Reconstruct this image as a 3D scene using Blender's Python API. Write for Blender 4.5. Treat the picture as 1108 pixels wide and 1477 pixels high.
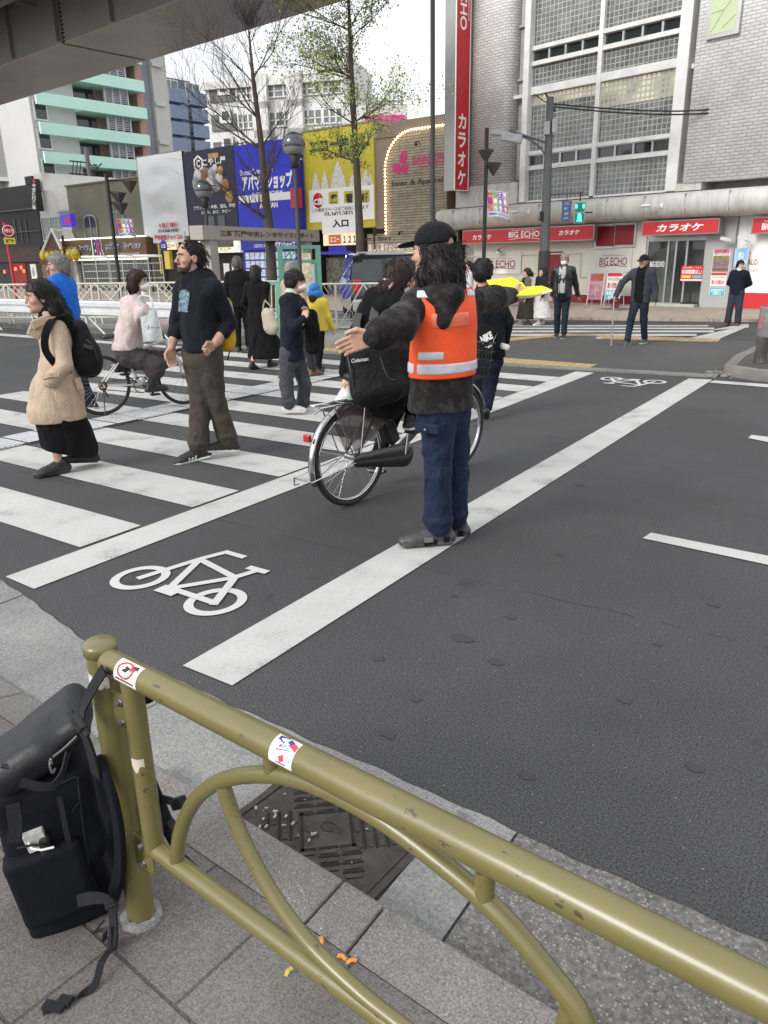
import bpy,bmesh,math,random
import numpy as np
from mathutils import Vector,Matrix
random.seed(7);RNG=np.random.default_rng(5)
for o in list(bpy.data.objects):bpy.data.objects.remove(o)
S=bpy.context.scene
COL=S.collection
R_=math.radians
# camera
CAM_H,FPX,PITCH,ROLL,YAW=1.65,1090.0,R_(18.65),R_(-1.03),R_(34.17)
CX,CY=554.0,738.5
_D=np.array([-math.sin(YAW),math.cos(YAW),0]);_RT=np.array([math.cos(YAW),math.sin(YAW),0]);_Z=np.array([0,0,1.0])
CF=_D*math.cos(PITCH)-_Z*math.sin(PITCH);_U=_D*math.sin(PITCH)+_Z*math.cos(PITCH)
CR=math.cos(ROLL)*_RT+math.sin(ROLL)*_U;CU=-math.sin(ROLL)*_RT+math.cos(ROLL)*_U
CO=np.array([0,0,CAM_H])
cam=bpy.data.cameras.new('camera');camo=bpy.data.objects.new('camera',cam);COL.objects.link(camo)
camo.matrix_world=Matrix(((CR[0],CU[0],-CF[0],0),(CR[1],CU[1],-CF[1],0),(CR[2],CU[2],-CF[2],CAM_H),(0,0,0,1)))
cam.sensor_fit='VERTICAL';cam.sensor_height=24;cam.lens=FPX/1477*24;cam.clip_end=3000;cam.clip_start=.05
S.camera=camo
# sky, sun, exposure
W=bpy.data.worlds.new("World");S.world=W;W.use_nodes=True
nt=W.node_tree;nt.nodes.clear()
SUN_EL,SUN_AZ=R_(31),R_(198)
sky=nt.nodes.new('ShaderNodeTexSky');sky.sky_type='NISHITA';sky.sun_disc=False
sky.sun_elevation=SUN_EL;sky.sun_rotation=SUN_AZ;sky.dust_density=6;sky.air_density=1.4;sky.ozone_density=1
hs=nt.nodes.new('ShaderNodeHueSaturation');hs.inputs['Saturation'].default_value=.10
tc=nt.nodes.new('ShaderNodeTexCoord');nz=nt.nodes.new('ShaderNodeTexNoise');nz.inputs['Scale'].default_value=2.2;nz.inputs['Detail'].default_value=5
mr=nt.nodes.new('ShaderNodeMapRange');mr.inputs[1].default_value=.3;mr.inputs[2].default_value=.7;mr.inputs[3].default_value=.64;mr.inputs[4].default_value=1.08
mx=nt.nodes.new('ShaderNodeMix');mx.data_type='RGBA';mx.blend_type='MULTIPLY';mx.inputs[0].default_value=1
bg=nt.nodes.new('ShaderNodeBackground');bg.inputs['Strength'].default_value=.15
ow=nt.nodes.new('ShaderNodeOutputWorld')
L=nt.links.new
L(sky.outputs[0],hs.inputs['Color']);L(tc.outputs['Generated'],nz.inputs['Vector']);L(nz.outputs['Fac'],mr.inputs[0])
ov=nt.nodes.new('ShaderNodeMix');ov.data_type='RGBA';ov.inputs[0].default_value=.8;ov.inputs[7].default_value=(7.3,7.45,7.7,1)
L(hs.outputs[0],ov.inputs[6]);L(ov.outputs[2],mx.inputs[6]);L(mr.outputs[0],mx.inputs[7]);L(mx.outputs[2],bg.inputs['Color']);L(bg.outputs[0],ow.inputs[0])
sl=bpy.data.lights.new('sun','SUN');sl.energy=1.5;sl.angle=R_(22);sl.color=(1,.97,.93)
so=bpy.data.objects.new('sun',sl);COL.objects.link(so)
_sd=Vector((math.cos(SUN_EL)*math.sin(SUN_AZ),math.cos(SUN_EL)*math.cos(SUN_AZ),math.sin(SUN_EL)))
so.rotation_euler=_sd.to_track_quat('Z','Y').to_euler();so.location=(0,0,60)
S.view_settings.view_transform='Standard';S.view_settings.look='None';S.view_settings.gamma=1
S.view_settings.exposure=0.6
S.cycles.max_bounces=6;S.cycles.diffuse_bounces=3;S.cycles.glossy_bounces=3;S.cycles.transmission_bounces=4;S.cycles.transparent_max_bounces=8
S.cycles.use_denoising=True
# photo geometry: rays, ground points, frames
def ray(px,py):return CF+CR*((px-CX)/FPX)-CU*((py-CY)/FPX)
def G(px,py,z=0.0):
 d=ray(px,py);return CO+d*((z-CAM_H)/d[2])
def GD(px,z,depth):
 best=None
 lo,hi=-3000.,3000.
 for _ in range(50):
  m=(lo+hi)/2;p=CO+ray(px,m)*depth
  if p[2]>z:lo=m
  else:hi=m
 return CO+ray(px,(lo+hi)/2)*depth
class Frame:
 """local x = along, local y = away, local z = up; p() hits the plane local y = off with a pixel's ray"""
 def __init__(s,o,ang):
  s.o=np.array([o[0],o[1],o[2] if len(o)>2 else 0.]);s.a=ang
  s.e=np.array([math.cos(ang),math.sin(ang),0]);s.n=np.array([-math.sin(ang),math.cos(ang),0])
 def p(s,px,py,off=0.):
  d=ray(px,py);t=((s.o-CO)@s.n+off)/(d@s.n);q=CO+d*t-s.o
  return np.array([q@s.e,off,q[2]])
 def g(s,px,py,z=0.):
  q=G(px,py,z)-s.o;return np.array([q@s.e,q@s.n,q[2]])
 def loc(s,w):
  q=np.array(w)-s.o;return np.array([q@s.e,q@s.n,q[2]])
 def world(s,l):return s.o+s.e*l[0]+s.n*l[1]+np.array([0,0,l[2]])
 def r(s,a,b,off=0.):
  p,q=s.p(*a,off),s.p(*b,off)
  return min(p[0],q[0]),max(p[0],q[0]),min(p[2],q[2]),max(p[2],q[2])
def mid(fr,a,c,off=0.):
 x,z=fr.r(a,c,off)[:2],[fr.p((a[0]+c[0])/2,y,off)[2] for y in (a[1],c[1])]
 return x[0],x[1],min(z),max(z)
def view_frame(px,py,z=0.):
 o=G(px,py,z);return Frame(o,math.atan2(-o[0],o[1]) if True else 0)
def view_frame_at(o):return Frame(o,math.atan2(-o[0],o[1]))
# materials
MATS={}
def srgb(h):
 h=h.lstrip('#');c=[int(h[i:i+2],16)/255 for i in (0,2,4)]
 return tuple(x/12.92 if x<=.04045 else ((x+.055)/1.055)**2.4 for x in c)
def newmat(name):
 m=bpy.data.materials.new(name);m.use_nodes=True;t=m.node_tree
 return m,t,t.nodes['Principled BSDF']
def node(t,typ,**kw):
 n=t.nodes.new(typ)
 for k,v in kw.items():
  if hasattr(n,k):setattr(n,k,v)
  else:n.inputs[k].default_value=v
 return n
def M(name,col=(.5,.5,.5),rough=.6,metal=0.,var=.12,scale=6.,bump=.0,bscale=60.,spec=.5,coat=0.,emit=None,es=0.,alpha=1.,detail=4,sheen=0.,dirt=None,dscale=1.5,damt=.5,trans=0.,stretch=None):
 if name in MATS:return MATS[name]
 if isinstance(col,str):col=srgb(col)
 m,t,b=newmat(name);l=t.links.new
 tcn=node(t,'ShaderNodeTexCoord');vec=tcn.outputs['Object']
 if stretch:
  mp=node(t,'ShaderNodeMapping');mp.inputs['Scale'].default_value=stretch;l(vec,mp.inputs[0]);vec=mp.outputs[0]
 n=node(t,'ShaderNodeTexNoise',Scale=scale,Detail=detail);l(vec,n.inputs['Vector'])
 r=node(t,'ShaderNodeMapRange');r.inputs[1].default_value=.25;r.inputs[2].default_value=.75;r.inputs[3].default_value=1-var;r.inputs[4].default_value=1+var
 l(n.outputs['Fac'],r.inputs[0])
 mx=node(t,'ShaderNodeMix',data_type='RGBA',blend_type='MULTIPLY');mx.inputs[0].default_value=1;mx.inputs[6].default_value=(*col,1);l(r.outputs[0],mx.inputs[7])
 out=mx.outputs[2]
 if dirt:
  if isinstance(dirt,str):dirt=srgb(dirt)
  n2=node(t,'ShaderNodeTexNoise',Scale=dscale,Detail=8,Roughness=.7);l(vec,n2.inputs['Vector'])
  r2=node(t,'ShaderNodeMapRange');r2.inputs[1].default_value=.48;r2.inputs[2].default_value=.72;r2.inputs[3].default_value=0;r2.inputs[4].default_value=damt;l(n2.outputs['Fac'],r2.inputs[0])
  m2=node(t,'ShaderNodeMix',data_type='RGBA');l(r2.outputs[0],m2.inputs[0]);l(out,m2.inputs[6]);m2.inputs[7].default_value=(*dirt,1);out=m2.outputs[2]
 l(out,b.inputs['Base Color'])
 b.inputs['Roughness'].default_value=rough;b.inputs['Metallic'].default_value=metal
 b.inputs['Specular IOR Level'].default_value=spec;b.inputs['Coat Weight'].default_value=coat
 if sheen:b.inputs['Sheen Weight'].default_value=sheen;b.inputs['Sheen Roughness'].default_value=.4
 if trans:b.inputs['Transmission Weight'].default_value=trans;b.inputs['IOR'].default_value=1.45
 if emit is not None:
  if isinstance(emit,str):emit=srgb(emit)
  b.inputs['Emission Color'].default_value=(*emit,1);b.inputs['Emission Strength'].default_value=es
 if alpha<1:b.inputs['Alpha'].default_value=alpha
 if bump:
  n3=node(t,'ShaderNodeTexNoise',Scale=bscale,Detail=5);l(vec,n3.inputs['Vector'])
  bp=node(t,'ShaderNodeBump',Strength=min(1,bump),Distance=.01*max(1,bump));l(n3.outputs['Fac'],bp.inputs['Height']);l(bp.outputs[0],b.inputs['Normal'])
 MATS[name]=m;return m
def brickmat(name,c1,c2,mortar,bw,bh,ms,off=.5,bump=.4,rough=.7,rot=0.,axis='XZ',var=.1,noise=6.,dist=.01,spec=.5):
 if name in MATS:return MATS[name]
 c1,c2,mortar=[srgb(c) if isinstance(c,str) else c for c in (c1,c2,mortar)]
 m,t,b=newmat(name);l=t.links.new
 tcn=node(t,'ShaderNodeTexCoord');sx=node(t,'ShaderNodeSeparateXYZ');l(tcn.outputs['Object'],sx.inputs[0])
 cx=node(t,'ShaderNodeCombineXYZ');l(sx.outputs[axis[0]],cx.inputs[0]);l(sx.outputs[axis[1]],cx.inputs[1])
 mp=node(t,'ShaderNodeMapping');mp.inputs['Rotation'].default_value=(0,0,rot);l(cx.outputs[0],mp.inputs[0])
 br=node(t,'ShaderNodeTexBrick',offset=off,Scale=1.0);l(mp.outputs[0],br.inputs['Vector'])
 br.inputs['Color1'].default_value=(*c1,1);br.inputs['Color2'].default_value=(*c2,1);br.inputs['Mortar'].default_value=(*mortar,1)
 br.inputs['Mortar Size'].default_value=ms;br.inputs['Brick Width'].default_value=bw;br.inputs['Row Height'].default_value=bh;br.inputs['Mortar Smooth'].default_value=.2
 n=node(t,'ShaderNodeTexNoise',Scale=noise,Detail=8,Roughness=.65);l(tcn.outputs['Object'],n.inputs['Vector'])
 r=node(t,'ShaderNodeMapRange');r.inputs[1].default_value=.25;r.inputs[2].default_value=.75;r.inputs[3].default_value=1-var;r.inputs[4].default_value=1+var;l(n.outputs['Fac'],r.inputs[0])
 mx=node(t,'ShaderNodeMix',data_type='RGBA',blend_type='MULTIPLY');mx.inputs[0].default_value=1;l(br.outputs['Color'],mx.inputs[6]);l(r.outputs[0],mx.inputs[7])
 l(mx.outputs[2],b.inputs['Base Color']);b.inputs['Roughness'].default_value=rough;b.inputs['Specular IOR Level'].default_value=spec
 if bump:
  bp=node(t,'ShaderNodeBump',Strength=bump,Distance=dist);bp.invert=True;l(br.outputs['Fac'],bp.inputs['Height']);l(bp.outputs[0],b.inputs['Normal'])
 MATS[name]=m;return m
# mesh builder
class MB:
 def __init__(s):s.v=[];s.f=[];s.m=[];s.sm=[]
 def add(s,vs,fs,mi=0,smooth=False):
  k=len(s.v);s.v.extend([tuple(map(float,v)) for v in vs]);s.f.extend([tuple(k+i for i in f) for f in fs]);s.m.extend([mi]*len(fs));s.sm.extend([smooth]*len(fs));return s
 def box(s,x0,x1,y0,y1,z0,z1,mi=0):
  vs=[(x,y,z) for z in (z0,z1) for y in (y0,y1) for x in (x0,x1)]
  return s.add(vs,[(0,2,3,1),(4,5,7,6),(0,1,5,4),(2,6,7,3),(0,4,6,2),(1,3,7,5)],mi)
 def cbox(s,c,sz,R=None,mi=0):
  hx,hy,hz=sz[0]/2,sz[1]/2,sz[2]/2
  vs=np.array([(x,y,z) for z in (-hz,hz) for y in (-hy,hy) for x in (-hx,hx)])
  if R is not None:vs=vs@np.array(R).T
  vs=vs+np.array(c)
  return s.add(vs,[(0,2,3,1),(4,5,7,6),(0,1,5,4),(2,6,7,3),(0,4,6,2),(1,3,7,5)],mi)
 def poly(s,pts,th,mi=0,up=(0,0,1)):
  n=len(pts);up=np.array(up,float);a=[np.array(p,float) for p in pts];b=[p-up*th for p in a]
  return s.add(a+b,[tuple(range(n)),tuple(range(2*n-1,n-1,-1))]+[(i,n+i,n+(i+1)%n,(i+1)%n) for i in range(n)],mi)
 def tube(s,path,r,n=8,mi=0,closed=False,cap=True,squash=None):
  P=[np.array(p,float) for p in path];k=len(P);rr=r if hasattr(r,'__len__') else [r]*k
  rings=[];prev=None
  for i in range(k):
   if closed:d=P[(i+1)%k]-P[i-1]
   else:d=P[min(i+1,k-1)]-P[max(i-1,0)]
   d=d/(np.linalg.norm(d)+1e-12)
   if prev is None:
    a=np.array([0,0,1.]) if abs(d[2])<.9 else np.array([1.,0,0])
    u=np.cross(d,a)
   else:u=prev-d*(prev@d)
   u=u/(np.linalg.norm(u)+1e-12);w=np.cross(d,u);prev=u
   sq=squash or (1,1)
   rings.append([P[i]+rr[i]*(sq[0]*math.cos(t)*u+sq[1]*math.sin(t)*w) for t in [2*math.pi*j/n for j in range(n)]])
  vs=[v for g in rings for v in g];fs=[]
  for i in range(k if closed else k-1):
   a,b=i*n,((i+1)%k)*n
   for j in range(n):fs.append((a+j,b+j,b+(j+1)%n,a+(j+1)%n))
  s.add(vs,fs,mi,True)
  if cap and not closed:
   s.add(rings[0],[tuple(range(n))],mi);s.add(rings[-1],[tuple(range(n-1,-1,-1))],mi)
  return s
 def cyl(s,a,b,r,n=12,mi=0,r2=None):return s.tube([a,b],[r,r if r2 is None else r2],n,mi)
 def lathe(s,prof,c=(0,0,0),n=20,mi=0,axis='Z',smooth=True):
  vs=[];fs=[];k=len(prof)
  for (r,z) in prof:
   for j in range(n):
    t=2*math.pi*j/n;p=(r*math.cos(t),r*math.sin(t),z)
    if axis=='X':p=(z,p[0],p[1])
    elif axis=='Y':p=(p[1],z,p[0])
    vs.append((c[0]+p[0],c[1]+p[1],c[2]+p[2]))
  for i in range(k-1):
   for j in range(n):fs.append((i*n+j,i*n+(j+1)%n,(i+1)*n+(j+1)%n,(i+1)*n+j))
  return s.add(vs,fs,mi,smooth)
 def ell(s,c,r,R=None,n=14,mi=0):
  vs=[];fs=[];m=n//2
  for i in range(m+1):
   for j in range(n):
    a,t=math.pi*i/m,2*math.pi*j/n
    vs.append((r[0]*math.sin(a)*math.cos(t),r[1]*math.sin(a)*math.sin(t),r[2]*math.cos(a)))
  vs=np.array(vs)
  if R is not None:vs=vs@np.array(R).T
  vs=vs+np.array(c)
  for i in range(m):
   for j in range(n):fs.append((i*n+j,(i+1)*n+j,(i+1)*n+(j+1)%n,i*n+(j+1)%n))
  return s.add(vs,fs,mi,True)
 def ribbon(s,path,w,th,wdir,mi=0):
  P=[np.array(p,float) for p in path];k=len(P);vs=[];fs=[]
  for i in range(k):
   d=P[min(i+1,k-1)]-P[max(i-1,0)];d/=np.linalg.norm(d)+1e-12
   wd=np.array(wdir[i] if hasattr(wdir[0],'__len__') else wdir,float);wd=wd-d*(wd@d);wd/=np.linalg.norm(wd)+1e-12
   nn=np.cross(d,wd)
   for a,b in ((-1,-1),(1,-1),(1,1),(-1,1)):vs.append(P[i]+wd*w/2*a+nn*th/2*b)
  for i in range(k-1):
   for j in range(4):fs.append((i*4+j,i*4+(j+1)%4,(i+1)*4+(j+1)%4,(i+1)*4+j))
  fs+=[(0,3,2,1),tuple((k-1)*4+j for j in range(4))]
  return s.add(vs,fs,mi)
 def arr(s):return s
def link(name,me,mats,parent=None):
 o=bpy.data.objects.new(name,me);COL.objects.link(o)
 for m in (mats if isinstance(mats,(list,tuple)) else [mats]):me.materials.append(m)
 if parent is not None:o.parent=parent
 return o
SPLIT={'spandrel','recess_panel','compression_strap','post','bay_post','column','leg','stall_post','lamp_arm','window','pane','shoulder_strap','brace','bolt','downlight','pedal','grip','rail','cornice','glass_door','tail_light','ledge','cross_arm','ear_loop','strap','pole','wall','joint_comb','yellow_square','chain','crank','penthouse','bag_body','far_strap','hanging_loop','strap_loop','shoe_panel'}-{'joint_comb','bag_body','chain','crank','wall','pole','rail','strap_loop','hanging_loop'}
def obj(name,mb,mats,parent=None,bevel=0.,seg=2,subsurf=0):
 if name in SPLIT and parent is not None:
  up=list(range(len(mb.v)))
  def find(i):
   while up[i]!=i:up[i]=up[up[i]];i=up[i]
   return i
  seen={}
  for i,v in enumerate(mb.v):
   k=tuple(round(c,5) for c in v)
   if k in seen:up[find(i)]=find(seen[k])
   else:seen[k]=i
  for f in mb.f:
   for i in f[1:]:up[find(i)]=find(f[0])
  groups={}
  for fi,f in enumerate(mb.f):groups.setdefault(find(f[0]),[]).append(fi)
  if 1<len(groups)<40:
   o=None
   for fs in groups.values():
    m2=MB();ids={}
    for fi in fs:
     for i in mb.f[fi]:ids.setdefault(i,len(ids))
    m2.v=[mb.v[i] for i in ids];m2.f=[tuple(ids[i] for i in mb.f[fi]) for fi in fs];m2.m=[mb.m[fi] for fi in fs];m2.sm=[mb.sm[fi] for fi in fs]
    o=obj1(name,m2,mats,parent,bevel,seg,subsurf)
   return o
 return obj1(name,mb,mats,parent,bevel,seg,subsurf)
def obj1(name,mb,mats,parent=None,bevel=0.,seg=2,subsurf=0):
 me=bpy.data.meshes.new(name);me.from_pydata(mb.v,[],mb.f)
 me.polygons.foreach_set('material_index',mb.m);me.polygons.foreach_set('use_smooth',mb.sm)
 me.validate();me.update()
 bm=bmesh.new();bm.from_mesh(me);bmesh.ops.recalc_face_normals(bm,faces=bm.faces);bm.to_mesh(me);bm.free()
 o=link(name,me,mats,parent)
 if bevel:
  b=o.modifiers.new('bevel','BEVEL');b.width=bevel;b.segments=seg;b.limit_method='ANGLE';b.angle_limit=R_(40)
 if subsurf:
  b=o.modifiers.new('sub','SUBSURF');b.levels=subsurf;b.render_levels=subsurf
 return o
def tag(o,label=None,cat=None,group=None,kind=None):
 if label:o['label']=label
 if cat:o['category']=cat
 if group:o['group']=group
 if kind:o['kind']=kind
 return o
def thing(name,label,cat,fr=None,group=None,loc=(0,0,0),rot=0.):
 o=bpy.data.objects.new(name,None);COL.objects.link(o);o.empty_display_size=.1
 if fr is not None:loc,rot=tuple(fr.o),fr.a
 o.location=loc;o.rotation_euler=(0,0,rot)
 return tag(o,label,cat,group)
def structure(name,mb,mats):return tag(obj(name,mb,mats),kind='structure')
def copy_tree(src,loc=None,rot=None,label=None):
 c=src.copy();COL.objects.link(c)
 if loc is not None:c.location=loc
 if rot is not None:c.rotation_euler=(0,0,rot)
 if label:c['label']=label
 for ch in list(src.children):
  d=ch.copy();COL.objects.link(d);d.parent=c
  for g in list(ch.children):
   e2=g.copy();COL.objects.link(e2);e2.parent=d
 return c
# lettering
_TC={}
def text_mesh(body,bold=0.,italic=0.,spacing=1.):
 key=(body,bold,italic,spacing)
 if key not in _TC:
  cu=bpy.data.curves.new('t','FONT');cu.body=body;cu.offset=bold;cu.resolution_u=3;cu.shear=italic;cu.space_character=spacing;cu.align_x='CENTER'
  o=bpy.data.objects.new('t',cu);COL.objects.link(o)
  dg=bpy.context.evaluated_depsgraph_get();me=bpy.data.meshes.new_from_object(o.evaluated_get(dg))
  v=np.array([x.co[:2] for x in me.vertices]) if len(me.vertices) else np.zeros((1,2));f=[tuple(p.vertices) for p in me.polygons]
  bpy.data.objects.remove(o);bpy.data.meshes.remove(me);_TC[key]=(v,f)
 return _TC[key]
def put_text(mb,body,rect,y,mi=0,bold=0.012,italic=0.,keep=False,spacing=1.,fn=None):
 """lettering filling rect (x0,x1,z0,z1) on the plane local y"""
 v,f=text_mesh(body,bold,italic,spacing)
 if not f:return mb
 lo,hi=v.min(0),v.max(0);x0,x1,z0,z1=rect;sx,sz=(x1-x0)/(hi[0]-lo[0]),(z1-z0)/(hi[1]-lo[1])
 if keep:sx=sz=min(sx,sz)
 cx,cz=(x0+x1)/2,(z0+z1)/2;c=(lo+hi)/2
 pts=[((a-c[0])*sx+cx,y,(b-c[1])*sz+cz) for a,b in v]
 if fn:pts=[fn(p) for p in pts]
 return mb.add(pts,f,mi)
# implicit bodies: smooth unions of tapered limbs, meshed by surface nets
def nrm(v):v=np.array(v,float);return v/(np.linalg.norm(v)+1e-12)
def rotz(a):c,s=math.cos(a),math.sin(a);return np.array([[c,-s,0],[s,c,0],[0,0,1.]])
def rotx(a):c,s=math.cos(a),math.sin(a);return np.array([[1,0,0],[0,c,-s],[0,s,c.real]])
def roty(a):c,s=math.cos(a),math.sin(a);return np.array([[c,0,s],[0,1,0],[-s,0,c]])
class Sdf:
 def __init__(s):s.it=[]
 def cone(s,a,b,r1,r2=None,k=.02,flat=None,op='u'):
  """tapered limb; flat=(dir,f): thickness along dir scaled by f"""
  a,b=np.array(a,float),np.array(b,float);r2=r1 if r2 is None else r2;m=max(r1,r2)
  d=b-a;L2=max(d@d,1e-9);fl=None
  if flat is not None:fd=nrm(flat[0]);ff=flat[1];fl=1
  def f(P):
   q=P-a
   t=np.clip((q@d)/L2,0,1)
   w=q-t[...,None]*d
   if fl:w=w+(w@fd)[...,None]*fd*(1/ff-1)
   return (np.sqrt((w*w).sum(-1))-(r1+(r2-r1)*t))*(min(1,ff) if fl else 1)
  e=m*(max(1,ff) if fl else 1)
  s.it.append((f,np.minimum(a,b)-e,np.maximum(a,b)+e,k,op));return s
 def chain(s,pts,rs,k=.02,flat=None,op='u'):
  for i in range(len(pts)-1):s.cone(pts[i],pts[i+1],rs[i],rs[i+1],k,flat,op)
  return s
 def ell(s,c,r,R=None,k=.02,op='u'):
  c=np.array(c,float);r=np.array(r,float)
  Rm=np.eye(3) if R is None else np.array(R)
  def f(P):
   q=(P-c)@Rm
   k0=np.sqrt(((q/r)**2).sum(-1));k1=np.sqrt(((q/(r*r))**2).sum(-1))+1e-9
   return k0*(k0-1)/k1
  e=r.max() if R is not None else r
  s.it.append((f,c-e,c+e,k,op));return s
 def box(s,c,h,R=None,rd=.01,k=.01,op='u'):
  c=np.array(c,float);h=np.array(h,float)-rd;Rm=np.eye(3) if R is None else np.array(R)
  def f(P):
   q=np.abs((P-c)@Rm)-h
   return np.sqrt((np.maximum(q,0)**2).sum(-1))+np.minimum(q.max(-1),0)-rd
  e=np.linalg.norm(h)+rd if R is not None else h+rd
  s.it.append((f,c-e,c+e,k,op));return s
 def cut(s,p,n,k=.004):
  p=np.array(p,float);n=nrm(n)
  s.it.append((lambda P:(P-p)@n,None,None,k,'i'));return s
 def fn(s,f,op='i',k=.004):s.it.append((f,None,None,k,op));return s
 def offset(s,d):s.it.append((d,None,None,0,'o'));return s
 def copy(s):q=Sdf();q.it=list(s.it);return q
 def bounds(s):
  lo=np.full(3,1e9);hi=-lo
  for f,a,b,k,op in s.it:
   if a is not None and op=='u':lo=np.minimum(lo,a);hi=np.maximum(hi,b)
  return lo,hi
 def grid(s,h,lo=None,hi=None,disp=None):
  l0,h0=s.bounds();lo=l0-3.2*h-.01 if lo is None else np.array(lo,float);hi=h0+3.2*h+.01 if hi is None else np.array(hi,float)
  n=np.maximum(np.ceil((hi-lo)/h).astype(int)+1,4)
  ax=[lo[i]+h*np.arange(n[i]) for i in range(3)]
  V=np.full(tuple(n),.2)
  items=list(s.it)
  if disp is not None:items=[i for i in items if i[4] in 'uso']+['d']+[i for i in items if i[4]=='i']
  for itm in items:
   if itm=='d':
    idx=np.nonzero(np.abs(V)<.06);V[idx]+=disp(np.stack([ax[0][idx[0]],ax[1][idx[1]],ax[2][idx[2]]],-1));continue
   f,a,b,k,op=itm
   if op=='o':V-=f;continue
   if a is None:sl=[slice(0,n[i]) for i in range(3)]
   else:
    mg=k+2.5*h
    i0=np.clip(np.floor((a-mg-lo)/h).astype(int),0,n);i1=np.clip(np.ceil((b+mg-lo)/h).astype(int)+1,0,n)
    if (i1<=i0).any():continue
    sl=[slice(i0[i],i1[i]) for i in range(3)]
   P=np.stack(np.meshgrid(ax[0][sl[0]],ax[1][sl[1]],ax[2][sl[2]],indexing='ij'),-1)
   d=f(P);C=V[tuple(sl)]
   if op=='u':
    hh=np.clip(.5+.5*(C-d)/k,0,1);V[tuple(sl)]=C*(1-hh)+d*hh-k*hh*(1-hh)
   elif op=='s':
    hh=np.clip(.5-.5*(C+d)/k,0,1);V[tuple(sl)]=C*(1-hh)-d*hh+k*hh*(1-hh)
   else:
    hh=np.clip(.5-.5*(C-d)/k,0,1);V[tuple(sl)]=C*(1-hh)+d*hh+k*hh*(1-hh)
  return V,ax,lo
 def mesh(s,h,disp=None,smooth=1,hem=False):
  V,ax,lo=s.grid(h,disp=disp if hem else None)
  if hem:disp=None
  if disp is not None:
   band=np.abs(V)<.06;idx=np.nonzero(band)
   P=np.stack([ax[0][idx[0]],ax[1][idx[1]],ax[2][idx[2]]],-1);V[idx]+=disp(P)
  return surfnet(V,lo,h,smooth)
def surfnet(V,lo,h,smooth=1):
 V=np.pad(V,1,constant_values=.2);lo=np.array(lo)-h
 I=V<0;n=np.array(V.shape)
 def cor(A,c):return A[c[0]:n[0]-1+c[0],c[1]:n[1]-1+c[1],c[2]:n[2]-1+c[2]]
 cs=[(i,j,k) for i in (0,1) for j in (0,1) for k in (0,1)]
 cnt=sum(cor(I,c).astype(np.int8) for c in cs);act=(cnt>0)&(cnt<8);ci=np.nonzero(act)
 if len(ci[0])==0:return np.zeros((0,3)),np.zeros((0,4),int)
 cv={c:V[ci[0]+c[0],ci[1]+c[1],ci[2]+c[2]] for c in cs}
 acc=np.zeros((len(ci[0]),3));w=np.zeros(len(ci[0]))
 for a in cs:
  for ax in range(3):
   if a[ax]==0:
    b=list(a);b[ax]=1;b=tuple(b);va,vb=cv[a],cv[b];cr=(va<0)!=(vb<0)
    t=np.where(cr,va/np.where(va==vb,1,va-vb),0);p=np.tile(np.array(a,float),(len(t),1));p[:,ax]=t
    acc[cr]+=p[cr];w[cr]+=1
 verts=np.stack(ci,-1)+acc/w[:,None]
 ids=np.full(tuple(n-1),-1,int);ids[ci]=np.arange(len(ci[0]))
 quads=[]
 for ax in range(3):
  b,c=(ax+1)%3,(ax+2)%3
  sa=[slice(1,n[i]-1) for i in range(3)];sa[ax]=slice(0,n[ax]-1);sb=list(sa);sb[ax]=slice(1,n[ax])
  A,B=I[tuple(sa)],I[tuple(sb)];e=np.nonzero(A!=B);e0=[e[i]+(0 if i==ax else 1) for i in range(3)]
  def cell(db,dc):
   q=[x.copy() for x in e0];q[b]=q[b]-1+db;q[c]=q[c]-1+dc;return ids[tuple(q)]
  q=np.stack([cell(0,0),cell(1,0),cell(1,1),cell(0,1)],-1);fl=~A[e];q[fl]=q[fl][:,::-1];quads.append(q)
 Q=np.concatenate(quads);Q=Q[(Q>=0).all(1)]
 for _ in range(smooth):
  s=np.zeros_like(verts);c=np.zeros(len(verts))
  for i in range(4):
   a,b2=Q[:,i],Q[:,(i+1)%4]
   np.add.at(s,a,verts[b2]);np.add.at(c,a,1);np.add.at(s,b2,verts[a]);np.add.at(c,b2,1)
  ok=c>0;verts[ok]=.5*verts[ok]+.5*s[ok]/c[ok,None]
 return verts*h+lo,Q
def waves(seed,freq,amp,aniso=(1,1,1),n=9,ridge=True):
 """cloth creases: a few crossing sine trains"""
 g=np.random.default_rng(seed);K=g.normal(size=(n,3))*np.array(aniso);K=K/np.linalg.norm(K,axis=1,keepdims=True)*np.array(aniso)*freq*(.6+.8*g.random((n,1)));ph=g.random(n)*6.28
 W1=g.normal(size=(3,3))*freq*.35;p1=g.random(3)*6.28
 def f(P):
  wq=P+.03*np.sin(P@W1.T+p1);s=np.zeros(P.shape[:-1])
  for i in range(n):s+=np.sin(wq@K[i]+ph[i])
  s/=math.sqrt(n)
  return amp*((1-2*np.abs(np.tanh(s)))*.6+.4*s if ridge else s)
 return f
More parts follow.
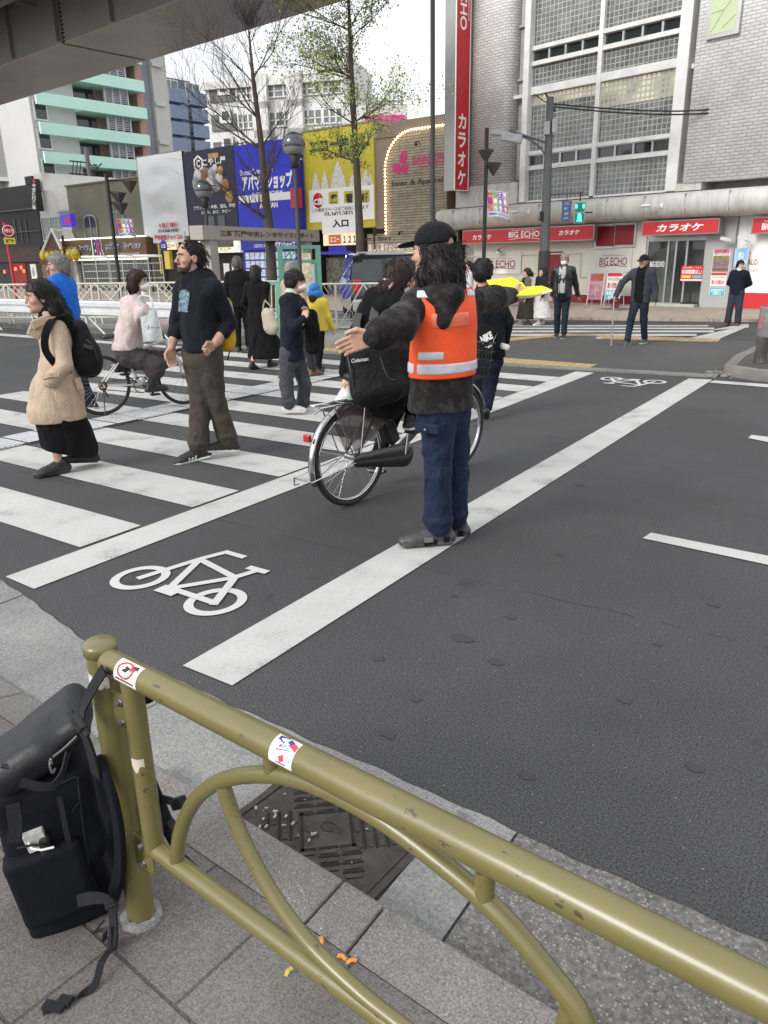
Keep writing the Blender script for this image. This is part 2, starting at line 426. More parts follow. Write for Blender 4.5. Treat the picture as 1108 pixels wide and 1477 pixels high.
def sobj(name,parts,mats,parent,paint=None,smooth_shade=True):
 """parts: [(verts, quads, material index)] joined in one mesh object"""
 V=[];Q=[];MI=[];k=0
 for v,q,mi in parts:
  if len(v)==0:continue
  V.append(v);Q.append(q+k);k+=len(v);MI.append(np.full(len(q),mi,int))
 if not V:return None
 V=np.concatenate(V);Q=np.concatenate(Q);MI=np.concatenate(MI)
 if paint is not None:
  c=V[Q].mean(1);MI=paint(c,MI)
 me=bpy.data.meshes.new(name);me.vertices.add(len(V));me.vertices.foreach_set('co',V.ravel())
 me.loops.add(Q.size);me.loops.foreach_set('vertex_index',Q.ravel());me.polygons.add(len(Q))
 me.polygons.foreach_set('loop_start',np.arange(len(Q))*4);me.polygons.foreach_set('loop_total',np.full(len(Q),4))
 me.polygons.foreach_set('material_index',MI);me.polygons.foreach_set('use_smooth',np.ones(len(Q),bool));me.update();me.validate()
 return link(name,me,mats,parent)
# ground materials
def speckle(name,base,fine=260,fvar=.45,patch=.7,pvar=.15,chips=.5,chipcol=(.32,.31,.29),chipscale=90,chipthr=.16,rough=.85,bump=.35,wear=None,stain=None,cracks=0.):
 m,t,b=newmat(name);l=t.links.new
 if isinstance(base,str):base=srgb(base)
 tcn=node(t,'ShaderNodeTexCoord');v=tcn.outputs['Object']
 n1=node(t,'ShaderNodeTexNoise',Scale=fine,Detail=3,Roughness=.7);l(v,n1.inputs['Vector'])
 r1=node(t,'ShaderNodeMapRange');r1.inputs[1].default_value=.3;r1.inputs[2].default_value=.7;r1.inputs[3].default_value=1-fvar;r1.inputs[4].default_value=1+fvar;l(n1.outputs['Fac'],r1.inputs[0])
 n2=node(t,'ShaderNodeTexNoise',Scale=patch,Detail=7,Roughness=.62);l(v,n2.inputs['Vector'])
 r2=node(t,'ShaderNodeMapRange');r2.inputs[1].default_value=.3;r2.inputs[2].default_value=.7;r2.inputs[3].default_value=1-pvar;r2.inputs[4].default_value=1+pvar;l(n2.outputs['Fac'],r2.inputs[0])
 mu=node(t,'ShaderNodeMath',operation='MULTIPLY');l(r1.outputs[0],mu.inputs[0]);l(r2.outputs[0],mu.inputs[1])
 mx=node(t,'ShaderNodeMix',data_type='RGBA',blend_type='MULTIPLY');mx.inputs[0].default_value=1;mx.inputs[6].default_value=(*base,1);l(mu.outputs[0],mx.inputs[7]);out=mx.outputs[2]
 if chips:
  vo=node(t,'ShaderNodeTexVoronoi',Scale=chipscale);l(v,vo.inputs['Vector'])
  sp=node(t,'ShaderNodeSeparateColor');l(vo.outputs['Color'],sp.inputs[0])
  lt=node(t,'ShaderNodeMath',operation='LESS_THAN');l(vo.outputs['Distance'],lt.inputs[0]);th=node(t,'ShaderNodeMath',operation='MULTIPLY');l(sp.outputs[0],th.inputs[0]);th.inputs[1].default_value=chipthr*2;l(th.outputs[0],lt.inputs[1])
  g=node(t,'ShaderNodeMath',operation='GREATER_THAN');l(sp.outputs[1],g.inputs[0]);g.inputs[1].default_value=1-chips
  a=node(t,'ShaderNodeMath',operation='MULTIPLY');l(lt.outputs[0],a.inputs[0]);l(g.outputs[0],a.inputs[1])
  c=node(t,'ShaderNodeMix',data_type='RGBA');l(a.outputs[0],c.inputs[0]);l(out,c.inputs[6]);c.inputs[7].default_value=(*chipcol,1);out=c.outputs[2]
 if wear is not None:
  wc,ws,wt=wear
  n3=node(t,'ShaderNodeTexNoise',Scale=ws,Detail=8,Roughness=.8);l(v,n3.inputs['Vector'])
  n4=node(t,'ShaderNodeTexNoise',Scale=ws*.03,Detail=6);l(v,n4.inputs['Vector'])
  ad=node(t,'ShaderNodeMath',operation='MULTIPLY_ADD');l(n4.outputs['Fac'],ad.inputs[0]);ad.inputs[1].default_value=.6;l(n3.outputs['Fac'],ad.inputs[2])
  r3=node(t,'ShaderNodeMapRange');r3.inputs[1].default_value=wt;r3.inputs[2].default_value=wt+.08;r3.inputs[3].default_value=0;r3.inputs[4].default_value=.85;l(ad.outputs[0],r3.inputs[0])
  c=node(t,'ShaderNodeMix',data_type='RGBA');l(r3.outputs[0],c.inputs[0]);l(out,c.inputs[6]);c.inputs[7].default_value=(*wc,1);out=c.outputs[2]
 if stain is not None:
  sc,ss,st,sa=stain
  n5=node(t,'ShaderNodeTexNoise',Scale=ss,Detail=4,Distortion=.4);l(v,n5.inputs['Vector'])
  r5=node(t,'ShaderNodeMapRange');r5.inputs[1].default_value=st;r5.inputs[2].default_value=st+.05;r5.inputs[3].default_value=0;r5.inputs[4].default_value=sa;l(n5.outputs['Fac'],r5.inputs[0])
  c=node(t,'ShaderNodeMix',data_type='RGBA');l(r5.outputs[0],c.inputs[0]);l(out,c.inputs[6]);c.inputs[7].default_value=(*sc,1);out=c.outputs[2]
 l(out,b.inputs['Base Color']);b.inputs['Roughness'].default_value=rough;b.inputs['Specular IOR Level'].default_value=.35
 n6=node(t,'ShaderNodeTexNoise',Scale=fine*.8,Detail=4);l(v,n6.inputs['Vector'])
 bp=node(t,'ShaderNodeBump',Strength=bump,Distance=.004);l(n6.outputs['Fac'],bp.inputs['Height']);l(bp.outputs[0],b.inputs['Normal'])
 MATS[name]=m;return m
ASPH=speckle('asphalt',(.053,.053,.0545),fine=135,fvar=.85,patch=.42,pvar=.26,chips=.022,chipcol=(.2,.195,.19),chipscale=95,stain=((.022,.022,.023),2.6,.665,.45))
ASPH2=speckle('asphalt_median',(.068,.067,.066),fine=160,fvar=.35,patch=.4,pvar=.2,chips=.05)
PAINT=speckle('road_paint',(.455,.455,.44),fine=110,fvar=.16,patch=1.6,pvar=.07,chips=0,wear=((.17,.17,.165),110,.862),rough=.7,bump=.2)
PAINT2=speckle('fresh_paint',(.50,.50,.49),fine=140,fvar=.05,patch=2,pvar=.05,chips=0,wear=((.2,.2,.2),70,1.02),rough=.65,bump=.15)
CONC=speckle('gutter_concrete',(.205,.205,.20),fine=120,fvar=.4,patch=1.3,pvar=.25,chips=.05,chipcol=(.34,.33,.32),chipscale=60,stain=((.10,.10,.10),5,.66,.6),bump=.4)
AGG=speckle('exposed_aggregate',(.125,.121,.114),fine=70,fvar=.5,patch=2,pvar=.25,chips=.55,chipcol=(.25,.235,.21),chipscale=105,chipthr=.24,stain=((.07,.07,.07),9,.66,.6),bump=.6)
KERB=speckle('granite_kerb',(.175,.168,.155),fine=170,fvar=.5,patch=2.2,pvar=.25,chips=.25,chipcol=(.36,.34,.31),chipscale=110,stain=((.10,.10,.09),4,.62,.5),bump=.5)
IRON=M('cast_iron',(.06,.052,.048),.55,.6,var=.3,scale=20,bump=.3,bscale=90,dirt=(.13,.11,.09),dscale=9,damt=.5)
SLOT_SHADE=M('slot_shade_black',(.008,.008,.008),.9)  # painted shade for the depth of the drain slots
YTILE=brickmat('yellow_tactile_tile',(.42,.28,.11),(.38,.26,.12),(.22,.16,.08),.15,.15,.012,0,.4,.8,axis='XY',var=.25)
FARPAVE=brickmat('tan_pavers',(.36,.29,.23),(.31,.26,.22),(.2,.17,.15),.4,.4,.012,.5,.2,.75,axis='XY',var=.18,noise=2.5,rot=.2)
def paver():
 m,t,b=newmat('sidewalk_pavers');l=t.links.new
 tcn=node(t,'ShaderNodeTexCoord');v=tcn.outputs['Object']
 mp=node(t,'ShaderNodeMapping');mp.inputs['Rotation'].default_value=(0,0,.075);mp.inputs['Location'].default_value=(.17,.07,0);l(v,mp.inputs[0])
 br=node(t,'ShaderNodeTexBrick',offset=.5,Scale=1.);l(mp.outputs[0],br.inputs['Vector'])
 br.inputs['Color1'].default_value=(.150,.138,.131,1);br.inputs['Color2'].default_value=(.128,.118,.113,1);br.inputs['Mortar'].default_value=(.078,.074,.066,1)
 br.inputs['Mortar Size'].default_value=.006;br.inputs['Brick Width'].default_value=.5;br.inputs['Row Height'].default_value=.25;br.inputs['Mortar Smooth'].default_value=.5
 n=node(t,'ShaderNodeTexNoise',Scale=190,Detail=3,Roughness=.7);l(v,n.inputs['Vector'])
 r=node(t,'ShaderNodeMapRange');r.inputs[1].default_value=.3;r.inputs[2].default_value=.7;r.inputs[3].default_value=.5;r.inputs[4].default_value=1.5;l(n.outputs['Fac'],r.inputs[0])
 n2=node(t,'ShaderNodeTexNoise',Scale=2.2,Detail=8,Roughness=.65);l(v,n2.inputs['Vector'])
 r2=node(t,'ShaderNodeMapRange');r2.inputs[1].default_value=.3;r2.inputs[2].default_value=.7;r2.inputs[3].default_value=.72;r2.inputs[4].default_value=1.22;l(n2.outputs['Fac'],r2.inputs[0])
 mu=node(t,'ShaderNodeMath',operation='MULTIPLY');l(r.outputs[0],mu.inputs[0]);l(r2.outputs[0],mu.inputs[1])
 mx=node(t,'ShaderNodeMix',data_type='RGBA',blend_type='MULTIPLY');mx.inputs[0].default_value=1;l(br.outputs['Color'],mx.inputs[6]);l(mu.outputs[0],mx.inputs[7])
 l(mx.outputs[2],b.inputs['Base Color']);b.inputs['Roughness'].default_value=.85;b.inputs['Specular IOR Level'].default_value=.3
 ad=node(t,'ShaderNodeMath',operation='MULTIPLY_ADD');l(br.outputs['Fac'],ad.inputs[0]);ad.inputs[1].default_value=-2.;l(n.outputs['Fac'],ad.inputs[2])
 bp=node(t,'ShaderNodeBump',Strength=.5,Distance=.004);l(ad.outputs[0],bp.inputs['Height']);l(bp.outputs[0],b.inputs['Normal'])
 MATS['pavers']=m;return m
PAVER=paver()
# ground, road, kerbs
def sheet(mb,pts,z,mi=0):
 a=[(p[0],p[1],z) for p in pts]
 if sum(a[i][0]*a[(i+1)%len(a)][1]-a[(i+1)%len(a)][0]*a[i][1] for i in range(len(a)))<0:a=a[::-1]
 return mb.add(a,[tuple(range(len(a)))],mi)
def gp(*pts,z=0.):return [G(x,y,z) for x,y in pts]
SW=.06
def yk(x):return 1.31-.068*(x+1.67)
structure('ground',sheet(MB(),[(-900,-500),(900,-500),(900,1200),(-900,1200)],0),ASPH)
b=MB();xs=[-40,40]
b.poly([(-40,-40,SW),(40,-40,SW),(40,yk(40)-.1715,SW),(-40,yk(-40)-.1715,SW)],.3)
structure('pavement',b,PAVER)
b=MB();x=-12.0;i=0
lens=[.9,1.0,.95,1.0,1.1,.9,1.0,.95,1.2,.85,.70,.145]
edges=[-12.5]
while edges[-1]<-1.9:edges.append(edges[-1]+.98)
edges[-1]=-1.86;edges+=[-1.01,-.87,.03,.93,1.83,2.7,3.6]
for x0,x1 in zip(edges[:-1],edges[1:]):
 z0=SW+.004 if x0>-2 else.022
 zz=(lambda x:SW+.004 if x>-2.4 else.02)
 p=[(x0+.003,yk(x0)-.172),(x1-.003,yk(x1)-.172),(x1-.003,yk(x1)),(x0+.003,yk(x0))]
 top=[(q[0],q[1],SW+.003 if q[1]<yk(q[0])-.1 else (SW+.003 if x0>-1.9 else.016)) for q in p]
 b.add(top+[(q[0],q[1],-.2) for q in p],[(0,1,2,3),(3,2,6,7),(0,3,7,4),(2,1,5,6)])
o=obj('kerb',b,KERB,bevel=.008);tag(o,kind='structure')
def gut_edge(x):
 base=np.interp(x,[-14,-3.93,-3.14,-2.85,-1.72,3.5],[2.6,1.99,1.84,1.79,1.77,1.62])
 return base+.004*math.sin(x*5.3+1)+.003*math.sin(x*13.7)+.003*math.sin(x*31+2)
b=MB()
for k,(x0,x1,mi) in enumerate([(-14,-8.4,0),(-8.395,-6.0,0),(-5.995,-3.61,0),(-3.60,-2.2,0),(-2.195,-1.486,0),(-.925,-.72,0),(-.712,3.5,1)]):
 X=list(np.linspace(x0,x1,max(6,int((x1-x0)*60))))
 sheet(b,[(x,yk(x)+.001) for x in X]+[(x,gut_edge(x)) for x in X[::-1]],.005,mi)
X=list(np.linspace(-1.486,-.925,20));sheet(b,[(x,yk(x)+.315) for x in X]+[(x,gut_edge(x)) for x in X[::-1]],.005,0)
structure('gutter',b,[CONC,AGG])
b=MB()
def band(p0,p1,w0,w1=None):pass
sheet(b,gp((263.9,961.5),(335.2,990.3),(1027.5,548.2),(993.6,546.3)),.006)
sheet(b,gp((8.2,833),(49.4,850.7),(857.2,538.2),(830.2,536.4)),.006)
TIPX={0:-9.2,1:-9.3,2:-9.6,3:-9.8,4:-10.4,5:-11,6:-11,7:-11.2,8:-11.4}
for k in range(9):
 y0,y1=2.52+.907*k,2.98+.907*k;xr=-3.955+.004*k;s=-.014;xl=TIPX[k]
 sheet(b,[(xl,y0+s*(xl-xr)),(xr,y0),(xr,y1),(xl,y1+s*(xl-xr))],.006)
structure('crosswalk_marking',b,PAINT)
b=MB();c=MB()
for k in range(26):
 y=2.3+k*.34
 if y>10.6:break
 a=lambda yy:-6.83+.02*(yy-3.7)
 sheet(c,[(a(y)-.50,y),(a(y)-.03,y),(a(y+.32)-.03,y+.32),(a(y+.32)-.50,y+.32)],.010,k%2)
for off in (-.52,0):
 sheet(b,[(-6.86+off,1.9),(-6.83+off,1.9),(-6.65+off,10.7),(-6.68+off,10.7)],.009)
structure('guide_strip_seam_marking',b,M('seam_black',(.02,.02,.02),.9))
GST=brickmat('guide_strip',(.17,.175,.19),(.22,.225,.24),(.5,.5,.5),.05,.05,.012,0,.4,.8,axis='XY',var=.2)
structure('guide_strip_marking',c,[GST,brickmat('guide_strip_white',(.62,.62,.62),(.52,.53,.55),(.35,.35,.36),.05,.05,.01,0,.4,.8,axis='XY',var=.2)])
def bike_symbol(org,sg,name):
 b=MB();step=[0]
 def P(u,v):return (org[0]+sg*u,org[1]+sg*v)
 def zz():step[0]+=1;return.006+.0003*step[0]
 def line(a,c2,w):
  a,c2=np.array(a,float),np.array(c2,float);d=(c2-a)/np.linalg.norm(c2-a);n=np.array([-d[1],d[0]])*w/2
  sheet(b,[P(*(a+n)),P(*(a-n)),P(*(c2-n)),P(*(c2+n))],zz())
 def ring(c0,r0,r1):
  z=zz();n=40
  for i in range(n):
   t0,t1=2*math.pi*i/n,2*math.pi*(i+1)/n
   sheet(b,[P(c0[0]+r*math.cos(t)*.93,c0[1]+r*math.sin(t)*1.03) for r,t in ((r0,t0),(r1,t0),(r1,t1),(r0,t1))],z)
 ring((-.29,0),.112,.162);ring((.29,0),.112,.162)
 w=.045
 line((-.29,-.02),(-.205,.38),w);line((-.21,.36),(-.15,.535),w);line((-.17,.52),(-.0,.515),w);line((-.22,.36),(.165,.27),w);line((-.20,.35),(-.04,-.01),w)
 line((-.03,-.01),(.16,.27),w);line((.155,.26),(.20,.42),w);line((.12,.415),(.265,.415),.05);line((.155,.28),(.315,-.04),w);line((-.02,-.015),(.315,-.02),w);line((-.085,-.04),(.05,-.04),.085)
 return structure(name,b,PAINT2)
bike_symbol((-2.97,2.41),1,'bicycle_symbol_marking');bike_symbol((-2.95,10.42),-1,'far_bicycle_symbol_marking')
b=MB()
sheet(b,gp((939,769.5),(927,777.5),(1108,816),(1200,838),(1210,826),(1108,803)),.006)
sheet(b,gp((1084,628),(1079,632.5),(1108,638.5),(1200,652),(1200,645),(1108,631)),.006)
sheet(b,gp((1031,549.5),(1022,552.5),(1108,559.5),(1300,580),(1300,573),(1108,555)),.0075)
sheet(b,gp((-300,458),(-300,462),(0,484.5),(250,503),(330,508),(330,505),(250,499.5),(0,481)),.006)
structure('lane_line_marking',b,PAINT)
b=MB();gg=random.Random(21)
for x0,x1,yy,am in ((-1.8,9,6.15,.02),(-6,8,3.35,.015)):
 xs=np.linspace(x0,x1,int((x1-x0)*9));ph=gg.uniform(0,6);pts=[(x,yy+am*math.sin(x*1.3+ph)+gg.gauss(0,am*.25)) for x in xs]
 for (xa,ya),(xc,yc) in zip(pts[:-1],pts[1:]):
  w=gg.choice((0,.003,.004,.006));
  if w:sheet(b,[(xa,ya-w/2),(xc,yc-w/2),(xc,yc+w/2),(xa,ya+w/2)],.003)
for px,py,rr_ in ((668,921,.05),(545,950,.03),(737,891,.03),(716,956,.035),(690,757,.03),(1030,873,.03),(835,700,.04),(900,1010,.03),(1003,1108,.035),(560,1060,.03),(760,1120,.025),(655,860,.02),(810,800,.03),(950,930,.022),(180,605,.03),(600,1010,.02)):
 c=G(px,py);n=14;sheet(b,[(c[0]+rr_*(1+gg.uniform(-.35,.3))*math.cos(2*math.pi*i/n),c[1]+.8*rr_*(1+gg.uniform(-.35,.3))*math.sin(2*math.pi*i/n)) for i in range(n)],.0035)
structure('road_crack_marking',b,M('crack_black',(.039,.039,.04),.9))
b=MB();pts=[(-15,10.95),(-7.5,10.98),(-5.09,10.93),(-3.5,11.03),(-2.03,11.15)]
for (x0,y0),(x1,y1) in zip(pts[:-1],pts[1:]):
 n=max(1,int((x1-x0)/.9))
 for i in range(n):
  a,c=i/n,(i+1)/n;xa,xc=x0+(x1-x0)*a+.006,x0+(x1-x0)*c-.006;ya,yc=y0+(y1-y0)*a,y0+(y1-y0)*c
  b.poly([(xa,ya,.02),(xc,yc,.02),(xc,yc+.24,.02),(xa,ya+.24,.02)],.1)
structure('kerb_strip',b,KERB)
b=MB();sheet(b,[(-10.5,11.23),(-7.45,11.25),(-5.1,11.19),(-3.86,11.28),(-3.87,11.68),(-5.4,11.78),(-7.5,11.75),(-10.5,11.7)],.012)
sheet(b,gp((722,493.5),(730,487.5),(830,482),(1040,489.5),(1035,493.5),(880,490),(855,484.5),(800,486.5)),.010)
structure('tactile_tile_marking',b,YTILE)
b=MB();sheet(b,[(-60,11.24),(-9.9,11.24),(-5,11.19),(-2.03,11.39),(40,11.3),(40,16.2),(-3,16.1),(-60,15.8)],.004);structure('median_pavement',b,ASPH2)
b=MB()
for ya,yb,xl,xr in ((469.5,471.2,690,1022),(473,475.2,690,1030),(477.2,479.8,690,1030),(482,485,690,1005),(487,489.2,860,985)):
 sheet(b,gp((xl,ya-.002*xl+1.4),(xl,yb-.002*xl+1.4),(xr,yb),(xr,ya)),.007)
sheet(b,gp((1020,477.5),(1080,473),(1080,468),(1072,468)),.011);sheet(b,gp((975,492.5),(1028,493.5),(1078,472),(1066,472)),.009)
structure('far_crosswalk_marking',b,PAINT)
b=MB();b.poly([(-60,21.8,.07),(-16,20.6,.07),(-9.4,18.75,.07),(-6.67,19.78,.07),(-2.75,20.65,.07),(30,22,.07),(30,60,.07),(-60,60,.07)],.2)
structure('far_pavement',b,FARPAVE)
b=MB();q=gp((862,449),(890,447),(920,449),(893,452));b.poly([(p[0],p[1],.076) for p in q][::-1],.02)
q=gp((788,449.5),(830,445.5),(868,445),(880,449.5))
structure('pavement_hatch',b,M('hatch_steel',(.10,.09,.08),.6))
def slab(name,outl,z,mat,topm,kw=.16):
 b=MB();n=len(outl);A=np.array(outl,float);c=A.mean(0)
 ins=[]
 for i in range(n):
  d0=A[i]-A[i-1];d1=A[(i+1)%n]-A[i];nn=np.array([-(d0[1]/np.linalg.norm(d0)+d1[1]/np.linalg.norm(d1)),d0[0]/np.linalg.norm(d0)+d1[0]/np.linalg.norm(d1)]);nn/=np.linalg.norm(nn)
  ins.append(A[i]+nn*kw)
 vs=[(p[0],p[1],0) for p in A]+[(p[0],p[1],z) for p in A]+[(p[0],p[1],z) for p in ins]
 b.add(vs,[(i,(i+1)%n,n+(i+1)%n,n+i) for i in range(n)]+[(n+i,n+(i+1)%n,2*n+(i+1)%n,2*n+i) for i in range(n)],0)
 b.add([(p[0],p[1],z-.004) for p in ins],[tuple(range(n))],1)
 return structure(name,b,[mat,topm])
ar=[(-9.15+.75*math.cos(t)-.0,12.45+.75*math.sin(t)) for t in np.linspace(-1.5,1.4,9)]
slab('raised_median_pavement',[(-60,11.55),(-12,11.7)]+ar+[(-9.2,16),(-12,18.7),(-60,18.4)],.13,KERB,CONC)
slab('traffic_island',[(-2.0,11.45),(-1.55,11.12),(6,10.9),(6,15.5),(-1.95,15.4),(-2.08,12.6)],.14,KERB,ASPH2)
b=MB();rr=random.Random(3)
for i in range(26):
 x=-2.25+rr.random()*.45;y=11.15+rr.random()*.55;s=.02+.05*rr.random();b.ell((x,y,s*.3),(s,s*.8,s*.5),n=6)
tag(obj('rubble',b,KERB),kind='stuff')
# drain cover in the gutter
dr=thing('drain_cover','square cast iron drain grating with a swirl emblem in the gutter','drain cover',loc=(-1.205,yk(-1.205)+.158,.004),rot=-.07)
b=MB();b.box(-.278,.278,-.152,.152,-.05,0)
for x0,x1,y0,y1 in ((-.278,.278,.14,.152),(-.278,.278,-.152,-.142),(-.278,-.255,-.142,.14),(.255,.278,-.142,.14)):b.box(x0,x1,y0,y1,0,.006)
obj('frame',b,IRON,dr,bevel=.002)
b=MB();b.box(-.25,.25,-.137,.137,-.04,.0035);obj('grating',b,IRON,dr,bevel=.002)
sl_,pad=MB(),MB();Rz=rotz(R_(45));
def rb(mb,u,v,l,w,ang,z,h):
 p=rotz(R_(45))@np.array([u,v,0]);
 if abs(p[0])+l*.36>.252 or abs(p[1])+l*.36>.142:return
 mb.cbox((p[0],p[1],z),(l,w,h),rotz(R_(45)+ang))
for side in (1,-1):
 for k in range(4):
  d=.075+k*.034
  for j,uu in enumerate((-.066,0,.066)):
   rb(sl_,side*d,uu,.062,.009,math.pi/2,.0036,.002);rb(sl_,uu,side*d,.062,.009,0,.0036,.002)
   rb(pad,side*(d+.017),uu,.05,.015,math.pi/2,.005,.004);rb(pad,uu,side*(d+.017),.05,.015,0,.005,.004)
obj('slot_shade',sl_,SLOT_SHADE,dr);obj('tread_pads',pad,IRON,dr,bevel=.0015)  # no holes cut: black bars on the plate paint the slots' inner shade
b=MB();b.tube([(.04*math.cos(t)*(1-.10*t),.028*math.sin(t)*(1-.10*t)+.008,.005) for t in np.linspace(0,7.5,36)],.0022,6);b.tube([(-.02+.05*t-.01,-.035+.008*math.sin(6*t),.005) for t in np.linspace(-.6,.6,12)],.0022,6)
obj('emblem',b,IRON,dr)
# olive pipe railing in the foreground
OLIVE=None
def olive():
 m,t,b=newmat('olive_gloss_paint');l=t.links.new
 tcn=node(t,'ShaderNodeTexCoord');v=tcn.outputs['Object']
 n=node(t,'ShaderNodeTexNoise',Scale=7,Detail=6);l(v,n.inputs['Vector'])
 c=node(t,'ShaderNodeMix',data_type='RGBA');l(n.outputs['Fac'],c.inputs[0]);c.inputs[6].default_value=(.122,.104,.032,1);c.inputs[7].default_value=(.168,.145,.052,1)
 mp=node(t,'ShaderNodeMapping');mp.inputs['Scale'].default_value=(30,90,60);mp.inputs['Rotation'].default_value=(.5,.3,.8);l(v,mp.inputs[0])
 n2=node(t,'ShaderNodeTexNoise',Scale=1,Detail=3,Roughness=.6);l(mp.outputs[0],n2.inputs['Vector'])
 n3=node(t,'ShaderNodeTexNoise',Scale=5,Detail=2);l(v,n3.inputs['Vector'])
 ad=node(t,'ShaderNodeMath',operation='MULTIPLY_ADD');l(n3.outputs['Fac'],ad.inputs[0]);ad.inputs[1].default_value=.5;l(n2.outputs['Fac'],ad.inputs[2])
 r=node(t,'ShaderNodeMapRange');r.inputs[1].default_value=.955;r.inputs[2].default_value=.975;l(ad.outputs[0],r.inputs[0])
 c2=node(t,'ShaderNodeMix',data_type='RGBA');l(r.outputs[0],c2.inputs[0]);l(c.outputs[2],c2.inputs[6]);c2.inputs[7].default_value=(.07,.05,.03,1)
 n5=node(t,'ShaderNodeTexNoise',Scale=16,Detail=9,Roughness=.75);l(v,n5.inputs['Vector'])
 r5=node(t,'ShaderNodeMapRange');r5.inputs[1].default_value=.56;r5.inputs[2].default_value=.72;r5.inputs[4].default_value=.42;l(n5.outputs['Fac'],r5.inputs[0])
 c3=node(t,'ShaderNodeMix',data_type='RGBA');l(r5.outputs[0],c3.inputs[0]);l(c2.outputs[2],c3.inputs[6]);c3.inputs[7].default_value=(.13,.11,.055,1)
 l(c3.outputs[2],b.inputs['Base Color'])
 b.inputs['Roughness'].default_value=.38;b.inputs['Coat Weight'].default_value=.35;b.inputs['Coat Roughness'].default_value=.18
 n4=node(t,'ShaderNodeTexNoise',Scale=55,Detail=4);l(v,n4.inputs['Vector'])
 bp=node(t,'ShaderNodeBump',Strength=.12,Distance=.004);l(n4.outputs['Fac'],bp.inputs['Height']);l(bp.outputs[0],b.inputs['Normal'])
 return m
OLIVE=olive()
RF=Frame(G(205,1322,SW),-.078)
rl=thing('railing','olive pipe railing with curved hoops along the kerb in the foreground','railing',RF)
def rp(px,py,off=0.):return RF.p(px,py,off)
topz=rp(131,925)[2]
b=MB();px0=0.0
b.lathe([(.0335,0),(.0335,topz-.012)],(0,0,0),24);obj('post',b,OLIVE,rl)
b=MB();b.lathe([(.0335,topz-.016),(.0385,topz-.014),(.0385,topz+.004),(.036,topz+.011),(.02,topz+.016),(0,topz+.017)],(0,0,0),28);obj('post_cap',b,OLIVE,rl)
b=MB();b.lathe([(.055,0),(.052,.012),(.036,.014)],(0,0,0),8);obj('footing',b,CONC,rl)
OFF=-.006
tz0=rp(165,958,OFF);tz1=rp(1085,1425,OFF);zt=(tz0[2]+tz1[2])/2
x0=rp(158,950,OFF)[0]
print('RAIL',topz,tz0,tz1,rp(217,1232,OFF),rp(500,1425,OFF))
RT=.0285
b=MB();b.tube([(x0-.012,OFF,tz0[2]),(x0-.004,OFF,tz0[2])]+[(x,OFF,tz0[2]+(tz1[2]-tz0[2])*(x-x0)/(tz1[0]-x0)) for x in np.linspace(x0,2.2,24)],[RT-.008,RT]+[RT]*24,28);obj('top_pipe',b,OLIVE,rl)
lb=rp(219,1228,OFF)
zb=(lb[2]+rp(500,1418,OFF)[2])/2
xv=rp(206,1100,OFF)[0]
b=MB();b.tube([(xv,OFF,zb),(xv,OFF,tz0[2])],.0235,20);obj('upright_pipe',b,OLIVE,rl)
b=MB();b.tube([(xv-.0,OFF,zb)]+[(x,OFF,zb) for x in np.linspace(xv+.02,2.2,12)],.0215,20);obj('bottom_pipe',b,OLIVE,rl)
def smooth_path(P,n=8):
 P=[np.array(p,float) for p in P];P=[2*P[0]-P[1]]+P+[2*P[-1]-P[-2]];out=[]
 for i in range(1,len(P)-2):
  for t in np.linspace(0,1,n,endpoint=False):
   a,b2,c,d=P[i-1],P[i],P[i+1],P[i+2]
   out.append(.5*((2*b2)+(-a+c)*t+(2*a-5*b2+4*c-d)*t*t+(-a+3*b2-3*c+d)*t**3))
 out.append(P[-2]);return out
arch=smooth_path([rp(*p,OFF) for p in ((254,1248),(262,1195),(285,1150),(325,1124),(385,1117),(450,1130),(540,1175),(640,1248),(720,1318),(790,1400),(840,1470))]+[np.array([rp(840,1470,OFF)[0]+dx,OFF,rp(840,1470,OFF)[2]*(1-f_)+zb*f_]) for dx,f_ in ((.035,.35),(.05,.7),(.052,1.))])
b=MB();b.tube(arch,.0165,16);obj('hoop',b,OLIVE,rl)
arc2=smooth_path([rp(*p,OFF) for p in ((322,1133),(338,1180),(365,1240),(400,1300),(450,1365),(520,1432),(580,1480))]+[np.array([rp(580,1480,OFF)[0]+.10,OFF,zb+.004])])
b=MB();b.tube(arc2,.0155,16);obj('hoop',b,OLIVE,rl)
a3_=rp(826,1452,OFF);arc3=smooth_path([a3_,a3_+[-.02,0,-.10],[a3_[0]-.08,OFF,a3_[2]*.4+zb*.6],[a3_[0]-.2,OFF,zb+.005]]);b=MB();b.tube(arc3,.0165,14);obj('hoop',b,OLIVE,rl)
for p,q in (((391,1090),(393,1112)),((700,1255),(702,1300))):
 a,c=rp(*p,OFF),rp(*q,OFF);b=MB();b.cyl((a[0],OFF,a[2]+.02),(a[0],OFF,c[2]-.004),.0155,14);obj('spacer_stub',b,OLIVE,rl)
for py in (1000,1178):
 z=rp(160,py+12)[2];b=MB();b.box(.028,xv-.012,OFF-.004,OFF+.003,z-.045,z+.045)
 obj('bracket',b,OLIVE,rl,bevel=.002)
 for dz in (-.026,.026):
  c=MB();c.lathe([(.011,0),(.011,-.003),(.008,-.004),(.008,-.011),(0,-.012)],((.03+xv-.012)/2,OFF-.004,z+dz),6,axis='Y',smooth=False);obj('bolt',c,M('galvanised_bolt',(.32,.31,.28),.4,.9),rl)
WHITEST=M('sticker_white',(.74,.72,.70),.5,var=.04);BLK=M('ink_black',(.015,.015,.015),.6);REDI=M('ink_red',(.55,.03,.04),.5)
def on_pipe(u,a,r=RT+.0006):z=tz0[2]+(tz1[2]-tz0[2])*(u-x0)/(tz1[0]-x0);return (u,OFF-r*math.sin(a),z+r*math.cos(a))
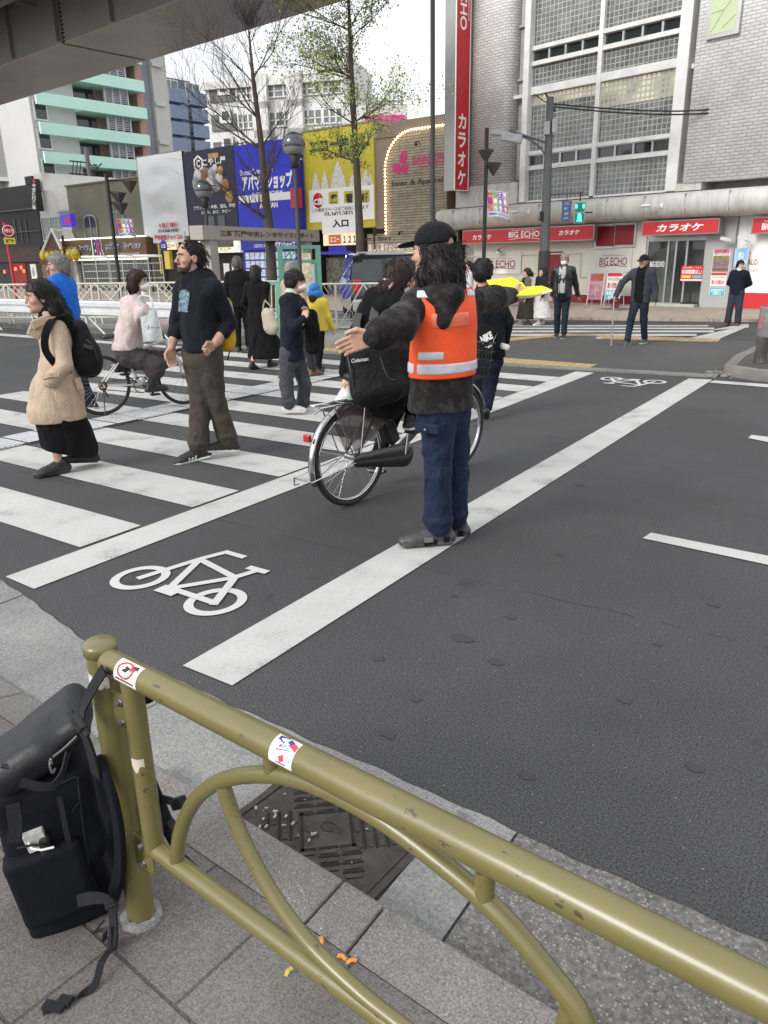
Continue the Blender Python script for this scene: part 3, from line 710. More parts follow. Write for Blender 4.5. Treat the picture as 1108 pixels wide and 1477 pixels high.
def sticker(name,label,u0,u1,a0,a1,ink,parent=None):
 st=tag(bpy.data.objects.new(name,None),label,'sticker');COL.objects.link(st);st.location=RF.o;st.rotation_euler=(0,0,RF.a)
 b=MB();n=14
 for i in range(n):
  p,q=a0+(a1-a0)*i/n,a0+(a1-a0)*(i+1)/n
  b.add([on_pipe(u0,p),on_pipe(u1,p),on_pipe(u1,q),on_pipe(u0,q)],[(0,1,2,3)],0,True)
 obj('paper',b,WHITEST,st)
 for nm,mat,polys in ink:
  b=MB()
  for k,pl in enumerate(polys):b.add([on_pipe(u0+(u1-u0)*x,a1+(a0-a1)*y,RT+.0012+.0002*(k%4)) for x,y in pl],[tuple(range(len(pl)))],0)
  obj(nm,b,mat,st)
def ringp(cx,cy,r0,r1,sx=1.,n=24):return [[(cx+sx*r*math.cos(t),cy+r*math.sin(t)) for r,t in ((r0,2*math.pi*i/n),(r1,2*math.pi*i/n),(r1,2*math.pi*(i+1)/n),(r0,2*math.pi*(i+1)/n))] for i in range(n)]
ua,ub=rp(180,960,OFF)[0],rp(212,978,OFF)[0]
txt=MB();
sticker('round_ban_sticker','white sticker with a red no-entry ring on the end of the olive top pipe',ua,ub,.02,1.9,[('red_ring',REDI,ringp(.45,.58,.27,.34,1.)+[[(.24,.78),(.3,.83),(.7,.4),(.64,.35)]]),('black_print',BLK,[[(.3,.52),(.42,.76),(.62,.7),(.5,.5)],[(.62,.66),(.9,.74),(.86,.9),(.58,.84)],[(.1,.14),(.9,.14),(.9,.20),(.1,.20)]]),('pink_print',M('ink_pink',(.7,.12,.2),.5),[[(.6,.6),(.8,.66),(.84,.78),(.62,.74)],[(.5,.84),(.6,.84),(.56,.95)]])])
ua,ub=rp(404,1075,OFF)[0],rp(437,1092,OFF)[0]
NAVYI=M('ink_navy',(.05,.04,.28),.5)
sticker('torn_sticker','torn blue and red sticker peeling in the middle of the olive top pipe',ua,ub,-.1,1.8,[('blue_print',NAVYI,[[(.1,.95),(.5,1.),(.42,.72),(.12,.8)],[(.25,.5),(.75,.6),(.9,.3),(.7,.08),(.35,.1)],[(.55,.95),(.75,.9),(.7,.78),(.52,.8)]]),('red_print',M('ink_scarlet',(.62,.05,.07),.5),[[(.6,.74),(.98,.62),(.98,.82),(.7,.9)],[(.42,.3),(.6,.42),(.66,.22),(.5,.14)],[(.28,.56),(.42,.6),(.36,.7)]]),('pale_blue_print',M('ink_sky',(.25,.45,.7),.5),[[(.4,.7),(.6,.74),(.56,.62),(.42,.6)]])])
b=MB();z=rp(128,958)[2];n=10
top=[.010,.014,.010,.013,.009,.012,.014,.010,.012,.008,.011];bot=[.022,.018,.024,.02,.026,.017,.022,.024,.018,.023,.02]
for i in range(n):
 a,c=-2.05+1.75*i/n,-2.05+1.75*(i+1)/n;r=.0342
 b.add([(r*math.cos(a),r*math.sin(a),z-bot[i]),(r*math.cos(c),r*math.sin(c),z-bot[i+1]),(r*math.cos(c),r*math.sin(c),z+top[i+1]),(r*math.cos(a),r*math.sin(a),z+top[i])],[(0,1,2,3)])
o=obj('paper_scrap',b,M('torn_paper',(.6,.59,.55),.8,var=.2,scale=120,dirt=(.2,.16,.08),dscale=70,damt=.9));tag(o,'torn white paper scrap round the railing post below its cap','paper scrap');o.location=RF.o;o.rotation_euler=(0,0,RF.a)
b=MB();z=rp(192,1080)[2];r=.0241
for i in range(6):
 a,c=-1.75+1.35*i/6,-1.75+1.35*(i+1)/6;bt=[.010,.018,.026,.024,.010,.008,.012]
 b.add([(xv+r*math.cos(a),OFF+r*math.sin(a),z-bt[i]),(xv+r*math.cos(c),OFF+r*math.sin(c),z-bt[i+1]),(xv+r*math.cos(c),OFF+r*math.sin(c),z+.012),(xv+r*math.cos(a),OFF+r*math.sin(a),z+.010)],[(0,1,2,3)])
o=obj('paper_scrap',b,M('pinkish_paper',(.55,.47,.40),.8,var=.1));tag(o,'pale pinkish paper scrap on the upright pipe beside the post','paper scrap');o.location=RF.o;o.rotation_euler=(0,0,RF.a)
# white guardrail and lattice fence on the median
GALV=M('guardrail_white',(.58,.59,.60),.45,.2,var=.08,scale=3,dirt=(.3,.28,.25),dscale=2.5,damt=.35)
gr=thing('guardrail','white corrugated guardrail along the far edge of the road behind the pedestrians','guardrail',loc=(-18,10.85,0),rot=.035)
b=MB();prof=[(-.0,.50),(-.05,.53),(-.05,.60),(.0,.635),(.0,.675),(-.05,.71),(-.05,.79),(-.0,.83)]
vs=[];xs=np.linspace(-14,6.9,2)
for x in xs:vs+=[(x,y-.02,z) for y,z in prof]
k=len(prof);b.add(vs,[(i,i+1,k+i+1,k+i) for i in range(k-1)]);o=obj('beam',b,GALV,gr);sm=o.modifiers.new('s','SOLIDIFY');sm.thickness=.006
for i,x in enumerate(np.arange(-13.6,7,2.0)):
 b=MB();b.tube([(x,.06,0),(x,.06,.78)],.035,10);b.box(x-.05,x+.05,-.02,.03,.56,.78);obj('post',b,GALV,gr)
 b=MB();b.tube([(x+.04,.05,.5),(x+.55,.12,.05)],.02,6);obj('brace',b,GALV,gr)
FENW=M('fence_ivory',(.56,.55,.47),.5,var=.1,scale=2,dirt=(.3,.28,.2),dscale=3,damt=.4)
def fence_panel(w,h=1.02):
 t=thing('fence_panel','x','fence',group='ivory lattice fence panels on the median')
 b=MB();r=.022
 b.tube([(-w/2,0,0),(-w/2,0,h)],r*1.2,8);b.tube([(w/2,0,0),(w/2,0,h)],r*1.2,8);obj('post',b,FENW,t)
 b=MB();b.tube([(-w/2,0,h-.02),(w/2,0,h-.02)],r,8);b.tube([(-w/2,0,.16),(w/2,0,.16)],r,8);b.tube([(-w/2,0,.34),(w/2,0,.34)],r*.5,6);obj('rail',b,FENW,t)
 b=MB();x1=w/2-.05;zz=(.17,h-.03)
 b.tube([(-x1,0,zz[0]),(0,0,zz[1])],r*.9,6);b.tube([(0,0,zz[1]),(x1,0,zz[0])],r*.9,6)
 hh=zz[1]-zz[0]
 for i in range(1,5):
  f=i/5;b.tube([(-x1*f-.0,0,zz[1]),(-x1*f-x1*(1-f)/2,0,zz[1]-hh*(1-f)/2*1.0)],r*.45,5)
  b.tube([(x1*f,0,zz[1]),(x1*f+x1*(1-f)/2,0,zz[1]-hh*(1-f)/2)],r*.45,5)
  b.tube([(-x1+2*x1*f*.5+x1*0,0,zz[0]),(-x1*(1-f)-.0+0,0,zz[0]+hh*f*.0+.001)],r*.4,5)
 for i in range(-4,5):
  x=i*x1/5;b.tube([(x,0,zz[0]),(x*.5+(x1*.25 if i>0 else -x1*.25 if i<0 else 0),0,zz[0]+hh*(.5-.06*abs(i)))],r*.4,5)
 obj('lattice',b,FENW,t);return t
fp=fence_panel(1.85);first=True
flab=['at the far left edge of the picture','left of the grey-haired man in blue','just behind the grey-haired man in blue','between the man in blue and the cyclist in pink','left of the cyclist in the pink hoodie','behind the cyclist in the pink hoodie','between the pink cyclist and the curly-haired man','behind the curly-haired man','right of the curly-haired man','behind the woman in the black dress']
for i in range(10):
 px=-24+i*42
 if px>400:break
 w0=G(px,450+px*.012,.13);o=fp if first else copy_tree(fp)
 q=GD(px,.13,20.2-px*.0035);q2=GD(px+10,.13,20.2-(px+10)*.0035)
 o.location=q;o.rotation_euler=(0,0,math.atan2(q2[1]-q[1],q2[0]-q[0]));o['label']='ivory steel lattice fence panel '+flab[i];first=False
fq=fence_panel(2.0,1.12)
for i,(px,dep,lab) in enumerate(((447,17.2,'beside the green notice board'),(526,17.0,'in front of the dark parked car'),(606,16.6,'partly hidden behind the guide in the orange vest'))):
 o=fq if i==0 else copy_tree(fq);q=GD(px,.0,dep);q2=GD(px+10,.0,dep-.02);o.location=q;o.rotation_euler=(0,0,math.atan2(q2[1]-q[1],q2[0]-q[0]));o['label']='ivory steel gate fence panel '+lab;o['group']='gate fence panels by the parked car'
 if i==0:o.scale=(.62,1,1)
def barrier(w=2.1,h=1.2):
 t=thing('barrier','x','barrier',group='tall white mesh barriers before the ice cream shop');b=MB()
 b.tube([(-w/2,0,0),(-w/2,0,h),(w/2,0,h),(w/2,0,0)],.035,6);b.tube([(0,0,0),(0,0,h)],.03,6);obj('frame',b,M('barrier_white',(.66,.66,.63),.5),t)
 b=MB()
 for i in range(1,16):b.tube([(-w/2+w*i/16,0,.1),(-w/2+w*i/16,0,h)],.007,4)
 for i in range(1,8):b.tube([(-w/2,0,h*i/8),(w/2,0,h*i/8)],.007,4)
 obj('mesh',b,M('barrier_mesh',(.6,.6,.56),.5),t);return t
bf=barrier()
for i,(px,dep,lab) in enumerate(((148,24,'above the fence left of the pink cyclist'),(185,23.6,'right behind the pink cyclist'),(222,23.2,'next to the curly-haired man'))):
 o=bf if i==0 else copy_tree(bf);q=GD(px,.1,dep);q2=GD(px+10,.1,dep-.02);o.location=q;o.rotation_euler=(0,0,math.atan2(q2[1]-q[1],q2[0]-q[0]));o['label']='tall white mesh barrier '+lab
 o.scale=(.42,1,1.42)
# elevated expressway overhead
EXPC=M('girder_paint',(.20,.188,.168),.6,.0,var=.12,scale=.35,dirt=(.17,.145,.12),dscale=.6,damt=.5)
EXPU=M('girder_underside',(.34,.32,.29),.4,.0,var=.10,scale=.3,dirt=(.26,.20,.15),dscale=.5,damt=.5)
ZB=8.2;n0,n1=G(0,96,ZB),G(260,0,ZB);f0,f1=G(0,152,ZB),G(400,30,ZB)
ea=math.atan2((n1-n0)[1]+(f1-f0)[1],(n1-n0)[0]+(f1-f0)[0]);EF=Frame(n1,ea)
wd=(EF.loc(f0)[1]+EF.loc(f1)[1])/2;print('EXP',math.degrees(ea),wd,n0,n1,f0,f1)
ex=thing('expressway_viaduct','dark steel girder of the elevated expressway crossing overhead at the upper left','viaduct',EF)
jx=EF.loc(G(92,63,ZB))[0];XE=7.5
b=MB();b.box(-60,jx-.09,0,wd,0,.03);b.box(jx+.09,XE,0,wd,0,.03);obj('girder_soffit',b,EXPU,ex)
zt_=EF.p(60,14,0)[2]-0;zt_=max(1.6,min(3,EF.p(60,14,0)[2]+0))
b=MB();b.box(-60,jx-.09,0.03,.07,.03,2.0);b.box(jx+.09,XE,.03,.07,.03,2.0);b.box(-60,XE,wd-.07,wd-.03,.03,2.0)
for x in np.arange(-56,XE-.2,3.1):b.box(x,x+.05,-.10,.03,.1,2.0)
obj('girder_web',b,EXPC,ex)
b=MB();b.box(jx-.09,jx+.09,.12,wd-.1,.08,.1);b.box(jx-.09,jx+.09,.10,.12,.1,2.);obj('expansion_joint',b,M('joint_dark',(.012,.012,.012),.9),ex)
b=MB()
for i in range(26):y=.1+(wd-.2)*i/26;b.box(jx-.085,jx+.085,y,y+.04,.02,.075)
for i in range(16):z=.1+1.85*i/16;b.box(jx-.085,jx+.085,.055,.09,z,z+.05)
obj('joint_comb',b,EXPC,ex)
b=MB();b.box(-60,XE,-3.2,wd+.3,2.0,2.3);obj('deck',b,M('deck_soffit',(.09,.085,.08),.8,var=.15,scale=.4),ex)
b=MB();b.tube([(-60,-.55,1.5),(XE,-.55,1.5)],.14,12);obj('drain_pipe',b,M('drain_pipe_grey',(.26,.24,.21),.5),ex)
for x in np.arange(-20,XE,3.1):
 b=MB();b.box(x-.04,x+.04,-.6,.0,1.25,1.38);obj('pipe_bracket',b,EXPC,ex)
b=MB();b.box(-60,XE,-3.6,-3.2,1.2,2.6);obj('outer_girder',b,EXPC,ex)
# the karaoke building on the right
BE=Frame(G(970,444),math.atan2(-.216,.976));zb=lambda x,y:BE.p(x,y)[2];xb=lambda x,y:BE.p(x,y)[0]
WEAVE=None
def weave(name,base,dark):
 m,t,b=newmat(name);l=t.links.new
 tcn=node(t,'ShaderNodeTexCoord');sx=node(t,'ShaderNodeSeparateXYZ');l(tcn.outputs['Object'],sx.inputs[0])
 at=node(t,'ShaderNodeMath',operation='ADD');l(sx.outputs['X'],at.inputs[0]);l(sx.outputs['Y'],at.inputs[1])
 cx=node(t,'ShaderNodeCombineXYZ');l(at.outputs[0],cx.inputs[0]);l(sx.outputs['Z'],cx.inputs[1])
 br=node(t,'ShaderNodeTexBrick',offset=.5,Scale=1.);l(cx.outputs[0],br.inputs['Vector'])
 br.inputs['Color1'].default_value=(*base,1);br.inputs['Color2'].default_value=tuple(x*.85 for x in base)+(1,);br.inputs['Mortar'].default_value=(*dark,1)
 br.inputs['Mortar Size'].default_value=.016;br.inputs['Mortar Smooth'].default_value=.35;br.inputs['Brick Width'].default_value=.26;br.inputs['Row Height'].default_value=.088
 n=node(t,'ShaderNodeTexNoise',Scale=1.3,Detail=8,Roughness=.7);l(tcn.outputs['Object'],n.inputs['Vector'])
 r=node(t,'ShaderNodeMapRange');r.inputs[1].default_value=.3;r.inputs[2].default_value=.7;r.inputs[3].default_value=.78;r.inputs[4].default_value=1.12;l(n.outputs['Fac'],r.inputs[0])
 mx=node(t,'ShaderNodeMix',data_type='RGBA',blend_type='MULTIPLY');mx.inputs[0].default_value=1;l(br.outputs['Color'],mx.inputs[6]);l(r.outputs[0],mx.inputs[7]);l(mx.outputs[2],b.inputs['Base Color'])
 b.inputs['Roughness'].default_value=.6
 bp=node(t,'ShaderNodeBump',Strength=.55,Distance=.018);bp.invert=True;l(br.outputs['Fac'],bp.inputs['Height']);l(bp.outputs[0],b.inputs['Normal'])
 return m
WEAVE=weave('woven_tile',(.72,.71,.675),(.42,.415,.40));WEAVE2=weave('woven_tile_white',(.82,.82,.80),(.55,.55,.54))
GLB=brickmat('glass_block',(.10,.105,.105),(.17,.175,.175),(.36,.36,.34),.155,.155,.017,0,.6,.18,var=.35,noise=1.8,dist=.03,spec=.7)
GLBL=None
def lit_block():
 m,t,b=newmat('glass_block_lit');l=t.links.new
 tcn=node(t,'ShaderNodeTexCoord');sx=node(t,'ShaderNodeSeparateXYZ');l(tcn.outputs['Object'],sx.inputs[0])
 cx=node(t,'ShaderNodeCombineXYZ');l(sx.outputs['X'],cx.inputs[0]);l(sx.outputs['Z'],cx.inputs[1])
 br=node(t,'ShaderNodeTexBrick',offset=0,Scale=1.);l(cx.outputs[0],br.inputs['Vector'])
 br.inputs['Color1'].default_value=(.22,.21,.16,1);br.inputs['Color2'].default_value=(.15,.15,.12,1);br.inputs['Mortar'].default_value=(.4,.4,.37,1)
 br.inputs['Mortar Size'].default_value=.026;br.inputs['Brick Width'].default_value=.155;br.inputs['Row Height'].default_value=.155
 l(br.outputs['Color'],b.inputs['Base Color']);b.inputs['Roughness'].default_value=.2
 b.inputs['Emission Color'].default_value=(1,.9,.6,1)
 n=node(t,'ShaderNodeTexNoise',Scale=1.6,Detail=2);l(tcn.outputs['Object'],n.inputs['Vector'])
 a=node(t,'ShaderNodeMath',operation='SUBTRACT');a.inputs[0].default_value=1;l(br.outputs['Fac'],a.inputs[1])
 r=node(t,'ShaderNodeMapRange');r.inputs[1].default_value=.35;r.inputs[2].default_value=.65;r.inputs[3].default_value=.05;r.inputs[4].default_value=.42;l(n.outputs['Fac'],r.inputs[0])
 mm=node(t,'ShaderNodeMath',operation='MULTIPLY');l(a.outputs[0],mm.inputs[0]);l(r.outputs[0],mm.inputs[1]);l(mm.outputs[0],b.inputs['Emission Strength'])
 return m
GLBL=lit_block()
WFR=M('white_frame',(.68,.68,.66),.55,var=.1,scale=1.5,dirt=(.3,.29,.26),dscale=1.8,damt=.45)
CREAM=M('cream_panel',(.64,.62,.53),.6,var=.06,scale=.8,dirt=(.4,.37,.3),dscale=1.2,damt=.3)
GREYP=M('recess_grey',(.38,.37,.35),.7,var=.15,scale=1.2,dirt=(.15,.14,.12),dscale=1.5,damt=.5)
CANO=M('canopy_metal',(.50,.49,.46),.5,var=.12,scale=1.5,dirt=(.2,.19,.17),dscale=2.2,damt=.6,stretch=(2.5,1,.5))
RED=M('sign_red',(.52,.02,.03),.4,var=.04);REDD=M('panel_dark_red',(.24,.012,.02),.5,var=.1);WHT=M('letter_white',(.85,.84,.82),.5,var=.02)
GLASS=M('dark_window_glass',(.02,.026,.028),.08,var=.3,scale=.8,spec=.8);STEEL=M('sign_steel',(.33,.33,.32),.3,.7,var=.12,scale=1.2)
MARO=M('letter_maroon',(.22,.015,.03),.5);ALU=M('aluminium',(.5,.5,.49),.35,.8,var=.05)
kb=thing('karaoke_building','tall corner building with glass block bays, woven tile piers and a red karaoke shopfront','building',BE)
zc0,zc1=zb(700,330),zb(700,302);zl=zb(700,268)
b=MB();b.box(-8.85,6.2,.45,12,0,15);obj('body',b,GREYP,kb)
xp0,xp1=xb(667,180),xb(741,180)
b=MB()
def rpier(b,x0,x1,y0,y1,z0,z1,rl,rr_,n=7):
 pts=[]
 if rl:pts+=[(x0+rl-rl*math.sin(t),y0+rl-rl*math.cos(t)) for t in np.linspace(math.pi/2,0,n)]
 else:pts+=[(x0,y0)]
 if rr_:pts+=[(x1-rr_+rr_*math.sin(t),y0+rr_-rr_*math.cos(t)) for t in np.linspace(0,math.pi/2,n)]
 else:pts+=[(x1,y0)]
 pts=[(x0,y1)]+pts+[(x1,y1)];k=len(pts)
 b.add([(p[0],p[1],z0) for p in pts]+[(p[0],p[1],z1) for p in pts],[(i,i+1,k+i+1,k+i) for i in range(k-1)]+[tuple(range(k-1,-1,-1)),tuple(range(k,2*k))],0,True)
rpier(b,xp0,xp1,-.25,.449,zl,15,0,.35);o=obj('tile_pier',b,WEAVE,kb)
xr0=xb(1008,60)+.06;b=MB();rpier(b,xr0,xr0+4.2,-.35,3.2,zb(1030,262),15,.12,1.6,10);obj('tile_pier',b,WEAVE2,kb)
x0,xm0,xm1,x1=xb(763,150),xb(860,150),xb(866,150),xb(976,150)
zs=dict(slab0=zb(760,139),slab1=zb(760,128),w0=zb(760,92),w1=zb(760,76),lw0=zb(760,241),lw1=zb(760,225),bot=zb(760,290))
per=zs['w0']-zs['lw0']
fl=[(zs['bot'],zs['lw0']-.12,'g'),(zs['lw0'],zs['lw1'],'w'),(zs['lw1']+.12,zs['slab0'],'g'),(zs['slab1'],zs['w0']-.12,'g'),(zs['w0'],zs['w1'],'w'),(zs['w1']+.12,zs['slab0']+per,'g'),(zs['slab1']+per,zs['w0']+per-.12,'g'),(zs['w0']+per,zs['w1']+per,'w'),(zs['w1']+per+.12,zs['slab0']+2*per,'g')]
b=MB();b.box(x0-.13,x0+.1,-.22,.44,zs['bot']-.05,15)
b.box(x1-.02,x1+.34,-.22,.44,zs['bot']-.05,15);obj('bay_post',b,WFR,kb,bevel=.02)
b=MB();b.box(xm0,xm1,-.09,.44,zs['bot'],15);obj('mullion',b,WFR,kb)
b=MB()
prev=zs['bot']-.06
for z0,z1,ty in fl:
 for a,c in ((x0+.1,xm0),(xm1,x1-.02)):b.box(a,c,-.07,.44,prev,z0)
 prev=z1
for a,c in ((x0+.1,xm0),(xm1,x1-.02)):b.box(a,c,-.07,.44,prev,15)
obj('spandrel',b,WFR,kb)
for z0,z1,ty in fl:
 for k,(a,c) in enumerate(((x0+.1,xm0),(xm1,x1-.02))):
  if ty=='g':
   if (k==1 and z0==zs['lw1']+.12):
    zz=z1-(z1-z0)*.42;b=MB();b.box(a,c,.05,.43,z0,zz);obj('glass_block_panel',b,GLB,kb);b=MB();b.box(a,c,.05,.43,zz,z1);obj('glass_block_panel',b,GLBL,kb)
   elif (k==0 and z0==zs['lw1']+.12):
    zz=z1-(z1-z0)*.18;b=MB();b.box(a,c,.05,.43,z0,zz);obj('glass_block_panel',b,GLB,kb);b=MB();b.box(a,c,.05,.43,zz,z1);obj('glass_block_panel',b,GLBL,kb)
   else:b=MB();b.box(a,c,.05,.43,z0,z1);obj('glass_block_panel',b,GLB,kb)
  else:
   n=4;f=MB()
   for i in range(n):
    p,q=a+(c-a)*i/n,a+(c-a)*(i+1)/n;b=MB();b.box(p+.035,q-.035,.06,.1,z0+.03,z1-.03);w=obj('window',b,GLASS,kb)
    f.box(p,p+.034,.0,.42,z0,z1);f.box(q-.034,q,.0,.42,z0,z1);f.box(p+.034,q-.034,.0,.42,z0,z0+.029);f.box(p+.034,q-.034,.0,.42,z1-.029,z1)
   obj('window_frame',f,ALU,kb)
b=MB()
for xa,xc in ((xp1+.02,x0-.15),(x1+.36,xr0-.02)):
 for k in range(5):
  z=zl+.1+k*per*.5;b.box(xa,xc,.2+.001*k,.44,z,z+per*.5-.08);b.box(xa,xc,.10,.44,z+per*.5-.08,z+per*.5-.002)
obj('recess_panel',b,GREYP,kb)
b=MB();b.box(x1+.36,xr0-.02,-.05,.44,zb(995,100),zb(995,93));b.box(xp1-.02,x0-.15,-.05,.44,zb(745,143),zb(745,138));obj('ledge',b,WFR,kb)
b=MB();q=BE.r((992,131),(1005,146),.18);b.box(q[0],q[1],.14,.19,q[2],q[3]);obj('vent_grille',b,GLASS,kb)
b=MB();q=BE.r((1028,-40),(1066,48),-.42);b.box(q[0],q[1],-.47,-.36,q[2],q[3]);fpn=obj('wall_sign_frame',b,ALU,kb)
b=MB();b.box(q[0]+.1,q[1]-.1,-.476,-.47,q[2]+.1,q[3]);obj('map_panel',b,M('map_green',(.47,.55,.33),.5,var=.03),fpn)
b=MB();cxm=(q[0]+q[1])/2
b.add([(cxm-.12,-.479,q[2]+1.15),(cxm,-.479,q[2]+.85),(cxm+.12,-.479,q[2]+1.15)],[(0,1,2)]);obj('map_pin',b,RED,fpn)
b=MB();b.tube([(q[0]+.12,-.479,q[2]+.6),(cxm,-.479,q[2]+.62),(q[1]-.15,-.479,q[2]+.95)],.008,4);b.tube([(q[0]+.15,-.479,q[2]+.15),(cxm,-.479,q[2]+.6)],.008,4);b.tube([(cxm,-.479,q[2]+.2),(q[1]-.12,-.479,q[2]+.45)],.008,4);obj('map_lines',b,GREYP,fpn)
b=MB();b.box(-8.7,xr0+.6,-.30,.449,zc1+.10,zs['bot']-.07);b.box(-8.7,x0-.16,-.298,.449,zs['bot']-.07,zl-.002);b.box(x1+.36,xr0+.6,-.298,.449,zs['bot']-.07,zb(1030,262)-.002);obj('ledge',b,CANO,kb)
b=MB();prof=[]
hc=zc1-zc0;prof=[(-.1,zc1+.06),(-.75,zc1+.04),(-.98,zc1-.04),(-1.06,zc1-.2*hc),(-1.06,zc0+.4*hc),(-.98,zc0+.16*hc),(-.8,zc0+.04*hc),(-.55,zc0),(-.1,zc0)]
xe=xr0+2.4;path=[(-9.0,0,0.),(xe,0,0.)]+[(xe+.9*math.sin(t),.9-.9*math.cos(t),t) for t in np.linspace(.2,1.57,7)]+[(xe+.9,6,1.57)]
vs=[]
for (x,y,t) in path:
 for d,z in prof:vs.append((x-d*math.sin(t),y+d*math.cos(t),z))
k=len(prof);b.add(vs,[(i*k+j,i*k+j+1,(i+1)*k+j+1,(i+1)*k+j) for i in range(len(path)-1) for j in range(k-1)]+[tuple(range(k))],0,True);obj('canopy',b,CANO,kb)
b=MB()
for x in np.arange(-8.2,xe,1.25):b.box(x,x+.02,-1.068,-.9,zc0+.2*hc,zc1-.02)
obj('canopy_seam',b,GREYP,kb)
zsB,zsT=zb(700,352),zb(700,334)
b=MB();xe0=xb(929,400);b.box(-8.0,xe0,-.02,.449,.16,zc0+.05);b.box(xb(862,400),xe0,-.035,-.02,.4,zc0);obj('shop_wall',b,CREAM,kb)
b=MB();b.box(-8.0,xe0,-.05,-.021,.0,zb(800,424));obj('red_base_band',b,REDD,kb);b=MB();b.box(-8.0,xe0-.4,-.052,-.021,zb(800,424)+.002,zb(800,424)+.03);obj('base_trim',b,WFR,kb)
b=MB()
q=BE.r((675,362),(846,372),-.06)
b.tube([(q[0],-.06,.5),(q[0],-.06,1.62),(-3.35,-.06,1.66),(-3.35,-.06,.9),(-3.1,-.06,.9)],.025,6);obj('conduit',b,CREAM,kb)
b=MB();q=BE.r((788,363),(807,440),-.04);b.box(q[0],q[1],-.04,-.021,.02,q[3]);obj('side_door',b,REDD,kb)
for (pa,pc) in (((690,366),(751,395)),((860,361),(910,392))):
 q=BE.r(pa,pc,-.06);b=MB();b.box(q[0],q[1],-.07,-.036,q[2],q[3]);pn=obj('wall_panel',b,M('panel_offwhite',(.62,.61,.56),.5,var=.03),kb)
 t=MB();w,h=q[1]-q[0],q[3]-q[2];rc=(q[0]+.12*w,q[1]-.12*w,q[2]+.30*h,q[2]+.66*h);put_text(t,'BIG ECHO',rc,-.072,bold=.012);
 t.tube([(q[0]+.12*w+(.76*w)*u,-.073,q[2]+.24*h+.05*h*math.sin(math.pi*u)) for u in np.linspace(0,1,9)],.012,4);put_text(t,'Karaoke Entertainment',(q[0]+.2*w,q[1]-.2*w,q[2]+.72*h,q[2]+.79*h),-.072,bold=0)
 obj('lettering',t,MARO,pn)
q=BE.r((863,326),(887,357),-.1)
for pa,pc in (((862,327),(886,355)),((889,325),(914,353))):
 q=BE.r(pa,pc,-.06);b=MB();b.box(q[0]-.07,q[1]+.07,-.09,-.036,q[2]-.07,q[3]+.07);f=obj('window_frame',b,ALU,kb);b=MB();b.box(q[0],q[1],-.094,-.09,q[2],q[3]);obj('red_film_pane',b,REDD,f)
e0,e1=xb(930,400),xb(1016,400);eh=zb(960,342)
b=MB();b.box(e0,e1,2.6,2.7,.15,eh+.4);b.box(e0-.05,e0-.0,.46,2.7,.15,eh+.4);b.box(e1,e1+.05,.46,2.7,.15,eh+.4);obj('lobby_wall',b,M('lobby_wall',(.33,.30,.24),.6,var=.15,scale=2),kb)
b=MB();b.box(e0,e1,-.5,2.6,.0,.155);obj('entrance_step',b,M('entrance_step',(.42,.41,.37),.6,var=.1),kb)
b=MB();b.box(-8.0,e0-.002,-.5,-.052,.0,.05);b.box(e1+.002,4.5,-.5,3,.0,.06);obj('plinth',b,CONC,kb)
b=MB();b.box(e0,e1,-.02,2.6,eh,eh+.06);obj('lobby_ceiling',b,M('lobby_ceiling',(.6,.57,.48),.6),kb)
b=MB();b.box(e0+.1,e0+1.3,2.3,2.59,.16,.9);b.box(e1-.75,e1-.05,1.4,2.5,.16,1.9);obj('lobby_counter',b,RED,kb)
b=MB();b.box(e1-1.3,e1-.9,2.4,2.58,.16,1.8);b.box(e0+.3,e0+1.1,2.4,2.58,1.1,1.7);obj('lobby_screen',b,GLASS,kb)
DG=M('clear_door_glass',(.75,.8,.78),.03,trans=1.,var=0);xs_=[e0+.02,e0+.62,e0+1.22,e0+1.3,e1-.95,e1-.1,e1-.02]
f=MB()
for x in (e0,e0+.68,e0+1.28,e1-.98,e1-.06):f.box(x,x+.06,-.04,.04,.155,eh)
f.box(e0+.06,e1-.06,-.03,.03,eh-.12,eh);obj('door_frame',f,ALU,kb)
for a,c in ((e0+.06,e0+.68),(e0+.74,e0+1.28),(e1-.92,e1-.06)):
 b=MB();b.box(a,c,-.006,.006,.17,eh-.12);obj('glass_door',b,DG,kb)
t=MB();q=BE.r((938,377),(958,385),-.012);put_text(t,'BIG ECHO',q,-.012,bold=.02);obj('door_lettering',t,WHT,kb)
for px in (958,985,999,1009):
 w=BE.p(px,348);b=MB();b.lathe([(.045,0),(.06,-.10),(0,-.10)],(w[0],.9,eh-.002),10);obj('downlight',b,M('lamp_lit_white',(1,.95,.85),.4,emit=(1,.93,.78),es=6),kb)
pl=bpy.data.lights.new('lobby_light','POINT');pl.energy=40;pl.color=(1,.88,.68);pl.shadow_soft_size=.3;po=bpy.data.objects.new('lobby_light',pl);COL.objects.link(po);po.parent=kb;po.location=((e0+e1)/2,1.3,eh-.35)
g1=xb(1059,400)
b=MB();b.box(e1+.05,g1,-.25,.449,.06,zc0+.05);obj('grey_pier',b,M('pier_grey',(.36,.36,.35),.5,var=.05,scale=1.5),kb)
b=MB();b.box(g1+.01,g1+5,-.12,3,.5,zc0+.05);obj('white_wall',b,M('white_wall',(.74,.74,.73),.5,var=.04),kb);b=MB();b.box(g1+.01,g1+5,-.135,3,.06,.498);obj('red_wall_base',b,RED,kb)
PK,YL,TL,PPR=M('poster_pink',(.62,.25,.33),.5,var=.2,scale=14),M('poster_yellow',(.70,.50,.08),.5,var=.15,scale=10),M('poster_teal',(.10,.42,.47),.5,var=.1,scale=8),M('poster_paper',(.72,.70,.66),.5,var=.05)
PGR=M('poster_grey_collage',(.33,.31,.28),.5,var=.8,scale=22)
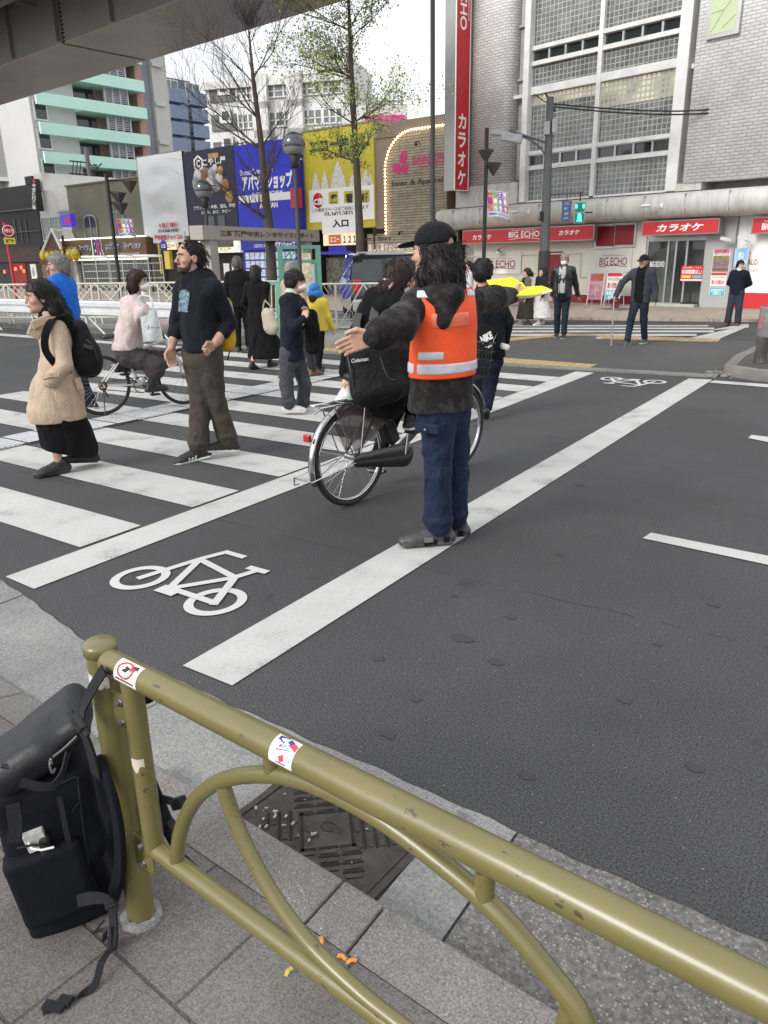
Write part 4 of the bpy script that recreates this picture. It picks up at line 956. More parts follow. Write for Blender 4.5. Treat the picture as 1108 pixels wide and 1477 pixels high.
def poster(par,fr,pa,pc,off,rows,nm='poster'):
 """rows: (fraction from, to, material, text, text material)"""
 q=fr.r(pa,pc,off);b=MB();b.box(q[0],q[1],off-.012,off,q[2],q[3]);ps=obj(nm,b,PPR,par);H=q[3]-q[2];w=q[1]-q[0];groups={}
 for i,(f0,f1,m,tx,tm) in enumerate(rows):
  z1,z0=q[3]-f0*H,q[3]-f1*H
  if m is not None:groups.setdefault(m.name,(m,MB()))[1].box(q[0]+.03*w,q[1]-.03*w,off-.0145,off-.012,z0,z1)
  if tx:put_text(groups.setdefault('t'+tm.name,(tm,MB()))[1],tx,(q[0]+.1*w,q[1]-.1*w,z0+.15*(z1-z0),z1-.15*(z1-z0)),off-.016,bold=.015)
 for k,(m,mb) in groups.items():obj('print',mb,m,ps)
 return ps
poster(kb,BE,(1030,359),(1051,393),-.255,[(0,.2,PK,'通信機器導入',MARO),(.2,.27,None,'楽しむなら',MARO),(.29,.98,PGR,None,None),(.29,.5,YL,None,None),(.8,.96,RED,None,None),(.5,.78,PK,None,None)])
poster(kb,BE,(1026,394),(1047,413),-.255,[(.0,.16,RED,None,None),(.2,.42,None,'パーティプランも',MARO),(.45,.95,None,'歌い放題OK!',RED)])
poster(kb,BE,(1024,414),(1045,428),-.255,[(.04,.96,TL,'会員登録で\nお得に!',WHT)])
q=BE.r((1061,358),(1076,400),-.26);poster(kb,BE,(1061,358),(1077,390),-.26,[(0,1,M('poster_sky',(.25,.45,.68),.5,var=.3,scale=6),'春の\nお知らせ',WHT),(.75,1,YL,None,None)])
t=MB();put_text(t,'ALO',BE.r((1079,374),(1092,382),-.13),-.125,bold=.01);put_text(t,'Tシャツ',BE.r((1079,388),(1092,393),-.13),-.125,bold=.0);obj('wall_lettering',t,MARO,kb)
def redsign(pa,pc,off,texts,parent,m=RED,dep=.22,name='sign'):
 q=BE.r(pa,pc,off);b=MB();b.box(q[0],q[1],off,off+dep,q[2],q[3]);s_=obj(name,b,m,parent)
 f=MB();f.box(q[0]-.025,q[1]+.025,off+.012,off+dep,q[3]+.001,q[3]+.03);f.box(q[0]-.025,q[1]+.025,off+.012,off+dep,q[2]-.03,q[2]-.001);f.box(q[0]-.03,q[0]-.001,off+.012,off+dep,q[2]-.03,q[3]+.03);f.box(q[1]+.001,q[1]+.03,off+.012,off+dep,q[2]-.03,q[3]+.03);obj('sign_frame',f,STEEL,s_)
 t=MB()
 for tx,ra,rc,bo,it in texts:put_text(t,tx,mid(BE,ra,rc,off-.004),off-.004,bold=bo,italic=it)
 obj('lettering',t,WHT,s_);return s_
s1=redsign((668,334),(855,345),-.62,[('カラオケ',(682,338.5),(709,345.5),.03,.0),('BIG ECHO',(734,333.5),(778,342),.02,0),('Karaoke Entertainment',(738,330.5),(774,332.5),0,0),('カラオケ',(806,331.5),(836,339),.03,.2)],kb)
q=BE.r((734,342.5),(778,344.5),-.626);b=MB();b.tube([(q[0]+(q[1]-q[0])*u,-.628,q[2]+.0+.05*math.sin(math.pi*u)) for u in np.linspace(0,1,11)],.013,4);obj('underline',b,WHT,s1)
redsign((928,321),(1035,335),-.7,[('カラオケ',(947,322.5),(1014,333.5),.03,.2)],kb)
redsign((1087,315),(1140,334),-.5,[('BIG ECHO',(1100,321),(1138,331),.02,0),('Karaoke',(1103,317.5),(1120,319.5),0,0)],kb)
b=MB();w=BE.p(719,362,-.3);b.lathe([(.02,.12),(.05,.08),(.16,0),(.15,-.01),(0,.03)],(w[0],-.3,w[2]-.05),14);b.tube([(w[0],-.3,w[2]+.06),(w[0],-.05,w[2]+.12)],.012,6);obj('wall_lamp',b,ALU,kb)
spl=bpy.data.lights.new('wall_lamp_light','SPOT');spl.energy=60;spl.spot_size=R_(95);spl.spot_blend=.6;spl.color=(1,.92,.75);spl.shadow_soft_size=.05;spo=bpy.data.objects.new('wall_lamp_light',spl);COL.objects.link(spo);spo.parent=kb;spo.location=(w[0],-.28,w[2]-.05)
spo.rotation_euler=(R_(-22),0,0)
def camera_(px,py,off,d=1):
 w=BE.p(px,py,off);b=MB();R=roty(.25*d)@rotz(.5);b.cbox((w[0],off,w[2]),(.30,.10,.09),R);b.tube([(w[0]+.05,off,w[2]-.05),(w[0]+.12,off+.1,w[2]-.12),(w[0]+.12,off+.22,w[2]-.10)],.018,6);return b
for px,py,off in ((1047,345,-.55),(1072,343,-.55)):obj('security_camera',camera_(px,py,off),WFR,kb,bevel=.01)
for px,py in ((746,306),(935,297)):
 w=BE.p(px,py,-1.3);b=MB();b.ell((w[0],-1.45,w[2]),(.17,.1,.05));b.tube([(w[0]+.1,-1.42,w[2]),(w[0]+.3,-1.08,w[2]-.02)],.015,6);b.box(w[0]+.26,w[0]+.36,-1.1,-1.06,w[2]-.06,w[2]+.06);obj('canopy_lamp',b,WFR,kb)
vb=thing('blade_sign','tall red vertical blade sign with white katakana projecting from the tiled pier','sign',BE)
xa,xc=xb(646,200),xb(657,200);ob=-1.0;za=BE.p(658,275,-.95)[2]
b=MB();xa+=.62;b.box(xa+.25,xa+.72,-1.15,-.26,za,15);obj('casing',b,STEEL,vb)
xf=xa+.722
b=MB();b.box(xf,xf+.02,-1.12,-.42,za+.02,15);obj('face',b,RED,vb);b=MB();b.box(xf-.001,xf+.03,-1.15,-1.12,za,15);b.box(xf-.001,xf+.03,-.42,-.39,za,15);b.box(xf-.001,xf+.03,-1.12,-.42,za,za+.02);obj('white_trim',b,WHT,vb)
t=MB();rot=lambda p:(xf+.024,p[0],p[2])
def vchar(ch,z0,z1,yc=-.77,w=.42):put_text(t,ch,(yc-w/2,yc+w/2,z0,z1),0,bold=.03,fn=lambda p:(xf+.024,p[0],p[2]))
for i,ch in enumerate('カラオケ'):
 z1=BE.p(660,165+27*i,-.8)[2];z0=BE.p(660,187+27*i,-.8)[2];vchar(ch,z0,z1)
zt0=BE.p(665,44,-.8)[2]
v,f=text_mesh('BIG ECHO',.02);lo,hi=v.min(0),v.max(0);sc=.34/(hi[1]-lo[1])
t.add([(xf+.024,-.78-(-(b2-lo[1])*sc+.17)*1.0,zt0+(hi[0]-a)*sc*1.15) for a,b2 in v],f,0)
v,f=text_mesh('Karaoke Entertainment',0);lo,hi=v.min(0),v.max(0);sc=.09/(hi[1]-lo[1])
t.add([(xf+.024,-.50-(-(b2-lo[1])*sc+.05),zt0+.3+(hi[0]-a)*sc*1.4) for a,b2 in v],f,0)
obj('lettering',t,WHT,vb)
def aboard(px,py0,py1,w,label,rows,lean=.12):
 g=BE.p(px,py1,-.95);g=np.array([g[0],-.95,.07]);t=thing('sign_board',label,'sign board',loc=tuple(BE.world(g)),rot=BE.a,group='standing boards before the karaoke shop')
 h=1.0;b=MB();R=rotx(-lean)
 f=MB()
 for x in (-w/2,w/2):f.tube([(x,-.1,0),(x,.03,h)],.014,6);f.tube([(x,.22,0),(x,.04,h)],.012,6)
 f.tube([(-w/2,.03,h),(w/2,.03,h)],.014,6);obj('stand',f,WFR,t)
 b.add([(-w/2,-.075,.18*h),(w/2,-.075,.18*h),(w/2,.012,h-.02),(-w/2,.012,h-.02)],[(0,1,2,3)]);pn=obj('board',b,PPR,t)
 gs={}
 for f0,f1,x0_,x1_,m,tx,tm in rows:
  def mp(p):s_=(h-.02-p[2])/(h-.02-.18*h);return (p[0],.012-.087*s_-p[1],p[2])
  z1,z0=(h-.02)-f0*.82*h,(h-.02)-f1*.82*h;xa,xc=-w/2+x0_*w,-w/2+x1_*w
  if m is not None:gs.setdefault(m.name,(m,MB()))[1].add([mp((xa,.003,z0)),mp((xc,.003,z0)),mp((xc,.003,z1)),mp((xa,.003,z1))],[(0,1,2,3)])
  if tx:put_text(gs.setdefault('t'+tm.name,(tm,MB()))[1],tx,(xa+.02,xc-.02,z0+.02,z1-.02),.006,bold=.02,fn=mp)
 for k,(m,mb) in gs.items():obj('print',mb,m,pn)
def V_h(px,pyb,pyt):
 g=G(px,pyb,.07);hd=np.array([g[0],g[1]]);d=ray(px,pyt);t=(hd@hd)/(d[:2]@hd);return (CO+d*t)[2]-.07
dots=[]
for j in range(2):
 for i in range(2):dots.append((.42+.24*j,.62+.24*j,.1+.45*i,.45+.45*i,PPR,'飲放',PK))
aboard(859,396,437,.52,'pink and orange menu board with round pictures standing left of the white and teal board',[(0,.98,.02,.98,PK,None,None),(.02,.3,.05,.95,YL,'カラオケ飲み放題',RED)]+dots+[(.86,.97,.08,.92,PPR,None,None)])
aboard(884,396,437,.52,'white and teal board reading OK standing left of the entrance',[(0,.12,.02,.98,RED,None,None),(.14,.3,.05,.95,None,'パーティプランも',MARO),(.32,.58,.05,.95,None,'歌い放題OK!',RED),(.62,.98,.02,.98,TL,'会員登録で\nお得に!',WHT)])
g=BE.g(1000,437,.16);ss=thing('sign_stand','red and yellow notice on a black pole stand in the shop entrance','sign stand',loc=tuple(BE.world((g[0],-.2,.155))),rot=BE.a)
h=1.15;b=MB();b.lathe([(.0,0),(.26,0),(.26,.03),(.03,.05)],(0,0,0),16);b.cyl((0,0,.04),(0,0,h),.02,8);obj('pole',b,BLK,ss)
q=BE.r((987,383),(1017,406),-.24);w_=(q[1]-q[0])/2;b=MB();zo=.155;b.box(-w_,w_,-.05,-.02,q[2]-zo,q[3]-zo);bd=obj('board',b,RED,ss)
t=MB();hh=q[3]-q[2];put_text(t,'利用制限なし!',(-w_*.9,w_*.9,q[2]-zo+.45*hh,q[2]-zo+.75*hh),-.054,bold=.02);put_text(t,'最新機種 いつでも',(-w_*.8,w_*.8,q[2]-zo+.82*hh,q[2]-zo+.92*hh),-.054,bold=.0);t.box(-w_*.95,w_*.95,-.053,-.05,q[2]-zo+.02,q[2]-zo+.13*hh);obj('lettering',t,WHT,bd)
t=MB();t.box(-w_*.9,-.02,-.053,-.05,q[2]-zo+.2*hh,q[2]-zo+.38*hh);obj('yellow_patch',t,YL,bd);t=MB();t.box(.02,w_*.9,-.053,-.05,q[2]-zo+.2*hh,q[2]-zo+.38*hh);obj('blue_patch',t,TL,bd)
# the row of shops and billboards behind the median
RW=Frame(G(640,432.5),-.0785);rr_=lambda a,c,off=0.:RW.r(a,c,off)
def xr(px,py=340):return RW.p(px,py)[0]
def zr(px,py):return RW.p(px,py)[2]
def bx(mb,fr,pa,pc,y0,y1,off=None,mi=0):q=fr.r(pa,pc,y0 if off is None else off);return mb.box(q[0],q[1],y0,y1,q[2],q[3],mi)
def txt(parent,fr,items,off,m,nm='lettering'):
 t=MB()
 for tx,pa,pc,bo,it in items:put_text(t,tx,mid(fr,pa,pc,off),off,bold=bo,italic=it)
 return obj(nm,t,m,parent)
BRN=M('brown_cladding',(.21,.165,.125),.55,var=.06,scale=1,dirt=(.13,.1,.08),dscale=1.5,damt=.3);SPL=brickmat('split_stone',(.36,.31,.24),(.28,.24,.18),(.17,.145,.11),.7,.1,.012,.5,.9,.85,var=.25,noise=5,dist=.05)
BULB=M('bulb_lit',(1,.85,.6),.3,emit=(1,.72,.33),es=5.)
MAG=M('letter_magenta',(.50,.02,.13),.45)
sk=thing('clothing_shop','brown two-storey shop with a bulb-lined stone arch and a magenta clover emblem','shop',RW)
x0,x1=xr(541),xr(645);zt=zr(600,171)
b=MB();b.box(x0,x1,.06,2.5,2.75,zt);b.box(x0-.0,x1,.02,.059,zt-.5,zt+.02);obj('facade',b,BRN,sk)
b=MB()
for i in range(40):x=x0+(x1-x0)*i/40;b.box(x,x+.008,.015,.02,zt-.5,zt)
obj('cladding_seam',b,M('seam_brown',(.12,.09,.07),.6),sk)
xa,za0=xr(559),zr(600,335);za1=zr(640,181)
arc=[(xa,za0)];rad=1.35
ztp=za1
arc+=[(xa,ztp-rad)]+[(xa+rad-rad*math.cos(t),ztp-rad+rad*math.sin(t)) for t in np.linspace(.15,math.pi/2,9)]
b=MB();pl=arc+[(x1-.02,ztp),(x1-.02,za0)];n=len(pl);b.add([(p[0],-.03,p[1]) for p in pl]+[(p[0],.055,p[1]) for p in pl],[tuple(range(n))]+[(i,(i+1)%n,n+(i+1)%n,n+i) for i in range(n)]);obj('stone_panel',b,SPL,sk)
L_=arc+[(x1-.05,ztp)];seg=[math.dist(L_[i],L_[i+1]) for i in range(len(L_)-1)];tot=sum(seg)
for i in range(46):
 d=tot*i/45;k=0
 while k<len(seg)-1 and d>seg[k]:d-=seg[k];k+=1
 f=d/seg[k];p=[L_[k][j]+(L_[k+1][j]-L_[k][j])*f for j in (0,1)]
 b=MB();b.ell((p[0],-.10,p[1]),(.042,.042,.042),n=8);obj('bulb',b,BULB,sk)
b=MB();b.tube([(p[0],-.045,p[1]) for p in L_],.025,6);obj('bulb_rail',b,BRN,sk)
txt(sk,RW,[('SANKEI',(594,223),(640,236),.02,0),('Since 1953',(604,236.5),(630,242),.01,0)],-.04,MAG)
txt(sk,RW,[('Inner & Apparel',(565,258),(639,268),.02,0)],-.04,M('letter_brown_black',(.035,.022,.018),.5))
b=MB();q=rr_((567,223),(592,248));cx,cz=(q[0]+q[1])/2,(q[2]+q[3])/2;s=(q[1]-q[0])/2
for dx,dz,rx,rz_,a in ((.28,.48,.42,.55,-.3),(-.48,-.42,.55,.40,-.5),(.42,-.5,.42,.40,.5)):
 pts=[]
 for t in np.linspace(0,2*math.pi,22,endpoint=False):
  u,v=rx*math.cos(t),rz_*math.sin(t)*(1-.12*math.cos(2*t));pts.append((cx+s*(dx+u*math.cos(a)-v*math.sin(a)),-.045-.002*(a>0),cz+s*(dz+u*math.sin(a)+v*math.cos(a))))
 b.add(pts,[tuple(range(len(pts)))])
obj('clover_emblem',b,MAG,sk)
STB=M('shop_stone',(.27,.23,.17),.7,var=.15,scale=3)
b=MB();b.box(xr(530),x1+.5,.0,.055,zr(560,366),za0-.002);obj('fascia',b,SPL,sk)
b=MB();b.box(xr(530),x1+.5,-.07,.0,zr(560,365),zr(560,365)+.06);obj('fascia_light_strip',b,M('warm_strip',(1,.85,.6),.4,emit=(1,.75,.4),es=1.5),sk)
txt(sk,RW,[('美しく華やかに輝いていく',(531,351),(602,362),.01,0)],-.01,WHT)
txt(sk,RW,[('Inner & Apparel',(524,341),(564,348),.01,0)],-.008,M('letter_brown_black'))
for px,py in ((600,208),(542,338),(576,337)):
 w=RW.p(px,py,-.25);b=MB();b.tube([(w[0],-.02,w[2]+.1),(w[0],-.25,w[2]+.08),(w[0],-.25,w[2])],.02,6);b.lathe([(.03,.1),(.06,-.02),(.05,-.02),(0,.02)],(w[0],-.25,w[2]-.03),8);obj('spot_lamp',b,BLK,sk)
 s_=bpy.data.lights.new('shop_spot_light','SPOT');s_.energy=26;s_.spot_size=R_(48);s_.spot_blend=.5;s_.color=(1,.62,.2);s_.shadow_soft_size=.03;o=bpy.data.objects.new('shop_spot_light',s_);COL.objects.link(o);o.parent=sk;o.location=(w[0],-.24,w[2]-.06);o.rotation_euler=(R_(-14),0,0)
WOODL=M('warm_wood',(.26,.14,.07),.5,var=.25,scale=3)
b=MB();xa,xc=xr(528),x1;zz=zr(560,366)
for i in range(9):x=xa+(xc-xa)*i/8;b.box(x-.07,x+.07,-.02,.05,0,zz)
b.box(xa,xc,.3,.4,0,.6);obj('shopfront_frame',b,WOODL,sk)
INT=M('shop_interior',(.20,.13,.08),.7,var=.6,scale=2.2,emit=(1,.7,.4),es=.05)
b=MB();b.box(xa,xc+.3,2.0,2.1,0,zz+.3);obj('interior_wall',b,INT,sk);b=MB();b.box(xa,xc,.01,2,-.01,.05);obj('shop_floor',b,WOODL,sk)
for i in range(5):
 b=MB();b.box(xa+.4+i*1.0,xa+1.0+i*1.0,1.2,1.5,.2,1.2+.3*(i%2));obj('display_rack',b,M('display_cloth',(.45,.36,.33),.8,var=.5,scale=8),sk)
pl2=bpy.data.lights.new('shop_light','POINT');pl2.energy=60;pl2.color=(1,.75,.45);pl2.shadow_soft_size=.4;o=bpy.data.objects.new('shop_light',pl2);COL.objects.link(o);o.parent=sk;o.location=((xa+xc)/2,1.0,zz-.3)
YEL=M('billboard_yellow',(.52,.43,.03),.45,var=.08,scale=2,bump=.05,bscale=4)
bb=thing('yellow_billboard','olive yellow billboard with black lettering above the arcade entrance','billboard',RW)
x0,x1=xr(440,260),xr(540,260);z0,z1=zr(490,330),zr(490,183)
b=MB();b.box(x0,x1,.0,.3,z0,z1);obj('panel',b,YEL,bb);b=MB();b.box(x0-.05,x1+.05,-.04,.3,z1+.001,z1+.06);b.box(x0-.06,x0-.001,-.04,.3,z0,z1);obj('panel_frame',b,STEEL,bb)
txt(bb,RW,[('エコー仲見世',(446,196),(534,217),.05,0),('ECHO NAKAMISE',(466,219),(510,228),.03,0)],-.008,BLK)
b=MB()
for px,top,w in ((455,248,12),(468,246,12),(487,232,24),(508,250,12),(527,243,16),(534,250,10)):
 a,c=RW.p(px,top,-.006),RW.p(px,275,-.006);ww=abs(RW.p(px+w/2,275)[0]-RW.p(px-w/2,275)[0])/2
 n=5;L=[(a[0],c[2]+(a[2]-c[2]))];pts=[]
 for i in range(n+1):f=i/n;pts.append((a[0]-ww*(f**.7)*(1+.12*(i%2)),a[2]+(c[2]-a[2])*f))
 R2=[(2*a[0]-p[0],p[1]) for p in pts[::-1]];P=pts+R2[:-1];b.add([(p[0],-.006-.0008*(px%7),p[1]) for p in P],[tuple(range(len(P)))])
obj('pale_peaks',b,M('pale_print',(.60,.60,.52),.5,var=.3,scale=9),bb)
b=MB();bx(b,RW,(445,275),(540,316),-.03,-.004);nb=obj('notice_panel',b,WHT,bb)
b=MB()
for i,px in enumerate((474,496,519)):bx(b,RW,(px,277-i),(px+14,293-i),-.036,-.031)
obj('yellow_square',b,YEL,nb)
b=MB();a=RW.p(459,289,-.036);b.lathe([(0,-.036),(.30,-.036),(.30,-.031)],(a[0],0,a[2]),24,axis='Y');obj('red_disc',b,RED,nb)
txt(nb,RW,[('C面',(452,286),(468,296),.04,0)],-.042,WHT)
txt(nb,RW,[('貸',(476,280),(487,294),.035,0),('看',(498,279),(509,293),.035,0),('板',(521,278),(532,292),.035,0),('03-3422-2833',(468,305),(509,312),.02,0),('この看板スペースがご利用になれます',(450,298),(532,304),.0,0)],-.04,BLK)
b=MB();bx(b,RW,(464,312),(518,334),-.10,-.035);np_=obj('entrance_panel',b,WHT,bb);txt(np_,RW,[('入口',(479,316),(503,328),.05,0)],-.105,BLK)
b=MB();bx(b,RW,(466,336),(518,353),-.05,.0);e_=obj('lit_sign',b,M('lit_sign_cream',(.75,.65,.45),.4,emit=(1,.85,.55),es=.25),bb)
b=MB();bx(b,RW,(474,339),(492,352),-.056,-.051);obj('orange_patch',b,M('orange',(.65,.15,.03),.4),e_);txt(e_,RW,[('エコー',(476,342),(490,349),.03,0)],-.06,WHT);txt(e_,RW,[('１２１',(495,340),(514,350),.03,0)],-.056,BLK)
BLU=M('billboard_blue',(.012,.02,.50),.4,var=.06,scale=1.5);BLU2=M('awning_blue',(.02,.025,.35),.5)
b=MB();bx(b,RW,(474,356),(500,368),-.05,.0);b.box(xr(474,364),xr(520,366),-.6,.0,zr(490,367),zr(490,367)+.12);obj('blue_fascia',b,BLU2,bb)
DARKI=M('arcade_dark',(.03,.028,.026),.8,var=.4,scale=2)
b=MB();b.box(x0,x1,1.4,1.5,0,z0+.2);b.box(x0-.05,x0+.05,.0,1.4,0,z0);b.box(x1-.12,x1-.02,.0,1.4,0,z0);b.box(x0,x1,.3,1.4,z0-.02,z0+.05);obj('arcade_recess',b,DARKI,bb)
b=MB();bx(b,RW,(470,372),(500,430),.9,.95,off=.9);obj('shutter_art',b,M('shutter_art',(.12,.12,.10),.6,var=.9,scale=7),bb)
for px in (497,505,520):w=RW.p(px,370,.2);b=MB();b.ell((w[0],.4,w[2]),(.09,.09,.07),n=8);obj('ceiling_light',b,M('lamp_lit_white'),bb)
ab=thing('blue_billboard','bright blue billboard with white katakana over a blue estate agent shopfront','billboard',RW)
x0,x1=xr(341,270),xr(439,260);z1=zr(390,203);z0=zr(390,345)
b=MB();b.box(x0,x1,.0,.3,z0,z1);obj('panel',b,BLU,ab)
b=MB();bx(b,RW,(344,283),(424,287),-.01,-.001);obj('white_stripe',b,WHT,ab)
txt(ab,RW,[('アパマンショップ',(348,249),(423,274),.05,.1),('Dramatic Communication',(346,243),(394,251),.01,0),('NETWORK',(364,276),(410,281.5),.02,0),('APAMAN',(374,292),(401,300),.04,0)],-.012,WHT)
b=MB();b.box(x0,x1,-.02,.29,2.05,z0-.002);obj('fascia',b,BLU2,ab);txt(ab,RW,[('アパマンショップ',(392,348),(426,358),.04,.1),('全国賃貸住まい',(366,352),(386,357),0,0)],-.03,WHT)
b=MB();b.box(x0,x1,.1,.2,0,2.05);sf=obj('shopfront',b,BLU2,ab)
b=MB()
for i in range(10):
 for j in range(4):
  x=x0+.2+i*.34;z=.5+j*.38
  if x+.28<x1:b.box(x,x+.29,.07,.095,z,z+.31)
obj('listing_sheets',b,M('listing_sheet',(.55,.62,.70),.5,var=.35,scale=9),sf)
b=MB();b.box(x1-.28,x1-.02,-.45,-.02,2.2,z1+.1);bs=obj('side_blade',b,BLU2,ab)
b=MB()
for i in range(14):b.ell((x1-.30,-.3,2.6+i*.2),(.03,.03,.05),n=6)
obj('bulb_string',b,M('bulb_cool',(.7,.8,1),.4,emit=(.7,.8,1),es=1.2),ab)
b=MB();w=RW.p(426,282,-.5);b.box(w[0]-.2,w[0]+.2,-.6,-.3,w[2]-.5,w[2]+.3);obj('red_box',b,RED,ab)
NAV=M('billboard_navy',(.012,.014,.038),.45,var=.1,scale=2)
nv=thing('navy_billboard','dark navy billboard with a collage of watches and cameras between the white and blue ones','billboard',RW)
x0,x1=xr(268,270),xr(340,270);z1=zr(304,214);z0=zr(304,340)
b=MB();b.box(x0,x1,.0,.3,z0,z1);obj('panel',b,NAV,nv)
txt(nv,RW,[('こやし屋',(292,227),(326,238),.03,0),('ブランド、・金券、宝石、時計',(279,295),(340,301),.02,0),('カメラ、お酒、ホビー',(290,303),(333,308),.02,0)],-.01,WHT)
b=MB();a=RW.p(286,236,-.01);s=.38
b.add([(a[0]+r*s*math.cos(t+.52),-.01,a[2]+r*s*math.sin(t+.52)) for i in range(6) for r,t in ((1,i*math.pi/3),(1,(i+1)*math.pi/3),(.74,(i+1)*math.pi/3),(.74,i*math.pi/3))],[(4*i,4*i+1,4*i+2,4*i+3) for i in range(6)]);put_text(b,'C',(a[0]-.14,a[0]+.14,a[2]-.17,a[2]+.17),-.012,bold=.04);obj('hexagon_emblem',b,WHT,nv)
rg=random.Random(4);GOLD=M('print_gold',(.45,.30,.08),.4,var=.2);GRY=M('print_grey',(.32,.32,.33),.4,var=.4,scale=6);BRZ=M('print_bronze',(.28,.12,.04),.4,var=.3);WPR=M('print_pale',(.6,.58,.55),.4,var=.2)
for i,(px,py,r,m) in enumerate(((285,254,.30,WPR),(296,252,.34,BRZ),(306,252,.33,GRY),(316,258,.26,WPR),(284,265,.34,GRY),(294,268,.30,GRY),(303,264,.30,WPR),(325,267,.28,BRZ),(331,284,.26,GOLD),(313,268,.28,GRY),(288,276,.22,GRY),(318,246,.2,GOLD),(310,243,.18,WPR))):
 a=RW.p(px,py,-.01);b=MB();b.lathe([(0,-.012-.002*i),(r*.72,-.013-.002*i),(r*.74,-.010-.002*i),(r,-.010-.002*i),(r,-.001)],(a[0],0,a[2]),20,axis='Y');obj('printed_item',b,m,nv)
b=MB();bx(b,RW,(300,222),(315,227),-.01,-.002);obj('gold_line',b,GOLD,nv)
for pa,pc in (((300,312),(310,328)),((314,311),(325,327))):
 b=MB();bx(b,RW,pa,pc,-.02,-.002);obj('window',b,M('dim_window',(.08,.085,.09),.2),nv)
b=MB();b.box(x0,x1+.1,-.1,.29,zr(304,365),zr(304,347));ls=obj('lit_sign',b,M('lit_sign_white',(.7,.72,.62),.4,var=.5,scale=5,emit=(1,1,.85),es=.25),nv);txt(ls,RW,[('こやし屋',(312,357),(334,363),.04,0)],-.11,YL)
b=MB();bx(b,RW,(312,345),(337,356),-.115,-.101);obj('dark_patch',b,M('print_dark_collage',(.10,.09,.08),.5,var=.9,scale=8),ls)
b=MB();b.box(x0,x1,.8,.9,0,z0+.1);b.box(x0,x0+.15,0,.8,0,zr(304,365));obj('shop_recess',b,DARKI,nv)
for i,px in enumerate((322,334)):
 b=MB();bx(b,RW,(px,380),(px+10,405),.1,.14);obj('window_poster',b,PPR,nv)
wb=thing('white_billboard','blank wrinkled white billboard with red Japanese letting text at its foot','billboard',RW)
x0,x1=xr(202,270),xr(267,270);z1=zr(235,222);z0=zr(235,342)
VIN=M('white_vinyl',(.64,.66,.68),.5,var=.04,scale=1,bump=.9,bscale=1.6)
b=MB();nx,nz_=26,36;vs=[]
gg=random.Random(9);bl=[(gg.uniform(.25,.8),gg.uniform(.2,.9),gg.uniform(.05,.12),gg.uniform(-.07,.07)) for _ in range(26)]
for j in range(nz_+1):
 for i in range(nx+1):
  u,v=i/nx,j/nz_;d=sum(a*math.exp(-((u-cx)**2*.5+(v-cz)**2*2.2)/(2*w*w)) for cx,cz,w,a in bl)*math.sin(math.pi*u)
  vs.append((x0+(x1-x0)*u,-.02+d,z0+(z1-z0)*v))
b.add(vs,[(j*(nx+1)+i,j*(nx+1)+i+1,(j+1)*(nx+1)+i+1,(j+1)*(nx+1)+i) for j in range(nz_) for i in range(nx)],0,True);obj('panel',b,VIN,wb)
b=MB();b.box(x0,x1,.15,.3,z0,z1);b.box(x0-.05,x1+.02,-.02,.3,z1+.001,z1+.06);b.box(x0-.06,x0-.001,-.02,.3,z0-.1,z1);obj('backing',b,STEEL,wb)
txt(wb,RW,[('Ｂ面 貸看板',(229,321),(256,328),.04,0),('屋外広告ドットコム',(222,338),(264,346),.04,0)],-.15,RED);txt(wb,RW,[('03-5368-3958',(228,330),(257,335),.03,0)],-.15,BLK)
b=MB();bx(b,RW,(220,336),(266,349),-.12,.14);obj('lower_strip',b,M('strip_white',(.62,.63,.64),.5),wb)
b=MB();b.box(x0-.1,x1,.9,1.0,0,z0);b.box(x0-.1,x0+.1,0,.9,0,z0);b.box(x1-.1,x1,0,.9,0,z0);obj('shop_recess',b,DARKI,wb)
b=MB();bx(b,RW,(231,350),(254,360),-.25,-.05);s3=obj('lit_sign',b,M('lit_sign_cream'),wb);b=MB();a=RW.p(236,355,-.26);b.lathe([(0,-.262),(.3,-.262),(.3,-.25)],(a[0],0,a[2]),16,axis='Y');obj('blue_disc',b,BLU2,s3);txt(s3,RW,[('12',(233,352.5),(239,357.5),.03,0),],-.27,WHT);txt(s3,RW,[('ニー',(241,352),(252,357),.05,0)],-.26,RED)
b=MB();bx(b,RW,(236,362),(246,388),-.3,-.1);bx(b,RW,(228,345),(232,395),-.1,.0);obj('yellow_banner',b,YL,wb)
GRN=M('green_grey_render',(.17,.17,.125),.8,var=.06,scale=.6,dirt=(.09,.09,.07),dscale=.8,damt=.4)
ic=thing('ice_cream_shop','green-grey rendered shop with a wooden sign band and two arched windows','shop',RW)
x0,x1=xr(96,300),xr(209,300);z1=zr(150,262)
b=MB();b.box(x0,x1,.15,8,0,z1);b.box(x0-.04,x1+.04,.08,8,z1+.001,z1+.08);obj('wall',b,GRN,ic)
for pa,pc in (((120,311),(142,343)),((160,306),(182,340))):
 q=rr_(pa,pc,.1);xm=(q[0]+q[1])/2;w=(q[1]-q[0])/2;pts=[(q[0],q[2]),(q[1],q[2])]+[(xm+w*math.cos(t),q[3]-w*.5+w*.5*math.sin(t)) for t in np.linspace(0,math.pi,9)]
 n=len(pts);b=MB();b.add([(p[0],.10,p[1]) for p in pts]+[(p[0],.16,p[1]) for p in pts],[tuple(range(n))]+[(i,(i+1)%n,n+(i+1)%n,n+i) for i in range(n)]);wn=obj('window',b,M('shop_window',(.05,.055,.05),.15,spec=.8),ic)
 b=MB();b.tube([(p[0],.09,p[1]) for p in pts],.05,6,closed=True);b.tube([(xm,.09,q[2]),(xm,.09,q[3])],.035,5);obj('frame',b,M('window_frame_beige',(.33,.32,.27),.5),wn)
WOD=M('sign_wood',(.135,.075,.035),.55,var=.35,scale=3,stretch=(.4,1,9))
